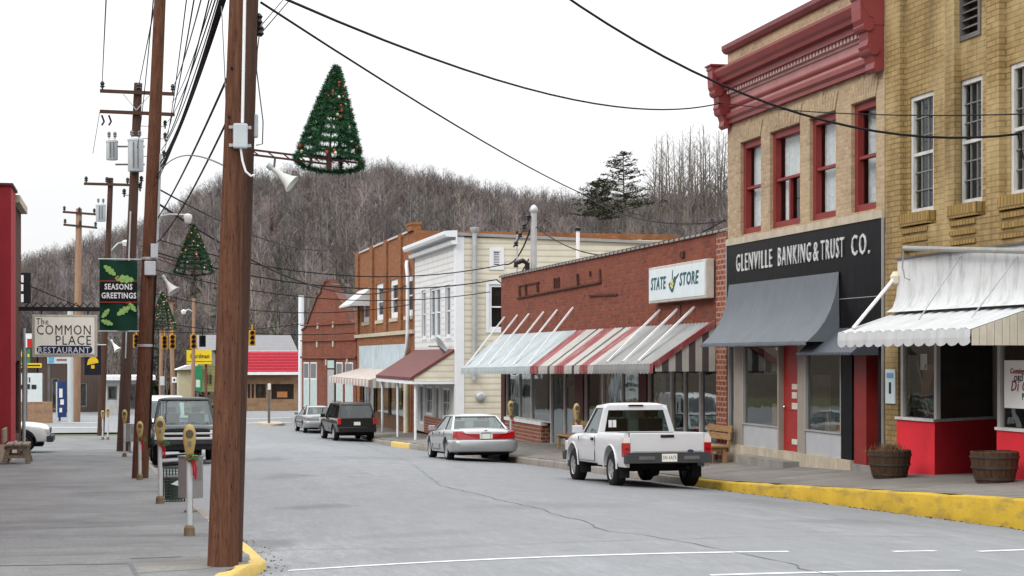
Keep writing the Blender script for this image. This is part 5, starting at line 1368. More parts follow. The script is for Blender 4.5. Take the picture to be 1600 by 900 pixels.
# ------------------------------------------------------------------ vehicles (local axes: x right, y forward, z up, origin on the ground under the middle)
def carpaint(name, c, metal=0.0, rough=0.28):
    return paint(name, c, rough, 0.06, metal, dirt=0.10, dirtc=tuple(x * 0.55 + 0.02 for x in c), scale=0.9, coat=0.6 if max(c) > 0.1 else 0.25)
CGLASS = glass('car_glass', (0.42, 0.52, 0.50), 0.03)
CGLASSM = glass('dim_car_glass', (0.26, 0.30, 0.28), 0.0)
CGLASSD = glass('tinted_car_glass', (0.10, 0.115, 0.125), 0.03)
TAIL = paint('red_tail_lens', (0.40, 0.006, 0.012), 0.15, 0.2, coat=0.5)
TAILW = paint('clear_lens', (0.72, 0.66, 0.62), 0.15, 0.1, coat=0.5)
PLATE = paint('number_plate', (0.72, 0.72, 0.66), 0.5, 0.05)
UNDER = paint('underbody', (0.010, 0.010, 0.011), 0.8, 0.2)
GREYP = paint('grey_bumper_plastic', (0.055, 0.057, 0.06), 0.6, 0.2)

def crom(P, n):
    """Catmull-Rom refinement of a list of equal-length tuples"""
    out = []; k = len(P)
    for i in range(k - 1):
        p0, p1, p2, p3 = P[max(0, i - 1)], P[i], P[i + 1], P[min(k - 1, i + 2)]
        for j in range(n):
            t = j / n; t2, t3 = t * t, t * t * t
            out.append(tuple(0.5 * (2 * b + (c - a) * t + (2 * a - 5 * b + 4 * c - d) * t2 + (3 * b - a - 3 * c + d) * t3) for a, b, c, d in zip(p0, p1, p2, p3)))
    out.append(tuple(P[-1])); return out
def hull(stations, name, mat, root, arches=(), r=0.4, closed_top=True, n1=4, inner=None):
    """stations: (y, halfwidth at sill, halfwidth at belt, z sill, z belt, z crown); a closed lofted body with wheel arches cut out"""
    S = crom([tuple(s) for s in stations], n1)
    mb = MB(); rows = []
    for (y, ws, wb, z0, zb, zc) in S:
        zm = z0 + (zb - z0) * 0.55
        half = [(0, z0), (ws * 0.80, z0), (ws - 0.02, z0 + 0.035), (ws, z0 + 0.10), (wb + 0.012, zm), (wb, zm + (zb - zm) * 0.55), (wb - 0.018, zb - 0.045), (wb - 0.055, zb - 0.008), (wb * 0.62, zb + (zc - zb) * 0.75), (0, zc)]
        ring = [(x, y, z) for x, z in half] + [(-x, y, z) for x, z in half[-2:0:-1]]
        rows.append(ring + [ring[0]])
    k = len(rows[0]) - 1; i0 = 0
    for r_ in rows: mb.v += r_[:-1]
    for i in range(len(rows) - 1):
        for j in range(k):
            j2 = (j + 1) % k; mb.f.append((i * k + j, i * k + j2, (i + 1) * k + j2, (i + 1) * k + j)); mb.m.append(0)
    mb.f.append(tuple(range(k))); mb.m.append(0); mb.f.append(tuple(range((len(rows) - 1) * k, len(rows) * k))); mb.m.append(0)
    ob = mb.build(name, mat, None)
    if arches:
        cut = MB()
        for y, z, rr in arches:
            for sx in (-1, 1):
                cut.lathe([(rr, 0.0), (rr, 0.75)], 28, 0, Matrix.Translation((sx * 1.3, y, z)) @ Matrix.Rotation(-sx * PI / 2, 4, 'Y'))
        co = cut.build('cutter', mat, None)
        md = ob.modifiers.new('arch', 'BOOLEAN'); md.operation = 'DIFFERENCE'; md.object = co; md.solver = 'EXACT'
        bpy.context.view_layer.update()
        me = bpy.data.meshes.new_from_object(ob.evaluated_get(bpy.context.evaluated_depsgraph_get()))
        ob.modifiers.clear(); ob.data = me; bpy.data.objects.remove(co)
        me.name = name
    ob.data.shade_smooth(); ob.data.set_sharp_from_angle(angle=math.radians(38))
    ob.parent = root
    return ob
def bil(A, B, Cc, D, s, t): return A.lerp(B, s).lerp(D.lerp(Cc, s), t)
def cabin(root, z0, z1, yr0, yr1, yf0, yf1, w0, w1, mat, gl, pill=(0.09, 0.10, 0.05, 0.06), splits=(0.5,), crown=0.05, glr=None, glside=None):
    """glasshouse: roof with crown, pillars round real panes. rear foot/top yr0/yr1, front foot/top yf0/yf1, half widths w0/w1"""
    V = Vector
    rl, rr_, fl, frr = V((-w0, yr0, z0)), V((w0, yr0, z0)), V((-w0, yf0, z0)), V((w0, yf0, z0))
    tl, tr, ul, ur = V((-w1, yr1, z1)), V((w1, yr1, z1)), V((-w1, yf1, z1)), V((w1, yf1, z1))
    ctr = V((0, (yr0 + yf0) / 2, (z0 + z1) / 2 - 0.1))
    fm = MB(); panes = []
    def framed(A, B, Cc, D, mL, mR, mB, mT, name, cuts=()):
        wA, hA = (B - A).length, (D - A).length
        s0, s1, t0, t1 = mL / wA, 1 - mR / wA, mB / hA, 1 - mT / hA
        nrm = (B - A).cross(D - A).normalized()
        if nrm.dot(A - ctr) < 0: nrm = -nrm
        inn = -nrm * 0.035
        edges = [s0] + [c for c in cuts] + [s1]
        o_ = [bil(A, B, Cc, D, s, t) for s, t in ((0, 0), (1, 0), (1, 1), (0, 1))]
        pb = 0.035 / wA
        spans = []; last = s0
        for c in cuts: spans.append((last, c - pb)); last = c + pb
        spans.append((last, s1))
        cols = sorted({0.0, 1.0} | {x for sp in spans for x in sp}); rws = [0.0, t0, t1, 1.0]
        for a, b_ in zip(cols, cols[1:]):
            for c, d in zip(rws, rws[1:]):
                hole = any(sp[0] - 1e-6 <= a and b_ <= sp[1] + 1e-6 for sp in spans) and c == t0
                q = [bil(A, B, Cc, D, s, t) for s, t in ((a, c), (b_, c), (b_, d), (a, d))]
                if hole:
                    for p1, p2 in zip(q, q[1:] + q[:1]): fm.face([p1, p2, p2 + inn, p1 + inn])
                    panes.append((name, [p + inn * 0.7 for p in q], [p + inn * 0.35 for p in q]))
                else: fm.face(q)
    framed(rl, rr_, tr, tl, pill[1], pill[1], 0.05, pill[3], 'rear_window')
    framed(fl, frr, ur, ul, pill[0], pill[0], 0.03, pill[2], 'windshield')
    framed(rl, fl, ul, tl, pill[1], pill[0], 0.02, pill[2], 'side_window', splits)
    framed(rr_, frr, ur, tr, pill[1], pill[0], 0.02, pill[2], 'side_window', splits)
    n = 8; rows = []
    for i in range(n + 1):
        t = i / n; r = []
        for j in range(n + 1):
            s = j / n; p = bil(tl, tr, ur, ul, s, t)
            r.append(p + V((0, 0, crown * (1 - (2 * s - 1) ** 4) ** 0.5 * (1 - (2 * t - 1) ** 4) ** 0.5)))
        rows.append(r)
    fm.grid(rows)
    f_ = fm.build('cabin', mat, root)
    bm = bmesh.new(); bm.from_mesh(f_.data); bmesh.ops.remove_doubles(bm, verts=bm.verts, dist=0.002); bmesh.ops.recalc_face_normals(bm, faces=bm.faces); bm.to_mesh(f_.data); bm.free()
    f_.data.shade_smooth(); f_.data.set_sharp_from_angle(angle=math.radians(32))
    for nm, q, q2 in panes:
        g = MB(); g.face(q); g.build(nm, {'rear_window': glr or gl, 'windshield': gl, 'side_window': glside or gl}[nm], root)
        s = MB(); 
        for p1, p2 in zip(q2, q2[1:] + q2[:1]): s.beam(p1, p2, 0.013, 0.013)
        s.build('window_seal', BLACK, root, fix=False)
    return f_
def wheels(root, ya, yb, tx, r, w_, spokes=6, rimr=0.62, rimmat=None):
    t = MB(); Mx = Matrix.Rotation(PI / 2, 4, 'Y')
    t.lathe([(r * rimr, -w_ / 2), (r * 0.86, -w_ / 2 - 0.005), (r * 0.97, -w_ / 2 + 0.02), (r, -w_ / 2 + 0.05), (r, w_ / 2 - 0.05), (r * 0.97, w_ / 2 - 0.02), (r * 0.86, w_ / 2 + 0.005), (r * rimr, w_ / 2), (r * rimr, -w_ / 2)], 28, 0, Mx, caps=False)
    for k in range(36):
        a = 2 * PI * k / 36; c_ = Matrix.Rotation(a, 4, 'X')
        p = c_ @ Vector((0, 0, r)); t.beam(c_ @ Vector((-w_ / 2 + 0.04, 0, r + 0.002)), c_ @ Vector((w_ / 2 - 0.04, 0, r + 0.002)), 0.02, 0.008, 0, up=p)
    tyre = None
    rm = MB(); R1 = r * rimr
    rm.lathe([(R1, -w_ / 2 + 0.01), (R1 * 0.93, -w_ / 2 + 0.03), (R1 * 0.90, w_ / 2 - 0.06), (R1 * 0.93, w_ / 2 - 0.012), (R1, w_ / 2 - 0.002)], 24, 0, Mx, caps=False)
    rm.lathe([(R1 * 0.9, w_ / 2 - 0.09), (0.02, w_ / 2 - 0.085)], 24, 1, Mx)
    rm.lathe([(R1 * 0.26, w_ / 2 - 0.07), (R1 * 0.24, w_ / 2 - 0.02), (R1 * 0.1, w_ / 2 - 0.01)], 14, 0, Mx)
    for k in range(spokes):
        c_ = Matrix.Rotation(2 * PI * k / spokes, 4, 'X')
        rm.beam(c_ @ Vector((w_ / 2 - 0.03, 0, R1 * 0.2)), c_ @ Vector((w_ / 2 - 0.035, 0, R1 * 0.94)), R1 * 0.30, 0.03, 0, up=(1, 0, 0))
    tm = rmm = None
    for sx in (1, -1):
        for y in (ya, yb):
            if tm is None:
                tyre = t.build('wheel', RUBBER, root, smooth=40); rim = rm.build('rim', [rimmat or ALLOY, BLACK], tyre, smooth=30); tm, rmm = tyre.data, rim.data
            else:
                tyre = bpy.data.objects.new('wheel', tm); C.objects.link(tyre); tyre.parent = root
                rim = bpy.data.objects.new('rim', rmm); C.objects.link(rim); rim.parent = tyre
            tyre.location = (sx * tx, y, r); tyre.rotation_euler = (RND.uniform(0, 1), 0, 0 if sx > 0 else PI)
def underbody(root, L_, w_, z0, z1, yc=0.0):
    mb = MB(); mb.box(-w_, w_, yc - L_ / 2, yc + L_ / 2, z0, z1); mb.build('chassis', UNDER, root)
def seats(root, xs, ys, z, mat, h=0.62):
    for x in xs:
        for y in ys:
            mb = MB(); mb.box(x - 0.25, x + 0.25, y - 0.08, y + 0.06, z - 0.1, z + h); mb.box(x - 0.14, x + 0.14, y - 0.06, y + 0.03, z + h + 0.03, z + h + 0.2)
            mb.build('seat', mat, root, bevel=0.03)
SEAT = paint('seat_cloth', (0.035, 0.038, 0.042), 0.9, 0.2)
def mirror_pair(root, x, y, z, mat, s=1.0):
    for sx in (-1, 1):
        mb = MB(); mb.box(sx * x, sx * (x + 0.20 * s), y - 0.05, y + 0.07, z, z + 0.15 * s); mb.box(sx * (x - 0.05), sx * x, y - 0.02, y + 0.02, z + 0.02, z + 0.06); mb.build('wing_mirror', mat, root, bevel=0.02)
def plate(root, y, z, txt, w_=0.31, rear=True):
    mb = MB(); sgn = -1 if rear else 1
    mb.box(-w_ / 2, w_ / 2, y, y + sgn * 0.012, z, z + 0.155); p = mb.build('license_plate', PLATE, root)
    if txt and txt.strip(): lettering(txt, 0.10, INK, (0, y + sgn * 0.014, z + 0.078), (1 if rear else -1, 0, 0), (0, 0, 1), p, depth=0.001, fit=w_ * 0.86)
    return p
def seams(root, x, segs, mat=None, n='door_seam'):
    for sx in (-1, 1):
        for (a, b_) in segs:
            mb = MB(); xa = x(a[0], a[1]); xb = x(b_[0], b_[1]); mb.beam((sx * xa, a[0], a[1]), (sx * xb, b_[0], b_[1]), 0.012, 0.012); mb.build(n, mat or BLACK, root)

def pickup(name, label, loc, rz, body, L_=4.8, W_=1.76, H_=1.70, wb=2.95, r=0.36, lift=0.0, rear_txt=None, front=False, slope=0.0):
    root = thing(name, label, 'pickup truck', loc, rz)
    k = L_ / 4.8; w = W_ / 2; fy, ry = wb / 2 + 0.03, -wb / 2 + 0.03
    zb, zs_ = 1.06 + lift, 0.42 + lift * 0.8
    arch = [(fy, r + 0.02, r + 0.10), (ry, r + 0.02, r + 0.10)]
    cr, cf_ = -0.36 * k, 0.92 * k
    hull([(cr, w - 0.02, w - 0.01, zs_, zb, zb + 0.005), (0.3 * k, w - 0.02, w, zs_, zb, zb + 0.005), (cf_, w - 0.02, w, zs_, zb - 0.005, zb + 0.03), (1.5 * k, w - 0.02, w - 0.01, zs_, zb - 0.02, zb + 0.04), (2.05 * k, w - 0.04, w - 0.05, zs_, zb - 0.09, zb - 0.02), (2.26 * k, w - 0.10, w - 0.12, zs_ + 0.05, zb - 0.18, zb - 0.12)], 'body', body, root, [arch[0]])
    # open bed: outer walls with arches, inner liner, tailgate
    for sx in (-1, 1):
        mb = MB(); out = []
        for y in (-2.30 * k, -2.0 * k, -1.2 * k, -0.8 * k, cr - 0.025):
            out.append([(sx * (w - 0.04), y, zs_), (sx * (w - 0.01), y, zs_ + 0.10), (sx * w, y, zs_ + 0.35), (sx * (w - 0.01), y, zb - 0.02), (sx * (w - 0.04), y, zb + 0.035), (sx * (w - 0.11), y, zb + 0.035), (sx * (w - 0.13), y, zs_ + 0.2), (sx * (w - 0.13), y, zs_)])
        n_ = len(out[0])
        for o_ in out: mb.v += o_
        for i in range(len(out) - 1):
            for j in range(n_):
                j2 = (j + 1) % n_; mb.f.append((i * n_ + j, i * n_ + j2, (i + 1) * n_ + j2, (i + 1) * n_ + j)); mb.m.append(0)
        mb.f.append(tuple(range(n_))); mb.m.append(0); mb.f.append(tuple(range((len(out) - 1) * n_, len(out) * n_))); mb.m.append(0)
        ob = mb.build('bed_side', body, None)
        cu = MB(); cu.lathe([(r + 0.10, 0), (r + 0.10, 0.9)], 28, 0, Matrix.Translation((sx * 1.35, ry, r + 0.02)) @ Matrix.Rotation(-sx * PI / 2, 4, 'Y')); co = cu.build('cutter', body)
        md = ob.modifiers.new('arch', 'BOOLEAN'); md.object = co; md.solver = 'EXACT'; bpy.context.view_layer.update()
        me = bpy.data.meshes.new_from_object(ob.evaluated_get(bpy.context.evaluated_depsgraph_get())); ob.modifiers.clear(); ob.data = me; bpy.data.objects.remove(co)
        me.shade_smooth(); me.set_sharp_from_angle(angle=math.radians(35)); ob.parent = root
        N2 = 14; lp = MB()                                        # flared lip over each arch
        lp.tube([(sx * (w + 0.005), ry + math.cos(a) * (r + 0.11), r + 0.02 + math.sin(a) * (r + 0.11)) for a in [PI * i / N2 for i in range(N2 + 1)]], 0.018, 6); lp.build('arch_lip', body, root, smooth=60); lp = MB()
        lp.tube([(sx * (w + 0.0), fy + math.cos(a) * (r + 0.11), r + 0.02 + math.sin(a) * (r + 0.11)) for a in [PI * i / N2 for i in range(N2 + 1)]], 0.018, 6); lp.build('arch_lip', body, root, smooth=60)
    mb = MB(); mb.box(-w + 0.131, w - 0.131, -2.28 * k, cr - 0.03, 0.70 + lift, 0.74 + lift); mb.box(-w + 0.131, w - 0.131, cr - 0.06, cr - 0.03, 0.742 + lift, zb + 0.02); mb.build('bed_floor', GREYP, root)
    mb = MB(); mb.box(-w + 0.135, w - 0.135, -2.32 * k, -2.27 * k, zs_ + 0.22, zb + 0.035); tg = mb.build('tailgate', body, root, bevel=0.02)
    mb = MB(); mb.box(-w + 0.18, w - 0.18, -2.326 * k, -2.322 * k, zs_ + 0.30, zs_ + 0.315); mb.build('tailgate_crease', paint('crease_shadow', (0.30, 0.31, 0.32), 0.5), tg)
    mb = MB(); mb.box(-0.14, 0.14, -2.335 * k, -2.32 * k, zb - 0.06, zb - 0.005); mb.build('handle', BLACK, tg, bevel=0.01)
    mb = MB(); mb.lathe([(0.07, 0), (0.06, 0.01)], 16, 0, Matrix.Translation((w - 0.42, -2.321 * k, zb - 0.33)) @ Matrix.Diagonal((1, 1, 0.5, 1)) @ Matrix.Rotation(PI / 2, 4, 'X')); mb.build('badge', paint('badge_blue', (0.03, 0.05, 0.10), 0.3), tg)
    for sx in (-1, 1):
        mb = MB(); x0, x1 = sx * (w - 0.135), sx * (w + 0.004)
        mb.box(x0, x1, -2.335 * k, -2.20 * k, zb - 0.43, zb - 0.16); mb.box(x0, x1, -2.335 * k, -2.22 * k, zb - 0.158, zb - 0.05, 1); mb.box(x0 + sx * 0.03, x1 - sx * 0.03, -2.338 * k, -2.32 * k, zb - 0.30, zb - 0.26, 2)
        mb.build('taillight', [TAIL, TAILW, paint('lens_dark', (0.2, 0.004, 0.008), 0.2)], root)
    mb = MB(); mb.box(-w + 0.01, w - 0.01, -2.45 * k, -2.29 * k, 0.50 + lift, 0.68 + lift); mb.box(-w + 0.06, w - 0.06, -2.44 * k, -2.30 * k, 0.682 + lift, 0.71 + lift); bp_ = mb.build('rear_bumper', GREYP, root, bevel=0.015)
    mb = MB()
    for sx in (-1, 1): mb.box(sx * 0.30, sx * 0.62, -2.455 * k, -2.44 * k, 0.575 + lift, 0.64 + lift)
    mb.build('step_pad', STEEL, bp_)
    plate(root, -2.452 * k, 0.53 + lift, rear_txt)
    cabin(root, zb - 0.01, H_ - 0.05, cr, cr + 0.10, cf_, 0.30 * k, w - 0.07, w - 0.23, body, CGLASS, glr=None if front else CGLASSM, pill=(0.07, 0.12, 0.06, 0.11), splits=(), crown=0.05)
    seats(root, (-0.38, 0.38), (cr + 0.28,), 0.75 + lift, SEAT)
    mb = MB(); mb.box(-0.16, 0.16, cr + 0.072, cr + 0.09, H_ - 0.075, H_ - 0.04); mb.build('brake_lamp', paint('dark_red_lens', (0.08, 0.004, 0.006), 0.3), root)
    mb = MB(); mb.box(-w + 0.25, w - 0.25, 0.55 * k, 0.95 * k, 0.9 + lift, zb + 0.01); mb.build('dashboard', BLACK, root)
    mb = MB(); mb.lathe([(0.19, 0), (0.20, 0.02), (0.17, 0.035)], 16, 0, Matrix.Translation((-0.38, 0.5 * k, 1.12 + lift)) @ Matrix.Rotation(-1.1, 4, 'X')); mb.build('steering_wheel', BLACK, root)
    xf_ = lambda y, z: w + 0.004
    seams(root, lambda y, z: w - 0.001, [((cr + 0.10, zs_ + 0.06), (cr + 0.10, zb - 0.05)), ((0.98 * k, zs_ + 0.08), (0.98 * k, zb - 0.06)), ((cr + 0.10, zs_ + 0.07), (0.98 * k, zs_ + 0.07))])
    for sx in (-1, 1):
        mb = MB(); mb.box(sx * (w - 0.01), sx * (w + 0.02), cr + 0.20, cr + 0.36, zb - 0.14, zb - 0.08); mb.build('door_handle', BLACK, root, bevel=0.01)
        mb = MB(); mb.box(sx * (w - 0.25), sx * (w - 0.05), ry - r - 0.16, ry - r - 0.14, 0.20 + lift, 0.50 + lift); mb.build('mud_flap', RUBBER, root)
        mb = MB(); mb.box(sx * (w - 0.27), sx * (w - 0.04), fy - r - 0.17, fy - r - 0.15, 0.22 + lift, 0.50 + lift); mb.build('mud_flap', RUBBER, root)
    mirror_pair(root, w - 0.02, 0.72 * k, zb + 0.0, body if not front else BLACK, 1.1)
    underbody(root, 3.9 * k, w - 0.30, 0.36 + lift, 0.62 + lift, 0.1)
    mb = MB(); mb.tube([(-w + 0.2, ry, r), (w - 0.2, ry, r)], 0.05, 8); mb.lathe([(0.14, -0.1), (0.16, 0), (0.14, 0.1)], 12, 0, Matrix.Translation((0, ry, r)) @ Matrix.Rotation(PI / 2, 4, 'Y')); mb.tube([(0.35, ry - 0.1, r + 0.05), (0.42, -2.35 * k, r + 0.05)], 0.035, 8); mb.build('rear_axle', UNDER, root)
    # front end
    yf = 2.20 * k
    mb = MB(); mb.box(-w + 0.10, w - 0.10, yf - 0.05, yf + 0.10, zb - 0.42, zb - 0.16); gr = mb.build('grille', BLACK, root, bevel=0.02)
    mb = MB(); mb.box(-w + 0.12, w - 0.12, yf + 0.09, yf + 0.14, zb - 0.31, zb - 0.25); mb.build('grille_bar', CHROME, gr, bevel=0.01)
    for sx in (-1, 1):
        mb = MB(); mb.box(sx * (w - 0.34), sx * (w - 0.06), yf - 0.06, yf + 0.115, zb - 0.40, zb - 0.18); mb.build('headlight', TAILW, root, bevel=0.02)
    mb = MB(); mb.box(-w + 0.02, w - 0.02, yf - 0.0, yf + 0.22, 0.46 + lift, 0.66 + lift); fb_ = mb.build('front_bumper', GREYP, root, bevel=0.03)
    if front: mb = MB(); mb.box(-w + 0.04, w - 0.04, yf + 0.1, yf + 0.235, 0.60 + lift, 0.672 + lift); mb.build('bumper_strip', CHROME, fb_, bevel=0.01)
    mb = MB(); mb.box(-w + 0.12, w - 0.12, yf - 0.05, yf + 0.14, 0.30 + lift, 0.458 + lift); mb.build('valance', BLACK, root)
    wheels(root, fy, ry, w - 0.13, r, 0.24, 6, 0.56)
    return root
def sedan(name, label, loc, rz, body, L_=5.4, W_=1.96, H_=1.45, r=0.34, kind='big', txt=None):
    root = thing(name, label, 'car', loc, rz)
    k = L_ / 5.4; w = W_ / 2; fy, ry = 1.62 * k, -1.30 * k; h = H_ / 1.45
    hull([(-2.66 * k, w - 0.18, w - 0.16, 0.42, 0.86 * h, 0.90 * h), (-2.55 * k, w - 0.09, w - 0.08, 0.34, 0.94 * h, 0.99 * h), (-2.1 * k, w - 0.03, w - 0.02, 0.26, 0.97 * h, 1.03 * h), (-1.2 * k, w - 0.02, w, 0.24, 0.965 * h, 1.01 * h), (0.2 * k, w - 0.02, w, 0.24, 0.945 * h, 0.99 * h), (1.2 * k, w - 0.02, w - 0.005, 0.24, 0.90 * h, 0.985 * h), (2.2 * k, w - 0.05, w - 0.06, 0.28, 0.80 * h, 0.88 * h), (2.6 * k, w - 0.15, w - 0.19, 0.36, 0.70 * h, 0.76 * h), (2.68 * k, w - 0.28, w - 0.33, 0.42, 0.62 * h, 0.66 * h)], 'body', body, root, [(fy, r, r + 0.075), (ry, r, r + 0.075)])
    mb = MB(); rows = []                                          # wrap-round rear bumper
    pr = [(0.30, 0.0), (0.33, 0.05), (0.44, 0.085), (0.62, 0.085), (0.665, 0.05), (0.67, 0.0)]
    path = [(-w + 0.02, -1.98 * k), (-w + 0.03, -2.35 * k), (-w + 0.12, -2.58 * k), (-w + 0.36, -2.66 * k), (0, -2.69 * k), (w - 0.36, -2.66 * k), (w - 0.12, -2.58 * k), (w - 0.03, -2.35 * k), (w - 0.02, -1.98 * k)]
    P = crom(path, 4)
    for i, p in enumerate(P):
        a, b_ = P[max(0, i - 1)], P[min(len(P) - 1, i + 1)]; d = Vector((b_[0] - a[0], b_[1] - a[1], 0)).normalized(); n = Vector((d.y, -d.x, 0))
        rows.append([(p[0] + n.x * o_, p[1] + n.y * o_, z) for z, o_ in pr])
    mb.grid(rows); mb.build('rear_bumper', body, root, smooth=40)
    cabin(root, 0.955 * h, H_ - 0.05, -1.80 * k, -1.02 * k, 1.02 * k, 0.22 * k, w - 0.10, w - 0.31, body, CGLASS, pill=(0.06, 0.07, 0.05, 0.06), splits=(0.42,), crown=0.055)
    mb = MB(); mb.box(-w + 0.25, w - 0.25, -1.65 * k, -1.15 * k, 0.9 * h, 0.99 * h); mb.box(-w + 0.25, w - 0.25, 0.55 * k, 1.05 * k, 0.85 * h, 1.0 * h); mb.build('shelf', paint('grey_shelf', (0.10, 0.11, 0.12), 0.8), root)
    seats(root, (-0.4, 0.4), (-0.10 * k,), 0.6, SEAT)
    mb = MB(); mb.box(-0.62, 0.62, -1.16 * k, -1.02 * k, 0.5, 1.02 * h); mb.build('rear_seat', SEAT, root, bevel=0.03)
    for sx in (-1, 1):
        mb = MB()
        if kind == 'big':
            a, b_, c_, d = 0.20, w - 0.13, 0.70, 0.845
            mb.prism([(sx * a, -2.715 * k, c_), (sx * b_, -2.68 * k, c_), (sx * (w - 0.09), -2.645 * k, d * 1.10), (sx * (w - 0.28), -2.655 * k, d * 1.11), (sx * (w - 0.38), -2.70 * k, d * 1.01), (sx * a, -2.712 * k, d)], (0, 0.16, 0))
            mb.prism([(sx * (w - 0.125), -2.675 * k, c_), (sx * (w - 0.02), -2.40 * k, c_ + 0.01), (sx * (w - 0.03), -2.42 * k, d * 1.09), (sx * (w - 0.085), -2.64 * k, d * 1.10)], (-sx * 0.08, 0.03, 0))
        else:
            mb.box(sx * 0.36, sx * (w - 0.09), -2.64 * k, -2.5 * k, 0.70 * h, 0.86 * h)
        mb.build('taillight', TAIL, root)
        mb = MB(); mb.box(sx * 0.135, sx * 0.195, -2.722 * k, -2.6 * k, 0.70, 0.84); mb.build('reversing_lamp', TAILW, root)
    mb = MB(); mb.box(-0.133, 0.133, -2.70 * k, -2.6 * k, 0.68, 0.88); mb.build('plate_recess', BLACK, root)
    plate(root, -2.712 * k, 0.70, txt, 0.25)
    mb = MB(); mb.lathe([(0.055, 0), (0.045, 0.012)], 16, 0, Matrix.Translation((0.0, -2.63 * k, 0.93 * h)) @ Matrix.Rotation(PI / 2 + 0.5, 4, 'X')); mb.build('badge', CHROME, root)
    seams(root, lambda y, z: w + 0.006 if z < 0.8 else w - 0.004, [((-0.28 * k, 0.34), (-0.28 * k, 0.90 * h)), ((0.95 * k, 0.34), (0.95 * k, 0.88 * h)), ((-1.02 * k, 0.72), (-1.02 * k, 0.92 * h)), ((-0.28 * k, 0.35), (0.95 * k, 0.35))])
    for sx in (-1, 1):
        mb = MB()
        for y in (-0.15 * k, -0.9 * k): mb.box(sx * (w - 0.01), sx * (w + 0.02), y, y + 0.18, 0.80 * h, 0.84 * h)
        mb.build('door_handle', body, root)
        mb = MB(); mb.beam((sx * (w + 0.008), -0.92 * k, 0.56), (sx * (w + 0.008), 1.15 * k, 0.56), 0.02, 0.07); mb.build('side_moulding', GREYP if kind != 'big' else body, root)
        mb = MB(); mb.box(sx * (w - 0.42), sx * (w - 0.12), 2.50 * k, 2.64 * k, 0.58 * h, 0.70 * h); mb.build('headlight', TAILW, root, bevel=0.02)
    mb = MB(); mb.box(-w + 0.2, w - 0.2, 2.55 * k, 2.74 * k, 0.36, 0.56); mb.build('front_bumper', body, root, bevel=0.04)
    mirror_pair(root, w - 0.06, 0.80 * k, 0.93 * h, body)
    mb = MB(); mb.tube([(0.62, -1.95 * k, 0.98 * h), (0.62, -2.02 * k, 1.35 * h)], 0.006, 4); mb.build('aerial', BLACK, root)
    underbody(root, 4.7 * k, w - 0.22, 0.2, 0.5)
    wheels(root, fy, ry, w - 0.13, r, 0.21, 9, 0.66)
    return root
def suv(name, label, loc, rz, body, L_=4.9, W_=1.9, H_=1.82, r=0.37, txt=None, cat='suv', dark=True):
    root = thing(name, label, cat, loc, rz)
    k = L_ / 4.9; w = W_ / 2; fy, ry = 1.45 * k, -1.45 * k; zb = 1.10
    hull([(-2.40 * k, w - 0.06, w - 0.06, 0.46, zb, zb + 0.01), (-2.2 * k, w - 0.03, w - 0.02, 0.42, zb, zb + 0.01), (-1.0 * k, w - 0.02, w, 0.40, zb, zb + 0.01), (0.9 * k, w - 0.02, w, 0.40, zb - 0.01, zb + 0.03), (1.6 * k, w - 0.03, w - 0.02, 0.42, zb - 0.05, zb + 0.03), (2.2 * k, w - 0.05, w - 0.07, 0.44, zb - 0.13, zb - 0.05), (2.38 * k, w - 0.13, w - 0.16, 0.48, zb - 0.24, zb - 0.18)], 'body', body, root, [(fy, r, r + 0.09), (ry, r, r + 0.09)])
    cabin(root, zb - 0.01, H_ - 0.06, -2.36 * k, -2.08 * k, 1.02 * k, 0.38 * k, w - 0.06, w - 0.22, body, CGLASS, pill=(0.07, 0.09, 0.06, 0.09), splits=(0.34, 0.66), crown=0.05, glr=CGLASSD if dark else None, glside=CGLASSD if dark else None)
    seats(root, (-0.4, 0.4), (0.0, -0.95 * k), 0.85, SEAT)
    for sx in (-1, 1):
        mb = MB(); mb.box(sx * (w - 0.20), sx * (w - 0.03), -2.44 * k, -2.2 * k, zb - 0.28, zb + 0.02); mb.build('taillight', TAIL, root, bevel=0.015)
        mb = MB(); mb.beam((sx * (w - 0.28), -1.9 * k, H_ + 0.03), (sx * (w - 0.28), 0.2 * k, H_ + 0.03), 0.03, 0.03); mb.build('roof_rail', BLACK, root)
        mb = MB(); mb.box(sx * (w - 0.36), sx * (w - 0.08), 2.22 * k, 2.40 * k, zb - 0.36, zb - 0.20); mb.build('headlight', TAILW, root, bevel=0.02)
        N2 = 12
        for yy in (fy, ry): mb = MB(); mb.tube([(sx * (w + 0.0), yy + math.cos(a) * (r + 0.10), r + math.sin(a) * (r + 0.10)) for a in [PI * i / N2 for i in range(N2 + 1)]], 0.02, 6); mb.build('arch_lip', GREYP, root, smooth=60)
    mb = MB(); mb.box(-w + 0.05, w - 0.05, -2.52 * k, -2.34 * k, 0.46, 0.70); mb.build('rear_bumper', GREYP if not dark else body, root, bevel=0.03)
    mb = MB(); mb.box(-w + 0.03, w - 0.03, 2.30 * k, 2.52 * k, 0.44, 0.66); mb.build('front_bumper', GREYP, root, bevel=0.03)
    mb = MB(); mb.box(-w + 0.40, w - 0.40, 2.25 * k, 2.42 * k, zb - 0.36, zb - 0.18); mb.build('grille', BLACK, root, bevel=0.02)
    plate(root, -2.425 * k, 0.78, txt)
    seams(root, lambda y, z: w - 0.001, [((-0.35 * k, 0.5), (-0.35 * k, zb - 0.05)), ((0.95 * k, 0.5), (0.95 * k, zb - 0.06)), ((-1.3 * k, 0.85), (-1.3 * k, zb - 0.05))])
    mirror_pair(root, w - 0.04, 0.80 * k, zb, BLACK, 1.1)
    underbody(root, 4.3 * k, w - 0.24, 0.28, 0.6)
    wheels(root, fy, ry, w - 0.13, r, 0.24, 5)
    return root

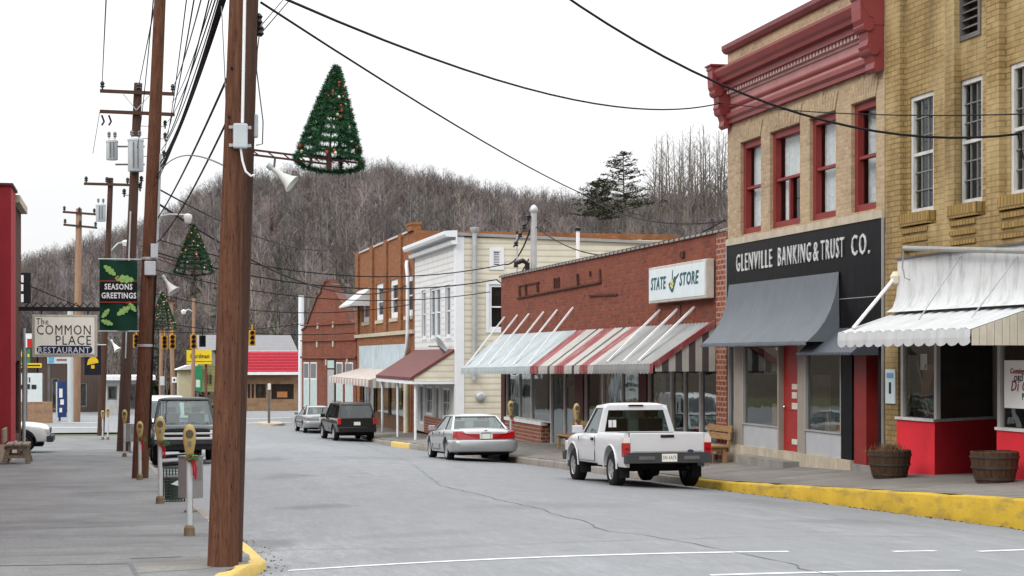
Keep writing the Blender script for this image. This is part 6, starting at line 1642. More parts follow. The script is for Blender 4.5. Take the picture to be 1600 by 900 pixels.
def on_road(x, y, dz=0.0):
    return (x, y, zr(x, y) + dz)
def tilt(o, L_):                                                  # follow the fall of the street
    y = o.location.y; x = o.location.x
    f = math.atan((zr(x, y + 1.4) - zr(x, y - 1.4)) / 2.8); s = 1 if abs(o.rotation_euler[2]) < 1 else -1
    o.rotation_euler[0] = f * s
    o.location.z = (zr(x, y + 1.4) + zr(x, y - 1.4)) / 2
WPAINT = carpaint('white_car_paint', (0.56, 0.58, 0.595))
SPAINT = carpaint('silver_car_paint', (0.33, 0.345, 0.35), 0.3, 0.3)
BPAINT = carpaint('black_car_paint', (0.006, 0.0065, 0.007), 0, 0.22)
DPAINT = carpaint('dark_green_car_paint', (0.005, 0.012, 0.012), 0, 0.22); DPAINT.node_tree.nodes['Principled BSDF'].inputs['Specular IOR Level'].default_value = 0.2; DPAINT.node_tree.nodes['Principled BSDF'].inputs['Coat Weight'].default_value = 0.08
GPAINT = carpaint('grey_car_paint', (0.22, 0.23, 0.24), 0.3)
t = pickup('pickup_truck', 'white pickup truck with an open bed parked by the yellow kerb', on_road(10.55, 34.9), 0, WPAINT, L_=4.95, W_=1.80, H_=1.70, rear_txt='5N 6A75'); tilt(t, 4.9)
st = MB()
for ax in (-0.62, -0.53): st.box(ax, ax + 0.075, -0.375, -0.37, 1.19, 1.34)
stk = st.build('sticker', WHITE, t); stk.name = 'window_sticker'
t = sedan('sedan_car', 'silver sedan parked ahead of the white pickup, full width red taillights', on_road(10.80, 53.6), 0, SPAINT, L_=5.4, W_=1.98, txt='   '); tilt(t, 5.4)
t = suv('suv_car', 'black sport utility vehicle with dark glass parked before the brown porch', on_road(10.85, 83.8), 0.07, BPAINT, 4.9, 1.94, 1.86, txt='  '); tilt(t, 4.9)
t = sedan('sedan_car', 'small grey sedan parked just ahead of the black sport utility vehicle', on_road(10.35, 93.2), 0.06, GPAINT, L_=4.6, W_=1.75, H_=1.42, r=0.31, kind='small'); tilt(t, 4.6)
t = pickup('pickup_truck', 'dark green pickup truck facing the camera behind the parking meters', on_road(1.98, 54.4), PI, DPAINT, L_=5.4, W_=2.0, H_=2.04, wb=3.4, r=0.42, lift=0.16, front=True); tilt(t, 5.4)
t = suv('suv_car', 'white sport utility vehicle nosing out of the lot beside the red building', (-4.75, 63.6, zl(63.6) - 0.05), -PI / 2, carpaint('white_suv_paint', (0.66, 0.66, 0.64)), 4.9, 1.9, 1.75, r=0.40, dark=True)
# white van facing us, further down on the left
def van(name, label, loc, rz, body):
    root = thing(name, label, 'van', loc, rz)
    mb = MB(); prof = [(-2.6, 0.45), (2.55, 0.45), (2.62, 0.70), (2.55, 1.05), (1.85, 1.25), (1.15, 2.05), (0.9, 2.18), (-2.5, 2.22), (-2.62, 2.0)]
    mb.prism([(-0.97, y, z) for y, z in prof], (1.94, 0, 0)); mb.build('body', body, root, bevel=0.06, smooth=40)
    mb = MB(); mb.face([(-0.82, 1.83, 1.30), (0.82, 1.83, 1.30), (0.74, 1.19, 2.03), (-0.74, 1.19, 2.03)]); mb.off = Vector((0, -0.03, -0.02)); mb.build('windshield', CGLASSD, root)
    for sx in (-1, 1):
        mb = MB(); mb.box(sx * 0.62, sx * 0.92, 2.50, 2.63, 0.80, 0.98); mb.build('headlight', TAILW, root)
        mb = MB(); mb.prism([(sx * 0.972, 1.05, 1.28), (sx * 0.972, 1.62, 1.28), (sx * 0.972, 1.10, 1.98), (sx * 0.972, 0.55, 2.0), (sx * 0.972, 0.55, 1.28)], (sx * 0.008, 0, 0)); mb.build('side_window', CGLASSD, root)
    mb = MB(); mb.box(-0.58, 0.58, 2.55, 2.645, 0.78, 1.0); mb.build('grille', BLACK, root)
    mb = MB(); mb.box(-0.97, 0.97, 2.50, 2.72, 0.42, 0.66); mb.build('front_bumper', GREYP, root, bevel=0.03)
    mirror_pair(root, 0.96, 1.35, 1.35, BLACK, 1.2)
    wheels(root, 1.75, -1.6, 0.86, 0.36, 0.22, 6)
    return root
t = sedan('sedan_car', 'pale silver sedan hidden behind the dark green pickup, seen mirrored in the bank windows', on_road(1.95, 63.0), 0, carpaint('pale_silver_paint', (0.55, 0.56, 0.56)), L_=5.0, W_=1.85, txt='  '); tilt(t, 5.0)
van('delivery_van', 'white van facing the camera beyond the dark green pickup', on_road(1.9, 80.0), PI, carpaint('white_van_paint', (0.64, 0.65, 0.66)))
# ------------------------------------------------------------------ left side of the street
POLEW = wood('pole_timber', (0.140, 0.064, 0.038), (0.062, 0.028, 0.018), (14, 14, 1.1), 0.9, 1.0)
POLED = wood('dark_pole_timber', (0.085, 0.048, 0.036), (0.05, 0.028, 0.022), (10, 10, 0.5), 0.85, 0.4)
POLEL = wood('pale_pole_timber', (0.34, 0.22, 0.15), (0.22, 0.13, 0.085), (10, 10, 0.5), 0.85, 0.4)
FL = Fr((-3.2, 0, 0), (0, 1, 0), (1, 0, 0))                      # left fronts: u = Y, n towards the street

RB = thing('red_building', 'bright red rendered building at the left edge beside the wooden bench', 'building', (-3.2, 50, 0.8))
REDR = paint('red_render', (0.31, 0.034, 0.042), 0.7, 0.2, dirt=0.35, dirtc=(0.16, 0.025, 0.03), scale=0.8, bmp=0.01)
mb = MB(RB.location); mb.box(-16, -3.12, 53.5, 55.9, 0.4, 9.12); mb.build('wall', REDR, RB)
mb = MB(RB.location); mb.box(-16, -3.75, 18, 53.49, 0.4, 10.2); mb.build('unseen_wing', REDR, RB)  # wing out of view, added to darken reflections and ambient light
mb = MB(RB.location); mb.box(-16, -3.06, 53.44, 55.95, 9.122, 9.2); mb.build('coping', paint('dark_coping', (0.10, 0.03, 0.03), 0.6), RB)
mb = MB(RB.location); mb.box(-5.0, -3.08, 53.42, 55.9, 0.4, 1.42); mb.build('plinth', STONE, RB)
DB = thing('brick_building', 'narrow dark brown brick building just beyond the red one', 'building', (-3.2, 58, 0.7))
DBRK = brick('brown_brick', (0.11, 0.05, 0.035), (0.075, 0.032, 0.024), (0.07, 0.05, 0.04), 0.30, 0.10, 0.013, 0.4, (0.03, 0.018, 0.015))
mb = MB(DB.location)
dh = [(57.2, 59.6, 1.5, 3.9)]
wall_open(mb, FL, 55.96, 60.5, 0.4, 8.85, dh, 0.25)
mb.face([(-3.2, 60.5, 0.4), (-3.2, 60.5, 8.85), (-15, 60.5, 8.85), (-15, 60.5, 0.4)]); mb.face([(-3.2, 55.96, 8.85), (-3.2, 60.5, 8.85), (-15, 60.5, 8.85), (-15, 55.96, 8.85)]); mb.build('wall', DBRK, DB)
mb = MB(DB.location); mb.box(-15, -3.0, 55.98, 60.62, 8.853, 9.08); mb.build('cornice', STONE, DB)
window(DB, FL, dh[0], BLACK, n=-0.15, fw=0.08, rail=False, gl=SHOPGLASS, back=DARK, name='shop_window')
mb = MB(DB.location); mb.tube([FL.P(60.3, 0.6, 0.1), FL.P(60.3, 5.0, 0.1)], 0.06, 8); mb.build('downpipe', GALV, DB)

# hanging restaurant sign
sp_ = atT(52, 525, 57.0); yS = sp_.y
xa, xb = atY(50, 525, yS).x, atY(152, 525, yS).x
zb_, zt_ = atY(100, 558, yS).z, atY(100, 492, yS).z
RS = thing('restaurant_sign', 'cream hanging sign with a dark blue band above the left sidewalk', 'sign', ((xa + xb) / 2, yS, zb_))
FSg = Fr((0, yS - 0.12, 0), (1, 0, 0), (0, -1, 0))
mb = MB(RS.location); mb.box(xa, xb, yS - 0.11, yS + 0.11, zb_, zt_); mb.build('case', paint('sign_frame_grey', (0.50, 0.47, 0.39), 0.5, 0.2, dirt=0.4), RS, bevel=0.02)
CRM = paint('sign_cream', (0.86, 0.83, 0.73), 0.5, 0.05, dirt=0.12, dirtc=(0.45, 0.38, 0.25))
mb = MB(RS.location); mb.fbox(FSg, xa + 0.09, xb - 0.09, zb_ + 0.09, zt_ - 0.08, 0.0, 0.012); sf = mb.build('sign_face', CRM, RS)
NAVY = paint('navy_paint', (0.012, 0.022, 0.07), 0.5)
GREYI = paint('charcoal_letter', (0.05, 0.048, 0.045), 0.6)
w_ = xb - xa; hh = zt_ - zb_
mb = MB(RS.location)
bx0, bx1, bz0, bz1 = xa + w_ * 0.075, xa + w_ * 0.925, zb_ + hh * 0.085, zb_ + hh * 0.27
pts = []
for cx, cz, a0 in ((bx1 - 0.12, bz1 - 0.12, 0), (bx0 + 0.12, bz1 - 0.12, PI / 2), (bx0 + 0.12, bz0 + 0.12, PI), (bx1 - 0.12, bz0 + 0.12, 1.5 * PI)):
    for i in range(5): pts.append(FSg.P(cx + 0.12 * math.cos(a0 + i * PI / 8), cz + 0.12 * math.sin(a0 + i * PI / 8), 0.013))
mb.prism(pts, FSg.N * 0.006); mb.build('blue_band', NAVY, sf)
def serif(txt, px0, px1, z, size, mat, bold=0.0, n=0.014):
    a, b_ = atY(px0, 525, yS).x, atY(px1, 525, yS).x
    return lettering(txt, size, mat, FSg.P((a + b_) / 2, z, n), FSg.U, FSg.V, sf, RS.location, depth=0.004, bold=bold, fit=(b_ - a))
zz = lambda py: atY(100, py, yS).z
serif('The', 57, 76, zz(503), 0.30, GREYI)
serif('COMMON', 58, 142, zz(516.5), 0.46, GREYI, 0.0)
serif('PLACE', 87, 142, zz(532.5), 0.44, GREYI, 0.0)
serif('RESTAURANT', 60, 140, zz(547.5), 0.28, WHITE, 0.002, 0.02)
mb = MB(RS.location)
a = FL.P(yS, atY(30, 483, yS).z, 0); zbar = atY(100, 483, yS).z
mb.beam((-3.2, yS, zbar), (xb + 0.25, yS, zbar), 0.10, 0.14)
for i in range(9):
    x = -3.0 + i * (xb + 2.9) / 9; mb.tube([(x, yS, zbar + 0.05), (x + 0.15, yS, zbar + 0.22), (x + 0.3, yS, zbar + 0.05)], 0.02, 5)
mb.beam((-3.2, yS, zbar + 0.9), (xb - 0.5, yS, zbar + 0.05), 0.03, 0.03)
for x in (xa + 0.3, xb - 0.3): mb.beam((x, yS, zbar - 0.05), (x, yS, zt_ - 0.01), 0.05, 0.05)
mb.build('iron_bracket', BLACK, RS)

# wooden bench against the red wall
def bench(name, label, loc, rz, mat, w_=1.5, back=True, group=None):
    r = thing(name, label, 'bench', loc, rz, group)
    for k in range(3):
        mb = MB(); mb.box(-w_ / 2, w_ / 2, 0.02 + 0.16 * k, 0.16 + 0.16 * k, 0.42, 0.47); mb.build('seat_plank', mat, r, bevel=0.008)
    for sx in (-1, 1):
        x = sx * (w_ / 2 - 0.12)
        mb = MB(); mb.beam((x, 0.07, 0), (x, 0.10, 0.418), 0.09, 0.09); mb.beam((x, 0.44, 0), (x, 0.42, 0.418), 0.09, 0.09); mb.beam((x, 0.04, 0.37), (x, 0.50, 0.37), 0.06, 0.09); mb.build('leg', mat, r)
        if back:
            mb = MB(); mb.beam((x, 0.50, 0.3), (x, 0.62, 0.95), 0.08, 0.06); mb.build('back_post', mat, r)
    if back:
        for z in (0.60, 0.78):
            mb = MB(); mb.beam((-w_ / 2, 0.515 + (z - 0.5) * 0.18, z + 0.07), (w_ / 2, 0.515 + (z - 0.5) * 0.18, z + 0.07), 0.03, 0.15); mb.build('backrest_plank', mat, r, bevel=0.006)
    return r
OLDW = wood('weathered_timber', (0.25, 0.215, 0.17), (0.15, 0.125, 0.095), (2, 2, 12), 0.9, 0.3)
TANW = wood('tan_timber', (0.36, 0.23, 0.11), (0.23, 0.14, 0.07), (2, 8, 8), 0.8, 0.3)
by = 51.0
bx = atY(46, 700, by).x
r_ = thing('wooden_bench', 'weathered grey wooden bench end against the red wall', 'bench', (bx, by, zl(by)))
for y0, y1 in ((-0.7, 0.9),):
    for x in (-0.62, -0.40, -0.18):
        mb = MB(); mb.box(x, x + 0.18, y0, y1, 0.52, 0.58); mb.build('seat_plank', OLDW, r_, bevel=0.01)
    for y in (-0.55, 0.75):
        mb = MB(); mb.beam((0.0, y, 0.0), (-0.12, y, 0.518), 0.10, 0.13); mb.beam((-0.66, y, 0.0), (-0.54, y, 0.518), 0.10, 0.13); mb.beam((-0.62, y, 0.22), (-0.04, y, 0.22), 0.08, 0.08); mb.beam((-0.66, y, 0.47), (0.0, y, 0.47), 0.08, 0.09); mb.build('leg', OLDW, r_)
    mb = MB(); mb.box(-0.72, -0.66, y0, y1, 0.60, 1.0); mb.build('backrest', OLDW, r_, bevel=0.01)

# benches and planters on the right pavement
def rs_pt(px, X): p = atX(px, 559, X); return (p.x, p.y, zs(p.x, p.y))
p = rs_pt(880, 13.6); bench('wooden_bench', 'tan wooden bench with slatted back near the brick store windows', p, -PI / 2, TANW, 1.9)
p = rs_pt(1090, 13.75); bench('wooden_bench', 'tan wooden bench half hidden behind the white pickup bed', p, -PI / 2, TANW, 1.7)
mb = MB(); mb.lathe([(0.16, 0), (0.24, 0.05), (0.26, 0.16), (0.2, 0.27), (0.08, 0.33)], 12, 0, Matrix.Translation((13.6, rs_pt(1112, 13.5)[1], zs(13.5, 42) + 0.92)) @ Matrix.Diagonal((1.6, 1.6, 1, 1)))

BARW = wood('barrel_stave', (0.085, 0.05, 0.03), (0.045, 0.027, 0.018), (10, 10, 0.8), 0.85, 0.4)
HOOP = paint('barrel_hoop', (0.07, 0.06, 0.05), 0.5, 0.4, metal=0.5)
SOIL = paint('dry_soil_and_stems', (0.13, 0.085, 0.05), 0.95, 0.5, scale=14)
def half_barrel(label, loc, plants):
    r = thing('barrel_planter', label, 'planter', loc, 0, 'half barrel planters')
    mb = MB(); n_ = 20
    for k in range(n_):
        a0, a1 = 2 * PI * k / n_, 2 * PI * (k + 0.94) / n_
        pr = [(0.30, 0.0), (0.36, 0.22), (0.385, 0.40), (0.39, 0.50)]
        for (r0, z0), (r1, z1) in zip(pr, pr[1:]):
            mb.face([(r0 * math.cos(a0), r0 * math.sin(a0), z0), (r0 * math.cos(a1), r0 * math.sin(a1), z0), (r1 * math.cos(a1), r1 * math.sin(a1), z1), (r1 * math.cos(a0), r1 * math.sin(a0), z1)])
        e = RND.uniform(0, 0.012)
        mb.face([(0.39 * math.cos(a0), 0.39 * math.sin(a0), 0.50), (0.39 * math.cos(a1), 0.39 * math.sin(a1), 0.50), (0.355 * math.cos(a1), 0.355 * math.sin(a1), 0.505 + e), (0.355 * math.cos(a0), 0.355 * math.sin(a0), 0.505 + e)])
        mb.face([(0.355 * math.cos(a0), 0.355 * math.sin(a0), 0.505), (0.355 * math.cos(a1), 0.355 * math.sin(a1), 0.505), (0.35 * math.cos(a1), 0.35 * math.sin(a1), 0.40), (0.35 * math.cos(a0), 0.35 * math.sin(a0), 0.40)])
    mb.lathe([(0.293, 0.0), (0.353, 0.22), (0.38, 0.42)], 24, 0, None, caps=False)
    mb.build('tub', BARW, r, fix=False)
    for z, rr in ((0.07, 0.322), (0.25, 0.370), (0.42, 0.389)):
        mb = MB(); mb.lathe([(rr, z - 0.02), (rr + 0.006, z - 0.018), (rr + 0.009, z + 0.018), (rr + 0.003, z + 0.02)], 28, 0, None, caps=False); mb.build('hoop', HOOP, r, smooth=40)
    mb = MB(); mb.lathe([(0.352, 0.42), (0.25, 0.46), (0.02, 0.48)], 20); mb.build('soil', SOIL, r)
    if plants:
        mb = MB(); g = random.Random(5)
        for k in range(420):
            a, d = g.uniform(0, 2 * PI), abs(g.gauss(0, 0.15)); p_ = Vector((d * math.cos(a), d * math.sin(a), 0.46)); h_ = g.uniform(0.08, 0.22)
            e = p_ + Vector((g.uniform(-0.10, 0.10), g.uniform(-0.10, 0.10), h_)); sd = Vector((g.uniform(-1, 1), g.uniform(-1, 1), 0)).normalized() * 0.008
            mb.face([p_ - sd, p_ + sd, e])
        mb.build('dead_plant', paint('dry_stems', (0.19, 0.12, 0.065), 0.95, 0.4, scale=8), r, fix=False)
    return r
p = rs_pt(1390, 13.70); half_barrel('half barrel planter with a clump of dead stems beside the yellow brick pier', (p[0], p[1], p[2]), True)
p = rs_pt(1554, 13.85); half_barrel('half barrel planter with only dry soil before the recessed shop entry', (p[0], p[1], p[2] - 0.0), False)

# parking meters
MHEAD = paint('meter_tan_paint', (0.42, 0.30, 0.11), 0.45, 0.25, dirt=0.3)
MPOST = paint('meter_post_paint', (0.50, 0.52, 0.52), 0.5, 0.2, dirt=0.4)
def meter(label, x, y, z, h, bow=True, base=True):
    r = thing('parking_meter', label, 'parking meter', (x, y, z), 0, 'parking meters')
    hh = h * 0.70
    mb = MB(); mb.tube([(0, 0, 0), (0, 0, hh)], 0.036, 12)
    mb.build('post', MPOST, r, smooth=50)
    if base:
        mb = MB(); mb.lathe([(0.07, 0.0), (0.065, 0.10), (0.045, 0.13)], 12); mb.build('base_collar', paint('rusted_collar', (0.20, 0.15, 0.09), 0.8, 0.4), r)
    s = (h - hh) / 0.44
    mb = MB()                                                   # housing: narrow neck, swelling body, domed top
    pr = [(0.036, 0.0), (0.046, 0.02), (0.062, 0.10), (0.080, 0.20), (0.087, 0.28), (0.083, 0.34), (0.064, 0.395), (0.04, 0.428), (0.01, 0.44)]
    mb.lathe([(a * s, b_ * s) for a, b_ in pr], 18, 0, Matrix.Translation((0, 0, hh)) @ Matrix.Diagonal((1, 0.66, 1, 1))); hd = mb.build('meter_head', MHEAD, r, smooth=50)
    for sy in (-1, 1):
        mb = MB(); mb.lathe([(0.052 * s, 0), (0.048 * s, 0.012)], 16, 0, Matrix.Translation((0, sy * 0.052 * s, hh + 0.315 * s)) @ Matrix.Rotation(sy * -PI / 2, 4, 'X') @ Matrix.Diagonal((1, 1.15, 1, 1))); mb.build('dial_window', paint('meter_window', (0.10, 0.085, 0.06), 0.15, 0.2), hd)
    mb = MB(); mb.box(-0.02 * s, 0.02 * s, -0.075 * s, -0.05 * s, hh + 0.16 * s, hh + 0.22 * s); mb.build('coin_slot', STEEL, hd)
    if bow:                                                     # red ribbon and a sprig tied round the neck
        mb = MB(); g = random.Random(int(y * 10)); zc = hh - 0.02
        for sx in (-1, 1):
            mb.tube([(0.02, -0.04, zc), (0.03 + sx * 0.04, -0.06, zc + 0.04), (0.03 + sx * 0.07, -0.05, zc), (0.03 + sx * 0.04, -0.06, zc - 0.02), (0.02, -0.04, zc)], 0.012, 5)
        mb.tube([(0.04, -0.05, zc), (0.08, -0.06, zc - 0.10), (0.07, -0.05, zc - 0.24)], 0.013, 4); mb.tube([(0.02, -0.05, zc), (0.045, -0.06, zc - 0.10), (0.05, -0.05, zc - 0.20)], 0.012, 4)
        bo = mb.build('ribbon_bow', paint('red_ribbon', (0.40, 0.015, 0.03), 0.6, 0.2), r)
        mb = MB()
        for k in range(60):
            a = g.uniform(0, 2 * PI); p_ = Vector((0.04 + g.gauss(0, 0.03), -0.05, zc + 0.02)); e = p_ + Vector((math.cos(a) * 0.08, g.uniform(-0.04, 0.02), math.sin(a) * 0.08)); sd = Vector((0, 0.01, 0.012))
            mb.face([p_ - sd, p_ + sd, e])
        mb.build('green_sprig', paint('sprig_green', (0.04, 0.16, 0.05), 0.7, 0.3), bo, fix=False)
    return r
def ml(label, px, py, ytop, bow=True):
    x, y = walk_pt(px, py); t = y / ray(px).y; h = (py - ytop) / F * t
    return meter(label, x, y, zl(y), h, bow)
ml('nearest parking meter, with red bow, standing in front of the grey box', 296, 837, 663)
ml('parking meter beside the green wire basket', 250, 787, 651)
ml('parking meter standing against the foot of the brown utility pole with the holiday banner', 218.5, 750, 658)
ml('parking meter with a small grey box behind it, between the two brown poles', 194.5, 714, 640, False)
ml('far slim parking meter left of the distant dark pole at the sidewalk end', 160.5, 687, 641, False)
ml('far parking meter just right of the distant dark pole at the sidewalk end', 168.5, 687, 637, False)
for px, X, yt, yb, lab in ((901, 12.2, 630, 690, 'parking meter with red bow on the right pavement before the white pickup'), (798, 12.2, 626, 690, 'parking meter on the right pavement behind the silver sedan')):
    p = rs_pt(px, X); t = p[1] / ray(px).y; z = zs(X, p[1]); h = CAMZ + (559 - yt) / F * t - z; meter(lab, X, p[1], z, h)

# grey boxes on posts behind the meters, wire basket
GPAN2 = paint('dull_grey_sheet', (0.25, 0.24, 0.235), 0.5, 0.15, dirt=0.2)
def post_box(label, px, py, wpx, yt, yb, rz):
    x, y = walk_pt(px, py); t = y / ray(px).y; k = t / F; z = zl(y)
    zt, zb2 = CAMZ + (559 - yt) * k - z, CAMZ + (559 - yb) * k - z
    r = thing('newspaper_box', label, 'box', (x, y, z), rz); w2 = wpx * k / 2 / 1.38
    mb = MB(); mb.box(-w2, w2, -w2, w2, zb2, zt); b_ = mb.build('box', GPAN2, r, bevel=0.01)
    mb = MB(); mb.box(-w2 - 0.01, w2 + 0.01, -w2 - 0.01, w2 + 0.01, zt + 0.001, zt + 0.02); mb.build('lid', GPAN2, b_)
    mb = MB(); mb.box(-w2 * 0.7, w2 * 0.7, -w2 - 0.006, -w2 - 0.001, zb2 + (zt - zb2) * 0.45, zt - 0.05); mb.build('front_panel', paint('box_panel', (0.18, 0.175, 0.17), 0.5), b_)
    mb = MB(); mb.tube([(0, 0, 0), (0, 0, zb2)], 0.03, 8); mb.lathe([(0.10, 0), (0.09, 0.03)], 10); mb.build('post', STEEL, r)
post_box('grey sheet metal box on a post behind the nearest parking meter', 298, 800, 38, 714, 778, PI / 4 - 0.12)
post_box('small grey box on a post by the second brown pole', 203, 707, 18, 663, 690, PI / 4)
x, y = walk_pt(272, 783)
bk = thing('wire_basket', 'dark green wire mesh litter basket between the two nearest parking meters', 'litter bin', (x, y, zl(y)))
GWIRE = paint('dark_green_wire', (0.035, 0.06, 0.04), 0.5, 0.3)
mb = MB(); bw = 0.175; bh = 0.58
for z in [0.02] + [0.06 + 0.05 * i for i in range(11)]:
    mb.tube([(-bw, -bw, z), (bw, -bw, z), (bw, bw, z), (-bw, bw, z), (-bw, -bw, z)], 0.006 if z < bh - 0.05 else 0.012, 4)
for i in range(8):
    f = -bw + 2 * bw * i / 7
    for a, b_ in (((f, -bw), (f, -bw)), ((f, bw), (f, bw)), ((-bw, f), (-bw, f)), ((bw, f), (bw, f))): mb.tube([(a[0], a[1], 0), (b_[0], b_[1], bh)], 0.005, 4)
mb.build('mesh', GWIRE, bk)
mb = MB(); mb.lathe([(0.15, 0.03), (0.165, 0.40), (0.10, 0.44), (0.02, 0.45)], 12); mb.build('bag', paint('grey_bin_bag', (0.09, 0.115, 0.10), 0.45, 0.4, scale=5), bk)
mb = MB(); mb.prism([(-0.06, -0.185, 0.30), (0.05, -0.185, 0.36), (0.10, -0.185, 0.30), (0.06, -0.185, 0.27)], (0, 0.008, 0)); mb.build('paper_scrap', WHITE, bk)

# ------------------------------------------------------------------ utility poles
def lean_pole(mb, a, b_, r0, r1, n=14, k=10):
    a, b_ = Vector(a), Vector(b_); mb.tube([a.lerp(b_, i / k) for i in range(k + 1)], [r0 + (r1 - r0) * i / k for i in range(k + 1)], n)
def insul(mb, p, s=1.0, m=0):
    mb.lathe([(0.02 * s, -0.05 * s), (0.02 * s, 0.02 * s), (0.06 * s, 0.04 * s), (0.035 * s, 0.08 * s), (0.055 * s, 0.11 * s), (0.03 * s, 0.16 * s), (0.01 * s, 0.17 * s)], 8, m, Matrix.Translation(p))
def ebox(root, name, c, w_, d, h, mat=None):
    mb = MB(root.location); mb.box(c[0] - w_ / 2, c[0] + w_ / 2, c[1] - d / 2, c[1] + d / 2, c[2] - h / 2, c[2] + h / 2); return mb.build(name, mat or GREYBOX, root, bevel=0.015)
T1 = 17.1
x, y = walk_pt(347, 884); P1b = Vector((x, y, zl(y) - 0.3)); k1 = y / ray(347).y / F
P1t = atY(371, 0, y); P1t = P1b + (P1t - P1b) * ((10.4 - P1b.z) / (P1t.z - P1b.z))
U1 = thing('utility_pole', 'nearest brown timber pole, leaning, with a grey meter box and white conduit', 'utility pole', (x, y, zl(y)), 0, 'utility poles')
mb = MB(U1.location); lean_pole(mb, P1b, P1t, 0.158, 0.045, 20, 24)
pb_ = mb.build('pole', POLEW, U1, smooth=50)
def p1(z): return P1b.lerp(P1t, (z - P1b.z) / (P1t.z - P1b.z))
mb = MB(U1.location); zc = CAMZ + (559 - 193) * k1
mb.tube([p1(zc) + Vector((0.075, -0.085, 0)), p1(10.2) + Vector((0.05, -0.045, 0))], 0.016, 8); mb.build('conduit', WHITE, U1, smooth=50)
bc = atY(375.5, 212.5, y - 0.15); ebox(U1, 'meter_box', bc, 0.140, 0.09, 0.245)
for z in (bc.z + 0.09, bc.z - 0.09): mb = MB(U1.location); mb.beam((bc.x - 0.11, bc.y + 0.03, z), (bc.x + 0.11, bc.y + 0.03, z), 0.02, 0.03); mb.build('box_strap', GALV, U1)
mb = MB(U1.location); q = [atY(a, b_, y - 0.16) for a, b_ in ((376, 232), (379, 252), (384, 268), (392, 275), (398, 273))]; mb.tube(q, 0.012, 6); mb.build('lead_cable', WHITE, U1)
mb = MB(U1.location); zx = 9.7; c_ = p1(zx)
mb.beam((c_.x - 1.25, c_.y - 0.12, zx), (c_.x + 1.25, c_.y - 0.12, zx), 0.09, 0.11); mb.build('crossarm', POLED, U1)
# companion pole standing right behind it
x2, y2 = x + 0.085, y + 0.42
P2b = Vector((x2 + 0.02, y2, zl(y2) - 0.3)); P2t = atY(392.5, 0, y2); P2t = P2b + (P2t - P2b) * ((9.6 - P2b.z) / (P2t.z - P2b.z))
U2 = thing('utility_pole', 'darker companion pole close behind the nearest brown pole', 'utility pole', (x2, y2, zl(y2)), 0, 'utility poles')
mb = MB(U2.location); lean_pole(mb, P2b, P2t, 0.115, 0.062, 16, 20); mb.build('pole', POLED, U2, smooth=50)
k2 = y2 / ray(390).y / F
c_ = atY(399.5, 197, y2); ebox(U2, 'switch_box', c_, 0.05, 0.08, 0.24)
mb = MB(U2.location); q = [atY(a, b_, y2 - 0.02) for a, b_ in ((405, 55), (402, 80), (401, 110), (406, 150), (411, 190), (410, 225), (400, 227))]; mb.tube(q, 0.007, 5); mb.build('drop_lead', STEEL, U2)
for a, b_, n_ in ((404, 30, 0), (406, 48, 1)):
    mb = MB(U2.location); q = atY(a, b_, y2); mb.lathe([(0.02, -0.06), (0.045, -0.03), (0.03, 0), (0.045, 0.03), (0.02, 0.06)], 8, 0, Matrix.Translation(q)); mb.tube([q, atY(396, b_, y2)], 0.012, 5); mb.build('insulator', BLACK, U2)

# second pole: banner, boxes, street lamp
x, y = walk_pt(218, 747); U3b = Vector((x, y, zl(y) - 0.3)); k3 = y / ray(220).y / F
U3t = atY(250, 0, y); U3t = U3b + (U3t - U3b) * ((13.4 - U3b.z) / (U3t.z - U3b.z))
U3 = thing('utility_pole', 'tall brown pole carrying the holiday banner, two grey boxes and a street lamp', 'utility pole', (x, y, zl(y)), 0, 'utility poles')
mb = MB(U3.location); lean_pole(mb, U3b, U3t, 0.185, 0.12, 16, 16); mb.build('pole', POLEW, U3, smooth=50)
def p3(py): 
    z = CAMZ + (559 - py) * k3; return U3b.lerp(U3t, (z - U3b.z) / (U3t.z - U3b.z))
for (px, py, w_, h_) in ((234.5, 419, 17, 22), (241, 392, 11, 22)):
    c_ = atY(px, py, y - 0.22); ebox(U3, 'junction_box', c_, w_ * k3, 0.12, h_ * k3)
mb = MB(U3.location); mb.tube([p3(385) + Vector((0.16, -0.08, 0)), p3(240) + Vector((0.15, -0.08, 0))], 0.03, 8); mb.build('conduit', GALV, U3, smooth=50)
mb = MB(U3.location); mb.tube([p3(700) + Vector((0.17, -0.10, 0)), p3(430) + Vector((0.16, -0.1, 0))], 0.022, 6); mb.build('conduit', BLACK, U3, smooth=50)
a = p3(342); le = atY(292, 336, y)
mb = MB(U3.location); mb.tube([a, a + (le - a) * 0.5 + Vector((0, 0, 0.06)), le], 0.025, 6); arm = mb.build('lamp_arm', GALV, U3, smooth=50)
mb = MB(U3.location); mb.lathe([(0.03, 0.09), (0.09, 0.06), (0.10, 0.0), (0.085, -0.03), (0.075, -0.11), (0.04, -0.14)], 12, 0, Matrix.Translation(le + Vector((0.02, 0, -0.06)))); mb.build('lamp_head', paint('lamp_white', (0.66, 0.68, 0.68), 0.4, 0.1), U3, smooth=50)
for py in (404, 540):
    mb = MB(U3.location); c_ = p3(py); mb.lathe([(0.19, -0.03), (0.195, 0), (0.19, 0.03)], 16, 0, Matrix.Translation(c_), caps=False); mb.build('band', GALV, U3, smooth=40)

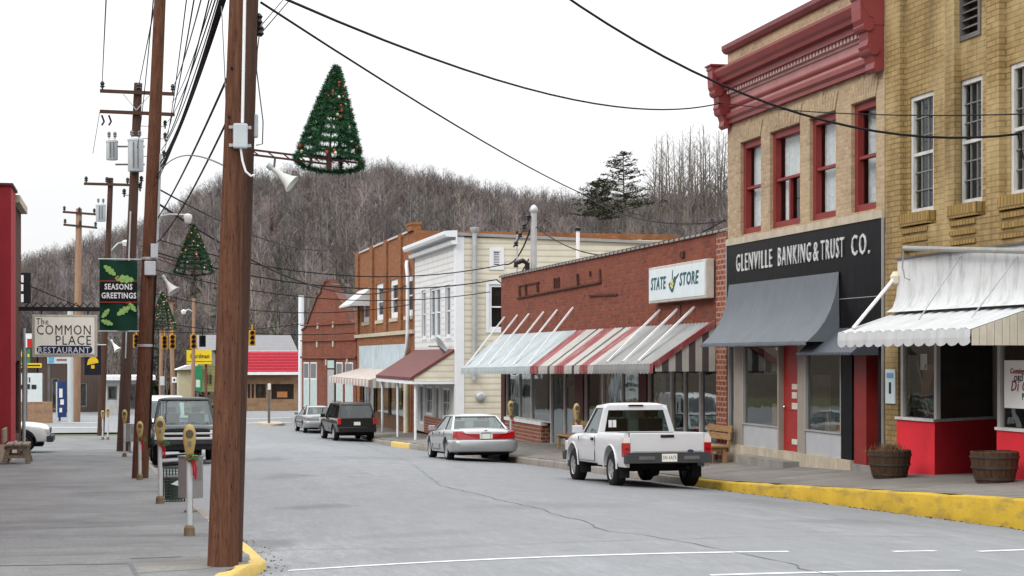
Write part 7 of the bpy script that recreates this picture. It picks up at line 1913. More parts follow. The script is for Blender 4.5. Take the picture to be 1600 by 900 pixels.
def banner(name, label, yB, px0, px1, yt, yb, cloth):
    xa, xb = atY(px0, 460, yB).x, atY(px1, 460, yB).x; zt, zb2 = atY(px0, yt, yB).z, atY(px0, yb, yB).z
    r = thing(name, label, 'banner', ((xa + xb) / 2, yB, zb2))
    mb = MB(r.location); n_ = 14
    rows = [[(xa + (xb - xa) * i / n_, yB + 0.035 * math.sin(i * 0.55 + j * 0.3), zb2 + (zt - zb2) * j / 10 - 0.012 * i / n_) for i in range(n_ + 1)] for j in range(11)]
    mb.grid(rows); mb.grid([[(p[0], p[1] + 0.006, p[2]) for p in r_] for r_ in rows]); cl = mb.build('cloth', cloth, r, fix=False)
    for z in (zt + 0.02, zb2 - 0.02):
        mb = MB(r.location); mb.tube([(xa - 0.03, yB, z), (xb + 0.16, yB, z)], 0.016, 6); mb.build('banner_rod', GALV, r)
    return r, cl, xa, xb, zb2, zt
yB = y - 0.05
BG = paint('dark_green_cloth', (0.010, 0.045, 0.028), 0.8, 0.15)
HOLLY = paint('holly_leaf_print', (0.30, 0.52, 0.16), 0.8, 0.35, scale=14)
HOLLYD = paint('holly_vein_print', (0.62, 0.72, 0.40), 0.8, 0.1)
REDP = paint('red_print', (0.34, 0.04, 0.035), 0.8)
BN, cl, xa, xb, zb2, zt = banner('holiday_banner', 'dark green seasons greetings banner with holly leaves on the tall brown pole', yB, 155.5, 214.5, 406, 516, BG)
FB = Fr((xa, yB - 0.045, zb2), (1, 0, 0), (0, -1, 0)); bw_, bh_ = xb - xa, zt - zb2
def holly(cx, cy, L_, ang):
    out = []; n_ = 4
    for sgn in (1, -1):
        for i in range(n_ * 2 + 1):
            f = i / (n_ * 2); ww = L_ * 0.24 * math.sin(PI * f) ** 0.6 * (1.0 if i % 2 else 0.62)
            out.append((f if sgn > 0 else 1 - f, sgn * ww))
    ca, sa = math.cos(ang), math.sin(ang)
    pts = [FB.P((cx + (f - 0.5) * L_ * ca - w2 * sa) , (cy + (f - 0.5) * L_ * sa + w2 * ca), 0) for f, w2 in out]
    mb = MB(BN.location); mb.prism(pts, FB.N * 0.004)
    mb.beam(FB.P(cx - 0.42 * L_ * ca, cy - 0.42 * L_ * sa, 0.006), FB.P(cx + 0.42 * L_ * ca, cy + 0.42 * L_ * sa, 0.006), 0.012, 0.003, 1)
    mb.build('holly_leaf', [HOLLY, HOLLYD], cl)
for cx, cy, L_, a in ((0.27, 0.85, 0.34, -0.7), (0.66, 0.73, 0.42, -0.1), (0.64, 0.28, 0.36, 0.6), (0.87, 0.33, 0.26, -0.9), (0.16, 0.24, 0.26, 0.9), (0.2, 0.11, 0.28, -0.35)):
    holly(cx * bw_, cy * bh_, L_, a)
mb = MB(BN.location)
for v in (0.70, 0.40): mb.fbox(FB, 0.01, bw_ - 0.01, v * bh_ - 0.012, v * bh_ + 0.012, 0.001, 0.003)
for cx, cy in ((0.47, 0.74), (0.52, 0.76), (0.72, 0.385), (0.78, 0.40)): mb.lathe([(0.025, 0), (0.015, 0.012)], 10, 0, Matrix.Translation(FB.P(cx * bw_, cy * bh_, 0.002)) @ Matrix.Rotation(PI / 2, 4, 'X'))
mb.build('red_trim', REDP, cl)
mb = MB(BN.location); mb.fbox(FB, 0.008, bw_ - 0.008, 0.42 * bh_, 0.68 * bh_, -0.004, 0.0005); mb.build('centre_panel', paint('black_cloth', (0.012, 0.014, 0.014), 0.8), cl)
lettering('SEASONS', 0.175, WHITE, FB.P(bw_ * 0.5, 0.615 * bh_, 0.004), FB.U, FB.V, cl, BN.location, depth=0.002, bold=0.005, fit=bw_ * 0.74)
lettering('GREETINGS', 0.175, WHITE, FB.P(bw_ * 0.51, 0.49 * bh_, 0.004), FB.U, FB.V, cl, BN.location, depth=0.002, bold=0.005, fit=bw_ * 0.92)

# third pole: crossarms and transformers
x, y = walk_pt(191, 705); U4b = Vector((x, y, zl(y) - 0.3)); k4 = y / ray(200).y / F; Y4 = y
U4t = atY(216, 130, y)
U4 = thing('utility_pole', 'brown pole with two crossarms and a pair of grey transformers', 'utility pole', (x, y, zl(y)), 0, 'utility poles')
mb = MB(U4.location); lean_pole(mb, U4b, U4t, 0.22, 0.15, 14, 12); mb.build('pole', POLED, U4, smooth=50)
ARM4 = {}
for py, nm in ((142, 'hi'), (174, 'lo')):
    a, b_ = atY(156, py, Y4 - 0.2), atY(273, py + 5, Y4 - 0.2); mb = MB(U4.location); mb.beam(a, b_, 0.10, 0.12); ca_ = mb.build('crossarm', POLED, U4); ARM4[nm] = (a, b_)
    if nm == 'hi':
        for px in (160, 217, 270):
            p_ = atY(px, py - 1 + (px - 156) * 0.04, Y4 - 0.2) + Vector((0, 0, 0.06)); mb = MB(U4.location); insul(mb, p_, 1.6); mb.build('insulator', BLACK, ca_)
        for s_ in (-1, 1):
            mb = MB(U4.location); mb.beam(atY(214 + s_ * 22, 146, Y4 - 0.27), atY(213, 172, Y4 - 0.27), 0.03, 0.03); mb.build('brace', GALV, ca_)
    else:
        for px in (159, 170):
            mb = MB(U4.location); p_ = atY(px, 180, Y4 - 0.2); mb.tube([p_, p_ + Vector((0.08, 0, -0.22)), p_ + Vector((0.0, 0, -0.36))], 0.04, 6); mb.build('fuse_cutout', BLACK, ca_)
TRF = paint('transformer_grey', (0.44, 0.48, 0.50), 0.45, 0.15)
def transformer(root, c, r_, h_):
    mb = MB(root.location); mb.lathe([(r_ * 0.93, -h_ / 2), (r_, -h_ / 2 + 0.03), (r_, h_ / 2 - 0.08), (r_ * 1.06, h_ / 2 - 0.07), (r_ * 1.06, h_ / 2), (r_ * 0.7, h_ / 2 + 0.07), (0.03, h_ / 2 + 0.10)], 18, 0, Matrix.Translation(c)); t_ = mb.build('transformer', TRF, root, smooth=40)
    mb = MB(root.location)
    for s_ in (-0.5, 0.5): insul(mb, c + Vector((s_ * r_, -0.05, h_ / 2 + 0.10)), 1.3)
    for s_ in (-1, 1): mb.box(c.x + s_ * r_ * 0.3 - 0.02, c.x + s_ * r_ * 0.3 + 0.02, c.y - r_ - 0.03, c.y - r_ - 0.0, c.z - h_ * 0.4, c.z + h_ * 0.4)
    mb.build('bushing', STEEL, t_)
transformer(U4, atY(175, 235, Y4), 9.0 * k4, 30 * k4); transformer(U4, atY(212, 243, Y4 - 0.35), 12.0 * k4, 50 * k4)
mb = MB(U4.location)
for py in (229, 257): mb.beam(atY(180, py, Y4), atY(226, py, Y4), 0.05, 0.06)
mb.build('transformer_rack', STEEL, U4)
mb = MB(U4.location); mb.tube([atY(196, 560, Y4 - 0.25), atY(204, 330, Y4 - 0.24)], 0.03, 6); mb.build('conduit', GALV, U4, smooth=50)
for i, (px, py) in enumerate(((258, 198), (258, 217), (256, 245), (221, 285), (219, 296), (194, 305))):
    mb = MB(U4.location); c_ = atY(px, py, Y4); q = U4b.lerp(U4t, (c_.z - U4b.z) / (U4t.z - U4b.z)); mb.tube([q, c_], 0.012, 4); insul(mb, c_, 1.4); mb.build('insulator', BLACK, U4)

def far_pole(label, pxb, pxt, yt, t, r0, arms, mat, base_z=None, lampx=None, trafo=None):
    b_ = atT(pxb, 559, t); zb3 = (zl(b_.y) if b_.x < 0.8 and b_.y < 88 else zr(6.5, b_.y)) if base_z is None else base_z
    k = t / F; Y = b_.y; tp = atY(pxt, yt, Y)
    r = thing('utility_pole', label, 'utility pole', (b_.x, Y, zb3), 0, 'utility poles')
    mb = MB(r.location); lean_pole(mb, (b_.x, Y, zb3 - 0.3), tp, r0, r0 * 0.72, 10, 6); mb.build('pole', mat, r, smooth=50)
    for (xa, xb, ya, yb) in arms:
        a, b2 = atY(xa, ya, Y - 0.18), atY(xb, yb, Y - 0.18); mb = MB(r.location); mb.beam(a, b2, 0.11, 0.13); ca_ = mb.build('crossarm', POLED, r)
        mb = MB(r.location)
        for f in (0.05, 0.5, 0.95): insul(mb, a.lerp(b2, f) + Vector((0, 0, 0.07)), 1.8)
        mb.build('insulators', BLACK, ca_)
    if trafo: transformer(r, atY(trafo[0], trafo[1], Y - 0.3), trafo[2] * k, trafo[3] * k)
    if lampx:
        a = atY(pxt, lampx[1], Y); e = atY(lampx[0], lampx[2], Y); mb = MB(r.location); mb.tube([a, a.lerp(e, 0.5) + Vector((0, 0, 0.15)), e], 0.05, 6); mb.lathe([(0.05, 0.1), (0.2, 0.0), (0.12, -0.2)], 10, 1, Matrix.Translation(e)); mb.build('lamp_arm', [GALV, WHITE], r)
    return r, Y, tp
far_pole('slim dark pole with one crossarm and a pale grey transformer, at the sidewalk end', 157, 173, 278, 87, 0.19, [(131, 203, 287, 289)], POLED, trafo=(157.5, 333, 7.5, 26), lampx=(196, 392, 378))
far_pole('orange brown pole with two crossarms beyond the restaurant sign', 119, 123.5, 326, 108, 0.26, [(98, 150, 331, 335), (99, 152, 351, 356)], POLEL)
far_pole('pale pole behind the two adjacent traffic signals', 271, 267, 461, 118, 0.17, [(259, 276, 469, 470)], POLEL)
far_pole('pale pole carrying a small arm lamp beside the yellow shop sign', 301, 303, 466, 116, 0.15, [], POLEL, lampx=(287, 488, 486))
far_pole('short pale pole left of the pair of signals', 251, 252, 500, 120, 0.15, [(244, 258, 510, 511), (244, 258, 497, 498)], POLEL)
b_ = atT(110, 559, 107); mb = MB(); mb.tube([(b_.x, b_.y, -0.1), (b_.x, b_.y, CAMZ + (559 - 480) / F * 107)], 0.18, 12)
solo(mb, 'sign_post', paint('pale_steel_post', (0.46, 0.50, 0.50), 0.5, 0.1), 'thick pale steel post below the restaurant sign', 'post', smooth=50)

# ------------------------------------------------------------------ christmas trees on the poles
GARL = paint('green_garland', (0.045, 0.135, 0.058), 0.7, 0.4, scale=12)
GARL2 = paint('dark_garland', (0.020, 0.062, 0.034), 0.7, 0.4, scale=12)
BULBR = paint('red_bauble', (0.55, 0.05, 0.02), 0.25, 0.2)
BULBW = paint('pale_bauble', (0.75, 0.70, 0.50), 0.25, 0.1)
def xmas(label, base_mid, h, rad, lean, mount, nneedle, tilt=0.16, seed=1):
    g = random.Random(seed)
    r = thing('christmas_tree_decoration', label, 'christmas decoration', base_mid, 0, 'christmas tree decorations')
    M = Matrix.Rotation(lean, 4, 'Y') @ Matrix.Rotation(-tilt, 4, 'X')
    fr = MB(); NR = 13
    fr.tube([M @ Vector((0, 0, -0.05 * h)), M @ Vector((0, 0, h * 0.98))], 0.012, 6)
    levels = []
    for i in range(NR):
        f = (i / (NR - 1)) ** 0.82 if i else 0.0
        z = h * f * 0.965; rr = rad * (1 - f) ** 0.92 + 0.015
        levels.append((z, rr))
        fr.tube([M @ Vector((rr * math.cos(a), rr * math.sin(a), z)) for a in [2 * PI * k / 20 for k in range(21)]], 0.006, 4)
    for k in range(6):
        a = 2 * PI * k / 6; fr.tube([M @ Vector((rr * math.cos(a), rr * math.sin(a), z)) for z, rr in levels], 0.006, 4)
    fr.build('frame', BLACK, r)
    ga = MB()
    per = [max(10, int(nneedle * rr / rad)) for z, rr in levels]
    for (z, rr), n_ in zip(levels, per):
        fl = 0.54 * h / NR
        for k in range(n_):
            a = g.uniform(0, 2 * PI); c_ = Vector((rr * math.cos(a), rr * math.sin(a), z)); d = Vector((g.gauss(0, 1), g.gauss(0, 1), g.gauss(0, 0.9))).normalized()
            ln = fl * g.uniform(0.8, 1.7); sd = d.cross(Vector((g.gauss(0, 1), g.gauss(0, 1), g.gauss(0, 1)))).normalized() * fl * 0.15
            ga.face([M @ (c_ - sd), M @ (c_ + sd), M @ (c_ + d * ln)], 0 if g.random() < 0.6 else 1)
    for k in range(6):
        a = 2 * PI * k / 6
        for i in range(int(nneedle * 0.5)):
            f = g.random(); q = f * (NR - 1); i0 = min(NR - 2, int(q)); z = levels[i0][0] + (levels[i0 + 1][0] - levels[i0][0]) * (q - i0); rr = levels[i0][1] + (levels[i0 + 1][1] - levels[i0][1]) * (q - i0)
            c_ = Vector((rr * math.cos(a), rr * math.sin(a), z)); d = Vector((g.gauss(0, 1), g.gauss(0, 1), g.gauss(0, 1))).normalized(); fl = 0.5 * h / NR; sd = d.cross(Vector((g.gauss(0, 1), g.gauss(0, 1), g.gauss(0, 1)))).normalized() * fl * 0.16
            ga.face([M @ (c_ - sd), M @ (c_ + sd), M @ (c_ + d * fl * 1.3)], 0 if g.random() < 0.5 else 1)
    ga.build('garland', [GARL, GARL2], r, fix=False)
    bmesh_ = {}
    for k in range(30):
        i = g.randrange(0, NR - 1); z, rr = levels[i]; a = g.uniform(PI, 2 * PI); p_ = M @ Vector((rr * 1.04 * math.cos(a), rr * 1.04 * math.sin(a), z + g.uniform(-0.3, 0.3) * h / NR))
        mt = BULBR if g.random() < 0.55 else BULBW
        if mt.name not in bmesh_:
            mb = MB(); s_ = 0.017 * h; mb.lathe([(0.002, -s_), (s_ * 0.7, -s_ * 0.7), (s_, 0), (s_ * 0.7, s_ * 0.7), (0.002, s_)], 8); o = mb.build('bauble', mt, r, smooth=60); bmesh_[mt.name] = o.data
        else:
            o = bpy.data.objects.new('bauble', bmesh_[mt.name]); C.objects.link(o); o.parent = r
        o.location = p_
    am = MB(r.location)
    a, b2 = Vector(mount), Vector(base_mid) + M @ Vector((rad * 0.9, 0, 0.02)) ; b2.y = base_mid[1]
    am.beam(a + Vector((0, 0, 0.02)), b2, 0.02, 0.02); am.beam(a - Vector((0, 0, 0.03)), Vector(base_mid) + Vector((0, 0, -0.03)), 0.02, 0.02)
    for k in range(7):
        f = k / 7; am.beam(a.lerp(b2, f) + Vector((0, 0, 0.02)), a.lerp(b2, f + 0.07) - Vector((0, 0, 0.03)), 0.012, 0.012)
    am.beam(Vector(base_mid) + Vector((0, 0, -0.08)), Vector(base_mid) + Vector((0, 0, 0.10)), 0.05, 0.05)
    am.build('mounting_arm', paint('rusty_arm', (0.09, 0.04, 0.035), 0.7, 0.3), r)
    return r
Y1 = walk_pt(347, 884)[1]
bm_ = atY(514, 252, Y1 + 0.1)
xmas('large green garland christmas tree hung from the nearest brown pole', bm_, 164 * k1, 50 * k1, 0.10, atY(393, 237, Y1 + 0.1), 2600, 0.20, 4)
Y3 = U3.location.y
bm_ = atY(303, 424, Y3); xmas('green garland christmas tree with pale baubles by the banner pole street lamp', bm_, 77 * k3, 29 * k3, 0.0, atY(240, 400, Y3), 1500, 0.15, 7)
bm_ = atY(254, 512, Y4); xmas('small distant garland christmas tree above the traffic signals', bm_, 58 * k4, 21 * k4, 0.0, atY(210, 505, Y4), 900, 0.15, 9)

# horn loudspeakers
HORN = paint('horn_white', (0.60, 0.61, 0.58), 0.5, 0.1, dirt=0.2)
def horn(label, p_, d, L_, r_, mount):
    r = thing('horn_loudspeaker', label, 'loudspeaker', p_, 0, 'horn loudspeakers')
    d = Vector(d).normalized(); Mx = d.to_track_quat('Z', 'Y').to_matrix().to_4x4()
    mb = MB(); mb.lathe([(r_ * 0.22, -0.1 * L_), (r_ * 0.22, 0.15 * L_), (r_ * 0.36, 0.4 * L_), (r_ * 0.62, 0.75 * L_), (r_, L_), (r_ * 0.96, L_), (r_ * 0.58, 0.75 * L_), (r_ * 0.2, 0.3 * L_), (0.01, 0.28 * L_)], 20, 0, Mx); mb.build('bell', HORN, r, smooth=50)
    mb = MB(); mb.lathe([(r_ * 0.32, -0.32 * L_), (r_ * 0.34, -0.1 * L_)], 14, 0, Mx); mb.build('driver', GREYBOX, r, smooth=50)
    mb = MB(Vector(p_)); mb.tube([p_, mount], 0.012, 5); mb.build('bracket', STEEL, r)
p_ = atY(428, 265, Y1 + 0.1); horn('white horn loudspeaker below the arm of the large garland tree', p_, (0.75, -0.25, -0.62), 0.24, 0.10, atY(430, 246, Y1 + 0.1))
p_ = atY(258, 437, Y3); horn('white horn loudspeaker on the banner pole beneath its grey boxes', p_, (0.55, -0.25, -0.8), 0.34, 0.16, p3(430))
p_ = atY(176, 535, Y4 + 10); horn('tiny white horn loudspeaker near the slim dark pole', p_, (0.5, -0.3, -0.8), 0.4, 0.17, atY(168, 528, Y4 + 12))

# ------------------------------------------------------------------ overhead wires
WG_ = 'overhead wires'
def wire(label, a, b_, sag=0.3, r=0.012, mat=WIRE, n=18, extra=None, name='overhead_wire'):
    a, b_ = Vector(a), Vector(b_)
    pts = [a.lerp(b_, i / n) - Vector((0, 0, sag * 4 * (i / n) * (1 - i / n))) for i in range(n + 1)]
    mb = MB(); mb.tube(pts, r, 5)
    return solo(mb, name, mat, label, 'wire', WG_, smooth=60)
A = lambda px, py, Y: atY(px, py, Y)
PR = p1(9.72) + Vector((0.0, -0.12, 0.05))
ptop = lambda dx, z=9.78: (p1(9.7).x + dx, p1(9.7).y - 0.12, z)
hi_a, hi_b = ARM4['hi']; lo_a, lo_b = ARM4['lo']
wire('high wire ending at the left tip of the upper crossarm above the transformers', A(166, -8, 33), hi_a + Vector((0.08, 0, 0.3)), 0.0, 0.016, STEEL)
wire('high wire running down to the top of the pole with the transformers', A(245, -8, 33), atY(217, 134, Y4 - 0.2), 0.0, 0.016, STEEL)
wire('high wire ending at the right tip of the upper crossarm above the transformers', A(316, -8, 26), hi_b + Vector((-0.08, 0, 0.25)), 0.2, 0.014, STEEL)
wire('thin drop lead hanging from the left end of the lower crossarm', lo_a, atY(145, 240, Y4 + 6), 0.0, 0.012, STEEL)
for i, (x0, x1, y1_, rr) in enumerate(((328, 258, 222, 0.011), (338, 262, 190, 0.011), (346, 247, 268, 0.020), (351, 246, 262, 0.016), (354, 240, 285, 0.013))):
    wire(['thin line, first from the left, in the bundle fanning up to the nearest pole', 'thin line, second from the left, in the bundle fanning up to the nearest pole', 'thick black cable in the bundle fanning up to the nearest pole', 'cable riding close beside the thick black one in the fan', 'rightmost line in the bundle fanning up to the nearest pole'][i], A(x0, -6, 22), A(x1, y1_, 41 if i != 1 else 60), 0.25, rr)
for i, (x0, x1, y1_, t1_) in enumerate(((292, 256, 240, 60), (304, 259, 215, 60), (333, 268, 160, 60), (342, 252, 235, 41), (349, 236, 300, 41), (240, 214, 232, 60))):
    wire(('slender line feeding the lower insulators of the pole with transformers', 'slender line feeding the upper insulators of the pole with transformers', 'slender line passing just outside the right crossarm tip', 'slender line tucked between the fan and the thick black cable', 'slender line dropping lowest of the fan towards the banner pole', 'slender lead dropping onto the larger grey transformer')[i], A(x0, -6, 22), A(x1, y1_, t1_), 0.25, 0.009 if i != 1 else 0.011)
wire('black service cable from the nearest pole down to the banner pole, upper one', A(362, 106, Y1 - 0.1), A(247, 340, Y3), 0.10, 0.014)
wire('black service cable from the nearest pole down to the banner pole, lower one', A(358, 182, Y1 - 0.1), A(246, 378, Y3), 0.15, 0.012)
wire('pale lamp wire arching between the banner pole and the nearest pole', A(247, 272, Y3), A(356, 262, Y1), -0.25, 0.010, STEEL)
wire('straight black wire crossing the sky just above the large garland tree', A(408, 4, Y1 + 0.4), A(1010, 338, 62), 0.35, 0.014)
wire('black wire from the nearest pole sagging across to the bank cornice', A(440, -4, Y1), A(1131, 160, 40), 0.55, 0.016)
wire('wire running along the bank and yellow brick fronts above the windows', A(1131, 160, 39.7) - Vector((0.2, 0, 0)), A(1660, 176, 24.2), 0.15, 0.012)
wire('thick black cable sweeping from the top edge across the bank windows', A(860, -22, 24), A(1595, 209, 25.2), 0.75, 0.020)
wire('cable end hanging beside the right window of the yellow brick building', A(1590, 209, 25.2), A(1600, 250, 25.2), 0.0, 0.012)
# cables crossing the street to the service mast and the upper walls
wire('black cable from the banner pole to the orange brick front, under the garland tree', A(247, 295, Y3), FR.P(FR.px(556)[0], PZ(556, 378), 0.05), 0.9, 0.02)
wire('black cable from the banner pole to the clapboard front, dipping low past the gable', A(247, 318, Y3), FR.P(FR.px(641)[0], PZ(641, 446), 0.2), 1.1, 0.026)
for i, (x0, y0, t0, x1, y1_, sg_, rr) in enumerate(((240, 372, Y4, 789, 413, 0.9, 0.022), (236, 392, Y4, 776, 437, 0.8, 0.024), (236, 420, Y4, 766, 456, 0.7, 0.018), (230, 455, 87, 640, 476, 0.7, 0.022))):
    wire(['cable reaching the service mast, highest of those crossing the clapboard siding', 'cable across the clapboard siding, second from the top', 'cable across the clapboard siding, third from the top', 'far low cable crossing before the gabled building'][i], A(x0, y0, t0), (atY(x1, y1_, 70 if i < 3 else 85)), sg_, rr)
wire('far cable spanning the junction above the red mansard roof', A(228, 500, 100), A(560, 520, 107), 0.4, 0.024)
wire('span wire carrying the traffic signals over the junction', A(170, 516, 98), A(470, 506, 110), 0.3, 0.022)
wire('wire from the mast sweeping down to the brick store parapet', MAST_TOP + Vector((0.1, 0, -0.6)), A(1132, 344, 40.3), 1.0, 0.02)
wire('wire dropping over the pine trees to the bank corner', A(905, 300, 60), A(1134, 345, 40.2), 0.45, 0.018)
wire('loop of slack cable at the foot of the service mast', A(789, 413, 70), MAST_TOP + Vector((0, 0, -0.3)), 0.5, 0.03)
wire('second slack loop joining the mast and the clapboard corner', A(776, 437, 70), A(826, 405, 67), 0.5, 0.03)
wire('slack coil of black cable left of the nearest pole', A(330, 300, 30), A(350, 368, 19), 0.5, 0.012)
wire('pale conduit lead running down just left of the nearest pole', A(346, 10, Y1 + 0.8), A(356, 232, Y1 + 0.3), -0.05, 0.006, STEEL)
wire('vertical pale lead seen beside the nearest pole', A(347, 345, Y1 + 2), A(344, 450, Y1 + 2), 0.0, 0.008, GALV)
wire('pair of thin lines leaving the nearest pole towards the upper right, lower one', A(408, 52, Y1 + 0.4), A(470, -20, Y1 + 5), 0.0, 0.007)
wire('pair of thin lines leaving the nearest pole towards the upper right, upper one', A(408, 40, Y1 + 0.4), A(455, -15, Y1 + 5), 0.0, 0.006)

# ------------------------------------------------------------------ traffic signals
SIGY = paint('signal_yellow', (0.55, 0.28, 0.02), 0.5, 0.2)
def signal(label, px, py, t, h=23, faces=True, back=False):
    k = t / F * 1.0; c_ = atT(px, py, t); H2 = h * k / 2; w2 = 5.0 * k
    r = thing('traffic_signal', label, 'traffic signal', (c_.x, c_.y, c_.z - H2), 0, 'traffic signals')
    mb = MB(r.location); mb.box(c_.x - w2, c_.x + w2, c_.y, c_.y + 0.25, c_.z - H2, c_.z + H2); mb.box(c_.x - 0.03, c_.x + 0.03, c_.y + 0.1, c_.y + 0.16, c_.z + H2, c_.z + H2 + 0.35); mb.build('housing', SIGY if not back else BLACK, r)
    for j in range(3):
        z = c_.z + H2 * (0.64 - 0.64 * j); mb = MB(r.location)
        mb.lathe([(w2 * 0.62, 0), (w2 * 0.55, 0.03)], 12, 0, Matrix.Translation((c_.x, c_.y - 0.002, z)) @ Matrix.Rotation(PI / 2, 4, 'X')); ln = mb.build('lens', BLACK, r)
        mb = MB(r.location); n_ = 8
        rows = [[(c_.x + w2 * 0.75 * math.cos(a), c_.y - d, z + w2 * 0.75 * math.sin(a)) for a in [-0.3 + (PI + 0.6) * i / n_ for i in range(n_ + 1)]] for d in (0.0, 0.26)]
        mb.grid(rows); mb.build('visor', SIGY if not back else BLACK, ln, fix=False)
signal('yellow traffic signal, left one of the close pair seen side on', 257, 535, 100, 20)
signal('yellow traffic signal, right one of the close pair', 269.5, 534, 101, 22)
signal('yellow traffic signal hanging left of the yellow shop sign', 302.5, 534, 100, 22)
signal('black backed traffic signal above the yellow shop sign', 316.5, 533, 102, 18, back=True)
signal('yellow traffic signal hanging alone over the road before the red mansard roof', 394, 528, 100, 24)
signal('yellow traffic signal half hidden behind the banner pole', 213, 533, 99, 20)

# ------------------------------------------------------------------ far side of the junction
RT = thing('diner_building', 'low stone faced building with a bright red mansard roof across the junction', 'building', (10, 134, 0))
YR = 133.0
FT_ = Fr((0, YR, 0), (1, 0, 0), (0, -1, 0))
x0, x1 = FT_.px(352)[0], FT_.px(470)[0]
STN = brick('tan_rubble_stone', (0.36, 0.225, 0.14), (0.25, 0.145, 0.09), (0.30, 0.21, 0.14), 0.55, 0.28, 0.03, 0.3, (0.15, 0.08, 0.05))
zt_ = FT_.px(400, 583)[1]
hs = [FT_.rect(a, b_, yt, yb) for a, b_, yt, yb in ((387, 391, 600, 622), (393, 397, 600, 622), (399.5, 415.5, 600, 622), (424, 459, 600, 624))]
mb = MB(RT.location); wall_open(mb, FT_, x0, x1, -0.1, zt_, hs, 0.2); mb.build('wall', STN, RT)
for h in hs: window(RT, FT_, h, paint('dark_frame', (0.05, 0.04, 0.035), 0.6), n=-0.15, fw=0.08, rail=False, gl=SHOPGLASS, back=DARK)
mb = MB(RT.location); q = FT_.rect(433, 449, 612, 621); mb.fbox(FT_, q[0], q[1], q[2], q[3], -0.10, -0.05); mb.build('window_sign', paint('orange_sign', (0.48, 0.20, 0.08), 0.6), RT)
REDM = paint('bright_red_metal_roof', (0.48, 0.035, 0.06), 0.5, 0.12, dirt=0.15, dirtc=(0.30, 0.03, 0.05))
za, zb4 = FT_.px(400, 581)[1], FT_.px(400, 549)[1]
mb = MB(RT.location); n_ = 40
rows = []
for i in range(n_ * 2 + 1):
    x = x0 + (x1 - x0) * i / (n_ * 2); e = 0.04 * (i % 2)
    rows.append([(x, YR - 0.75 - e, za), (x, YR + 0.35 - e, zb4)])
mb.grid(rows); mb.face([(x0, YR - 0.75, za), (x0, YR + 0.35, zb4), (x0, YR + 8, zb4), (x0, YR + 8, za)]); mb.build('mansard_roof', REDM, RT, fix=False)
mb = MB(RT.location)
for k in range(7):
    f = k / 7; y_ = YR - 0.80 + 1.1 * f; z_ = za + (zb4 - za) * f; mb.box(x0, x1, y_ - 0.05, y_, z_ + 0.02, z_ + 0.09)
mb.build('roof_battens', REDM, RT)
mb = MB(RT.location); mb.box(x0 - 0.1, x1 + 0.1, YR - 0.9, YR - 0.7, za - 0.22, za - 0.01); mb.box(x0 - 0.05, x1 - 0.2, YR + 0.3, YR + 8, zb4 + 0.003, zb4 + 0.08); mb.build('fascia', WHITE, RT)
zc = FT_.px(400, 527)[1]
mb = MB(RT.location); mb.face([(x0 - 2, YR + 0.5, zb4 + 0.1), (x1 - 0.2, YR + 0.5, zb4 + 0.1), (x1 - 0.2, YR + 6, zc + 0.25), (x0 - 2, YR + 6, zc + 0.25)]); mb.face([(x0 - 2, YR + 12, zb4), (x1 - 0.2, YR + 12, zb4), (x1 - 0.2, YR + 6, zc + 0.25), (x0 - 2, YR + 6, zc + 0.25)]); mb.face([(x1 - 0.2, YR + 0.5, zb4), (x1 - 0.2, YR + 6, zc + 0.25), (x1 - 0.2, YR + 12, zb4)]); mb.build('shingle_roof', siding('grey_shingle', (0.17, 0.17, 0.175), 0.12), RT)
mb = MB(RT.location); mb.box(x0, x1, YR + 0.4, YR + 12, -0.1, zb4); mb.build('rear_block', STN, RT)
# pale yellow house with a white gable
YH = thing('yellow_house', 'pale yellow house with a white edged steep gable behind the dark green pickup', 'house', (4.5, 140, 0))
YY = 141.0; FY = Fr((0, YY, 0), (1, 0, 0), (0, -1, 0))
PALEY = siding('pale_yellow_siding', (0.56, 0.55, 0.33), 0.25); GREENY = siding('yellow_green_siding', (0.46, 0.46, 0.22), 0.25)
def fp(px, py): return FY.px(px, py)
a, b_ = fp(280, 600)[0], fp(300, 600)[0]
mb = MB(YH.location); mb.fbox(FY, fp(279, 600)[0], fp(301, 600)[0], 0.0, fp(290, 578)[1], -4, 0.4); mb.build('porch_wall', paint('pale_cream_wall', (0.62, 0.57, 0.40), 0.7, 0.1), YH)
mb = MB(YH.location); mb.prism([FY.P(fp(273, 0)[0], fp(273, 578)[1], 0.8), FY.P(fp(309, 0)[0], fp(309, 577)[1], 0.8), FY.P(fp(309, 0)[0], fp(309, 569)[1], 0.8), FY.P(fp(292, 0)[0], fp(292, 571)[1], 0.8)], (0, 5, 0)); mb.build('porch_roof', WHITE, YH)
mb = MB(YH.location); mb.prism([FY.P(*fp(308, 612), 0), FY.P(*fp(372, 612), 0), FY.P(*fp(372, 572), 0), FY.P(*fp(338, 568), 0), FY.P(*fp(319, 526), 0), FY.P(*fp(308, 548), 0)], (0, 8, 0)); mb.build('gable_wall', GREENY, YH)
mb = MB(YH.location)
for p0, p1_ in (((318, 526), (339, 570)), ((318, 526), (300, 566))): mb.beam(FY.P(*fp(*p0), 0.08), FY.P(*fp(*p1_), 0.08), 0.2, 0.45)
mb.fbox(FY, fp(337, 0)[0], fp(340.5, 0)[0], 1.2, fp(338, 568)[1], 0.0, 0.2)
mb.build('gable_trim', WHITE, YH)
mb = MB(YH.location); mb.prism([FY.P(*fp(340, 571), 0.1), FY.P(*fp(375, 571), 0.1), FY.P(*fp(375, 527), 0.1), FY.P(*fp(320, 527), 0.1)], (0, 8, 0)); mb.build('roof', siding('dark_grey_shingle', (0.12, 0.12, 0.13), 0.2), YH)
mb = MB(YH.location)
for px in (322, 327): q = FY.rect(px, px + 3, 585, 600); mb.fbox(FY, q[0], q[1], q[2], q[3], 0.002, 0.05)
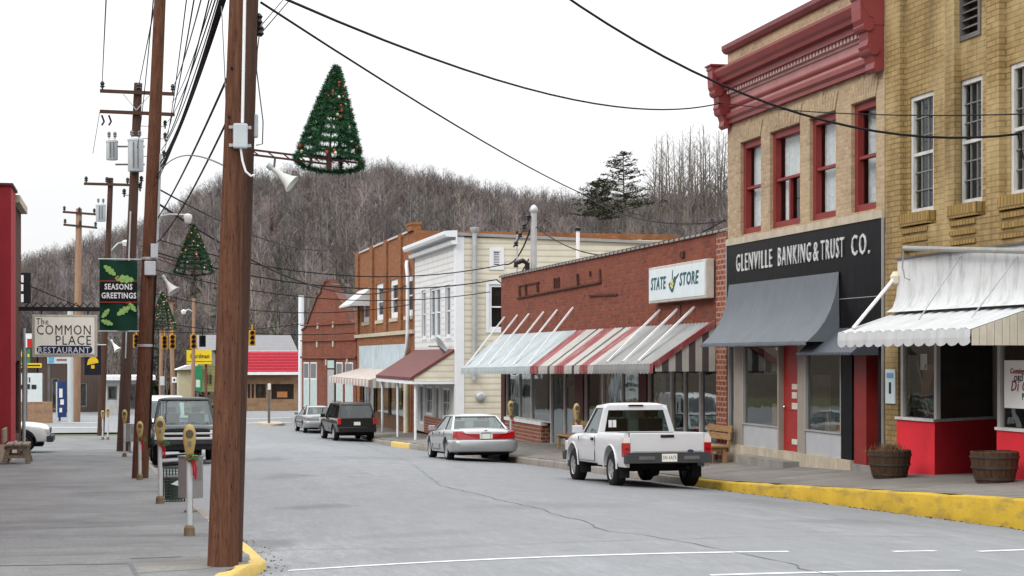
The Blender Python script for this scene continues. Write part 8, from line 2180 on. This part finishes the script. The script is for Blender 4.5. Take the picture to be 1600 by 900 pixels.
mb.build('window', paint('dim_window', (0.10, 0.10, 0.08), 0.3), YH)
# yellow shop sign on two posts
YS = thing('shop_sign', 'bright yellow shop sign on brown posts before the pale yellow house', 'sign', atT(312, 640, 122)); YS.location.z = 0
FSs = Fr((0, YS.location.y - 0.1, 0), (1, 0, 0), (0, -1, 0)); q = FSs.rect(291.5, 330.5, 547, 569)
YEL = paint('bright_yellow_sign', (0.72, 0.52, 0.02), 0.5, 0.1)
mb = MB(YS.location); mb.fbox(FSs, q[0], q[1], q[2], q[3], 0, 0.2); pn_ = mb.build('panel', YEL, YS)
lettering('Hardman', 0.42, INK, FSs.P((q[0] + q[1]) / 2 + 0.05, q[2] + (q[3] - q[2]) * 0.56, 0.205), FSs.U, FSs.V, pn_, YS.location, depth=0.004, bold=0.012, fit=1.3)
mb = MB(YS.location); mb.fbox(FSs, q[0], q[1], q[2] + 0.17, q[2] + 0.21, 0.2, 0.206); mb.build('rule', INK, pn_)
for px in (301, 322):
    x_ = FSs.px(px)[0]; mb = MB(YS.location); mb.box(x_ - 0.09, x_ + 0.09, YS.location.y - 0.1, YS.location.y + 0.06, 0, q[2]); mb.build('post', paint('brown_post', (0.14, 0.07, 0.05), 0.7), YS)
def board(name, label, px0, px1, yt, yb, t, faces, group=None, post=None, cat='sign', thick=0.15):
    """small far sign: a panel with printed fields [(fx0, fx1, fy0, fy1, material)] and optional posts to the ground"""
    c_ = atT((px0 + px1) / 2, (yt + yb) / 2, t); Y = c_.y; Fq = Fr((0, Y, 0), (1, 0, 0), (0, -1, 0)); q = Fq.rect(px0, px1, yt, yb)
    r = thing(name, label, cat, (c_.x, Y, q[2] if not post else 0.0), 0, group)
    mb = MB(r.location); mb.fbox(Fq, q[0], q[1], q[2], q[3], -thick, 0.0); p_ = mb.build('panel', faces[0], r)
    for i, (a, b_, c, d, mt) in enumerate(faces[1:]):
        mb = MB(r.location); W2, H2 = q[1] - q[0], q[3] - q[2]
        mb.fbox(Fq, q[0] + W2 * a, q[0] + W2 * b_, q[2] + H2 * c, q[2] + H2 * d, 0.001, 0.012 + 0.003 * i); mb.build('print', mt, p_)
    for px in (post or []):
        x_ = Fq.px(px)[0]; mb = MB(r.location); mb.box(x_ - 0.07, x_ + 0.07, Y - 0.0 + thick + 0.01, Y + thick + 0.15, -0.05, q[3] - 0.1); mb.build('post', STEEL, r)
    return r, p_, Fq, q
SGN = paint('green_cloth_sign', (0.03, 0.22, 0.10), 0.7, 0.2)
board('pennant_sign', 'green vertical pennant with white squiggle below the yellow shop sign', 305, 316, 572, 611, 118, [SGN, (0.1, 0.7, 0.15, 0.45, paint('pale_green_print', (0.55, 0.66, 0.58), 0.7))], post=[309], thick=0.06)
board('road_sign', 'small white square sign on a thin post between the pale poles', 268.5, 276, 589, 598, 116, [WHITE, (0.3, 0.7, 0.3, 0.7, INK)], post=[272], thick=0.03)
board('road_sign', 'small pale sign on a thin post left of the pale poles', 250, 257, 588, 602, 112, [paint('pale_sign', (0.52, 0.56, 0.54), 0.5)], post=[253], thick=0.03)
board('road_sign', 'white plate on the post standing in the junction island', 418.5, 423, 599, 609, 102, [WHITE], post=[420.5], thick=0.03)
board('shop_sign', 'small tilted green yellow and red sign left of the restaurant sign', 25, 47, 545, 567, 104, [SGN, (0.0, 0.35, 0.62, 1.0, paint('sign_red', (0.5, 0.03, 0.03), 0.6)), (0.1, 0.95, 0.42, 0.62, YEL), (0.3, 0.8, 0.62, 0.8, YEL)], post=[28])
board('shop_sign', 'long thin yellow sign strip with dark print above the letter board', 25, 65, 567.5, 574.5, 104, [YEL, (0.06, 0.94, 0.35, 0.65, INK)], post=[26])
board('letter_board', 'white marquee letter board with black letters beside the dark brown shop', 24, 66, 583, 631, 112, [paint('board_white', (0.60, 0.66, 0.66), 0.4, 0.08), (0.30, 0.36, 0.70, 0.86, INK), (0.40, 0.45, 0.70, 0.86, INK), (0.50, 0.55, 0.70, 0.86, INK), (0.14, 0.30, 0.48, 0.62, INK), (0.36, 0.54, 0.48, 0.64, INK), (0.60, 0.78, 0.48, 0.62, INK), (0.34, 0.44, 0.34, 0.42, INK)], post=[66.5])
board('shop_sign', 'tall black sign with white letters down one side at the left edge', 32, 48, 426, 474, 66, [BLACK, (-0.03, 0.30, 0.68, 0.92, WHITE), (-0.02, 0.28, 0.40, 0.62, WHITE), (-0.01, 0.30, 0.04, 0.30, WHITE)])
board('shop_sign', 'small bright red sign corner beside the black sign', 22, 32, 428, 444, 66, [paint('sign_red', (0.5, 0.03, 0.03), 0.6)])
board('shop_sign', 'white and red sign partly behind the restaurant sign', 38, 51, 521, 543, 80, [WHITE, (0.35, 1.0, 0.0, 0.62, paint('sign_red', (0.5, 0.03, 0.03), 0.6))], post=[40])
board('shop_sign', 'blue and white strip sign just under the restaurant sign', 74, 106, 556, 568, 110, [paint('pale_blue_print', (0.50, 0.62, 0.66), 0.5), (0.05, 0.32, 0.1, 0.9, paint('sky_blue_print', (0.10, 0.35, 0.55), 0.5)), (0.45, 0.95, 0.35, 0.62, paint('rust_print', (0.35, 0.12, 0.08), 0.5))], post=[76])
board('drinks_banner', 'tall blue banner with white script beside the pale steel post', 90, 104, 596, 652, 109, [paint('deep_blue_banner', (0.02, 0.05, 0.16), 0.5), (0.18, 0.55, 0.55, 0.80, WHITE), (0.3, 0.7, 0.35, 0.5, WHITE), (0.2, 0.5, 0.14, 0.26, WHITE), (-0.18, -0.04, 0.0, 0.98, paint('pale_sign', (0.52, 0.56, 0.54), 0.5))], cat='banner', post=[93])
_, pnl, Fq, q = board('bell_banner', 'black banner with a yellow bell hanging right of the restaurant sign', 132, 158, 540, 586, 84, [paint('black_banner', (0.014, 0.014, 0.022), 0.8)], cat='banner', thick=0.03)
mb = MB(bpy.data.objects['bell_banner'].location); W2, H2 = q[1] - q[0], q[3] - q[2]
mb.prism([Fq.P(q[0] + W2 * a, q[2] + H2 * b_, 0.003) for a, b_ in ((0.15, 0.34), (0.85, 0.42), (0.80, 0.52), (0.68, 0.60), (0.62, 0.82), (0.70, 0.96), (0.48, 0.86), (0.40, 0.62), (0.22, 0.52))], Fq.N * 0.008)
mb.prism([Fq.P(q[0] + W2 * a, q[2] + H2 * b_, 0.003) for a, b_ in ((0.40, 0.22), (0.60, 0.22), (0.60, 0.34), (0.40, 0.34))], Fq.N * 0.008); mb.build('bell_print', paint('gold_print', (0.66, 0.42, 0.02), 0.6, 0.2), pnl)
mb = MB(bpy.data.objects['bell_banner'].location); xx = Fq.px(158)[0]; mb.tube([(q[0], q[0] * 0 + bpy.data.objects['bell_banner'].location.y, q[3] + 0.04), (Fq.px(166)[0], bpy.data.objects['bell_banner'].location.y, q[3] + 0.04)], 0.03, 6); mb.build('banner_rod', GALV, bpy.data.objects['bell_banner'])

# dark timber shop and other far buildings on the left
def plain_house(name, label, px0, px1, yt, t, depth, wallm, roofm, wins, roof='flat', wm=None):
    Y = atT((px0 + px1) / 2, 559, t).y; Fq = Fr((0, Y, 0), (1, 0, 0), (0, -1, 0)); a, zt = Fq.px(px0, yt); b_ = Fq.px(px1, yt)[0]
    r = thing(name, label, 'building', ((a + b_) / 2, Y, -0.05)); hs = [Fq.rect(*w_) for w_ in wins]
    mb = MB(r.location); wall_open(mb, Fq, a, b_, -0.05, zt, hs, 0.2)
    for u in (a, b_): mb.face([Fq.P(u, -0.05, 0), Fq.P(u, zt, 0), Fq.P(u, zt, -depth), Fq.P(u, -0.05, -depth)])
    mb.build('wall', wallm, r)
    mb = MB(r.location)
    if roof == 'flat': mb.fbox(Fq, a - 0.3, b_ + 0.3, zt + 0.003, zt + 0.3, -depth, 0.6)
    else: mb.prism([Fq.P(a - 0.4, zt, 0.5), Fq.P(b_ + 0.4, zt, 0.5), Fq.P((a + b_) / 2, zt + (b_ - a) * 0.28, 0.5)], (0, depth, 0))
    mb.build('roof', roofm, r)
    for h in hs: window(r, Fq, h, wm or STEEL, n=-0.1, fw=0.1, rail=False, gl=SHOPGLASS, back=DARK)
    return r
DKW = siding('dark_brown_boards', (0.085, 0.060, 0.05), 0.2, 0); DKR = paint('dark_roof', (0.06, 0.055, 0.055), 0.8, 0.3)
plain_house('timber_shop', 'dark brown timber shop behind the pale steel post and letter board', 60, 152, 545, 128, 12, DKW, DKR, [(80, 92, 590, 640), (124, 136, 598, 636)])
plain_house('timber_shop', 'low dark shop at the far left behind the white letter board', -60, 58, 520, 134, 12, DKW, DKR, [(30, 46, 590, 635)])
plain_house('filling_station_shop', 'low pale shop with a white flat canopy behind the brown poles', 164, 236, 594, 122, 8, paint('pale_grey_wall', (0.42, 0.43, 0.42), 0.7, 0.2, dirt=0.3), WHITE, [(168, 183, 603, 625), (202, 214, 600, 640), (222, 233, 605, 638)])
# low stone wall, kerb blocks, island
b_ = atT(66, 640, 106); mb = MB(); mb.box(b_.x - 1.6, b_.x + 0.6, b_.y, b_.y + 0.5, 0, CAMZ + (559 - 628) / F * 106)
solo(mb, 'stone_wall', STN, 'low stone wall beyond the white vehicle in the lot', 'wall')
for px, py, lb in ((60, 689, 'worn yellow concrete wheel block nearest the white vehicle bumper'), (71, 681, 'worn yellow concrete wheel block further from the bench')):
    x, y = walk_pt(px, py); mb = MB(); mb.prism([(x - 0.22, y - 0.2, zl(y) - 0.05), (x + 0.22, y - 0.2, zl(y) - 0.05), (x + 0.12, y - 0.2, zl(y) + 0.22), (x - 0.12, y - 0.2, zl(y) + 0.22)], (0, 1.7, 0)); solo(mb, 'wheel_block', YELLOW, lb, 'wheel block', 'wheel blocks')
c_ = atT(423, 665, 103); mb = MB(); n_ = 24
ring = [(c_.x + 0.8 * math.cos(2 * PI * k / n_), c_.y + 2.0 * math.sin(2 * PI * k / n_)) for k in range(n_)]
mb.prism([(x, y, -0.03) for x, y in ring], (0, 0, 0.17)); struct(mb, 'traffic_island_kerb', STONE)
for pts in ([(60, 668), (160, 668)], [(75, 660), (165, 661)], [(376, 655), (465, 652)], [(385, 661), (455, 660)]):
    mb = MB(); rows = []
    for px, py in pts:
        t = CAMZ / ((py - 559) / F); p_ = atT(px, py, t); rows.append([(p_.x, p_.y - 0.25, 0.012), (p_.x, p_.y + 0.25, 0.012)])
    mb.grid(rows); struct(mb, 'road_marking', LINE)
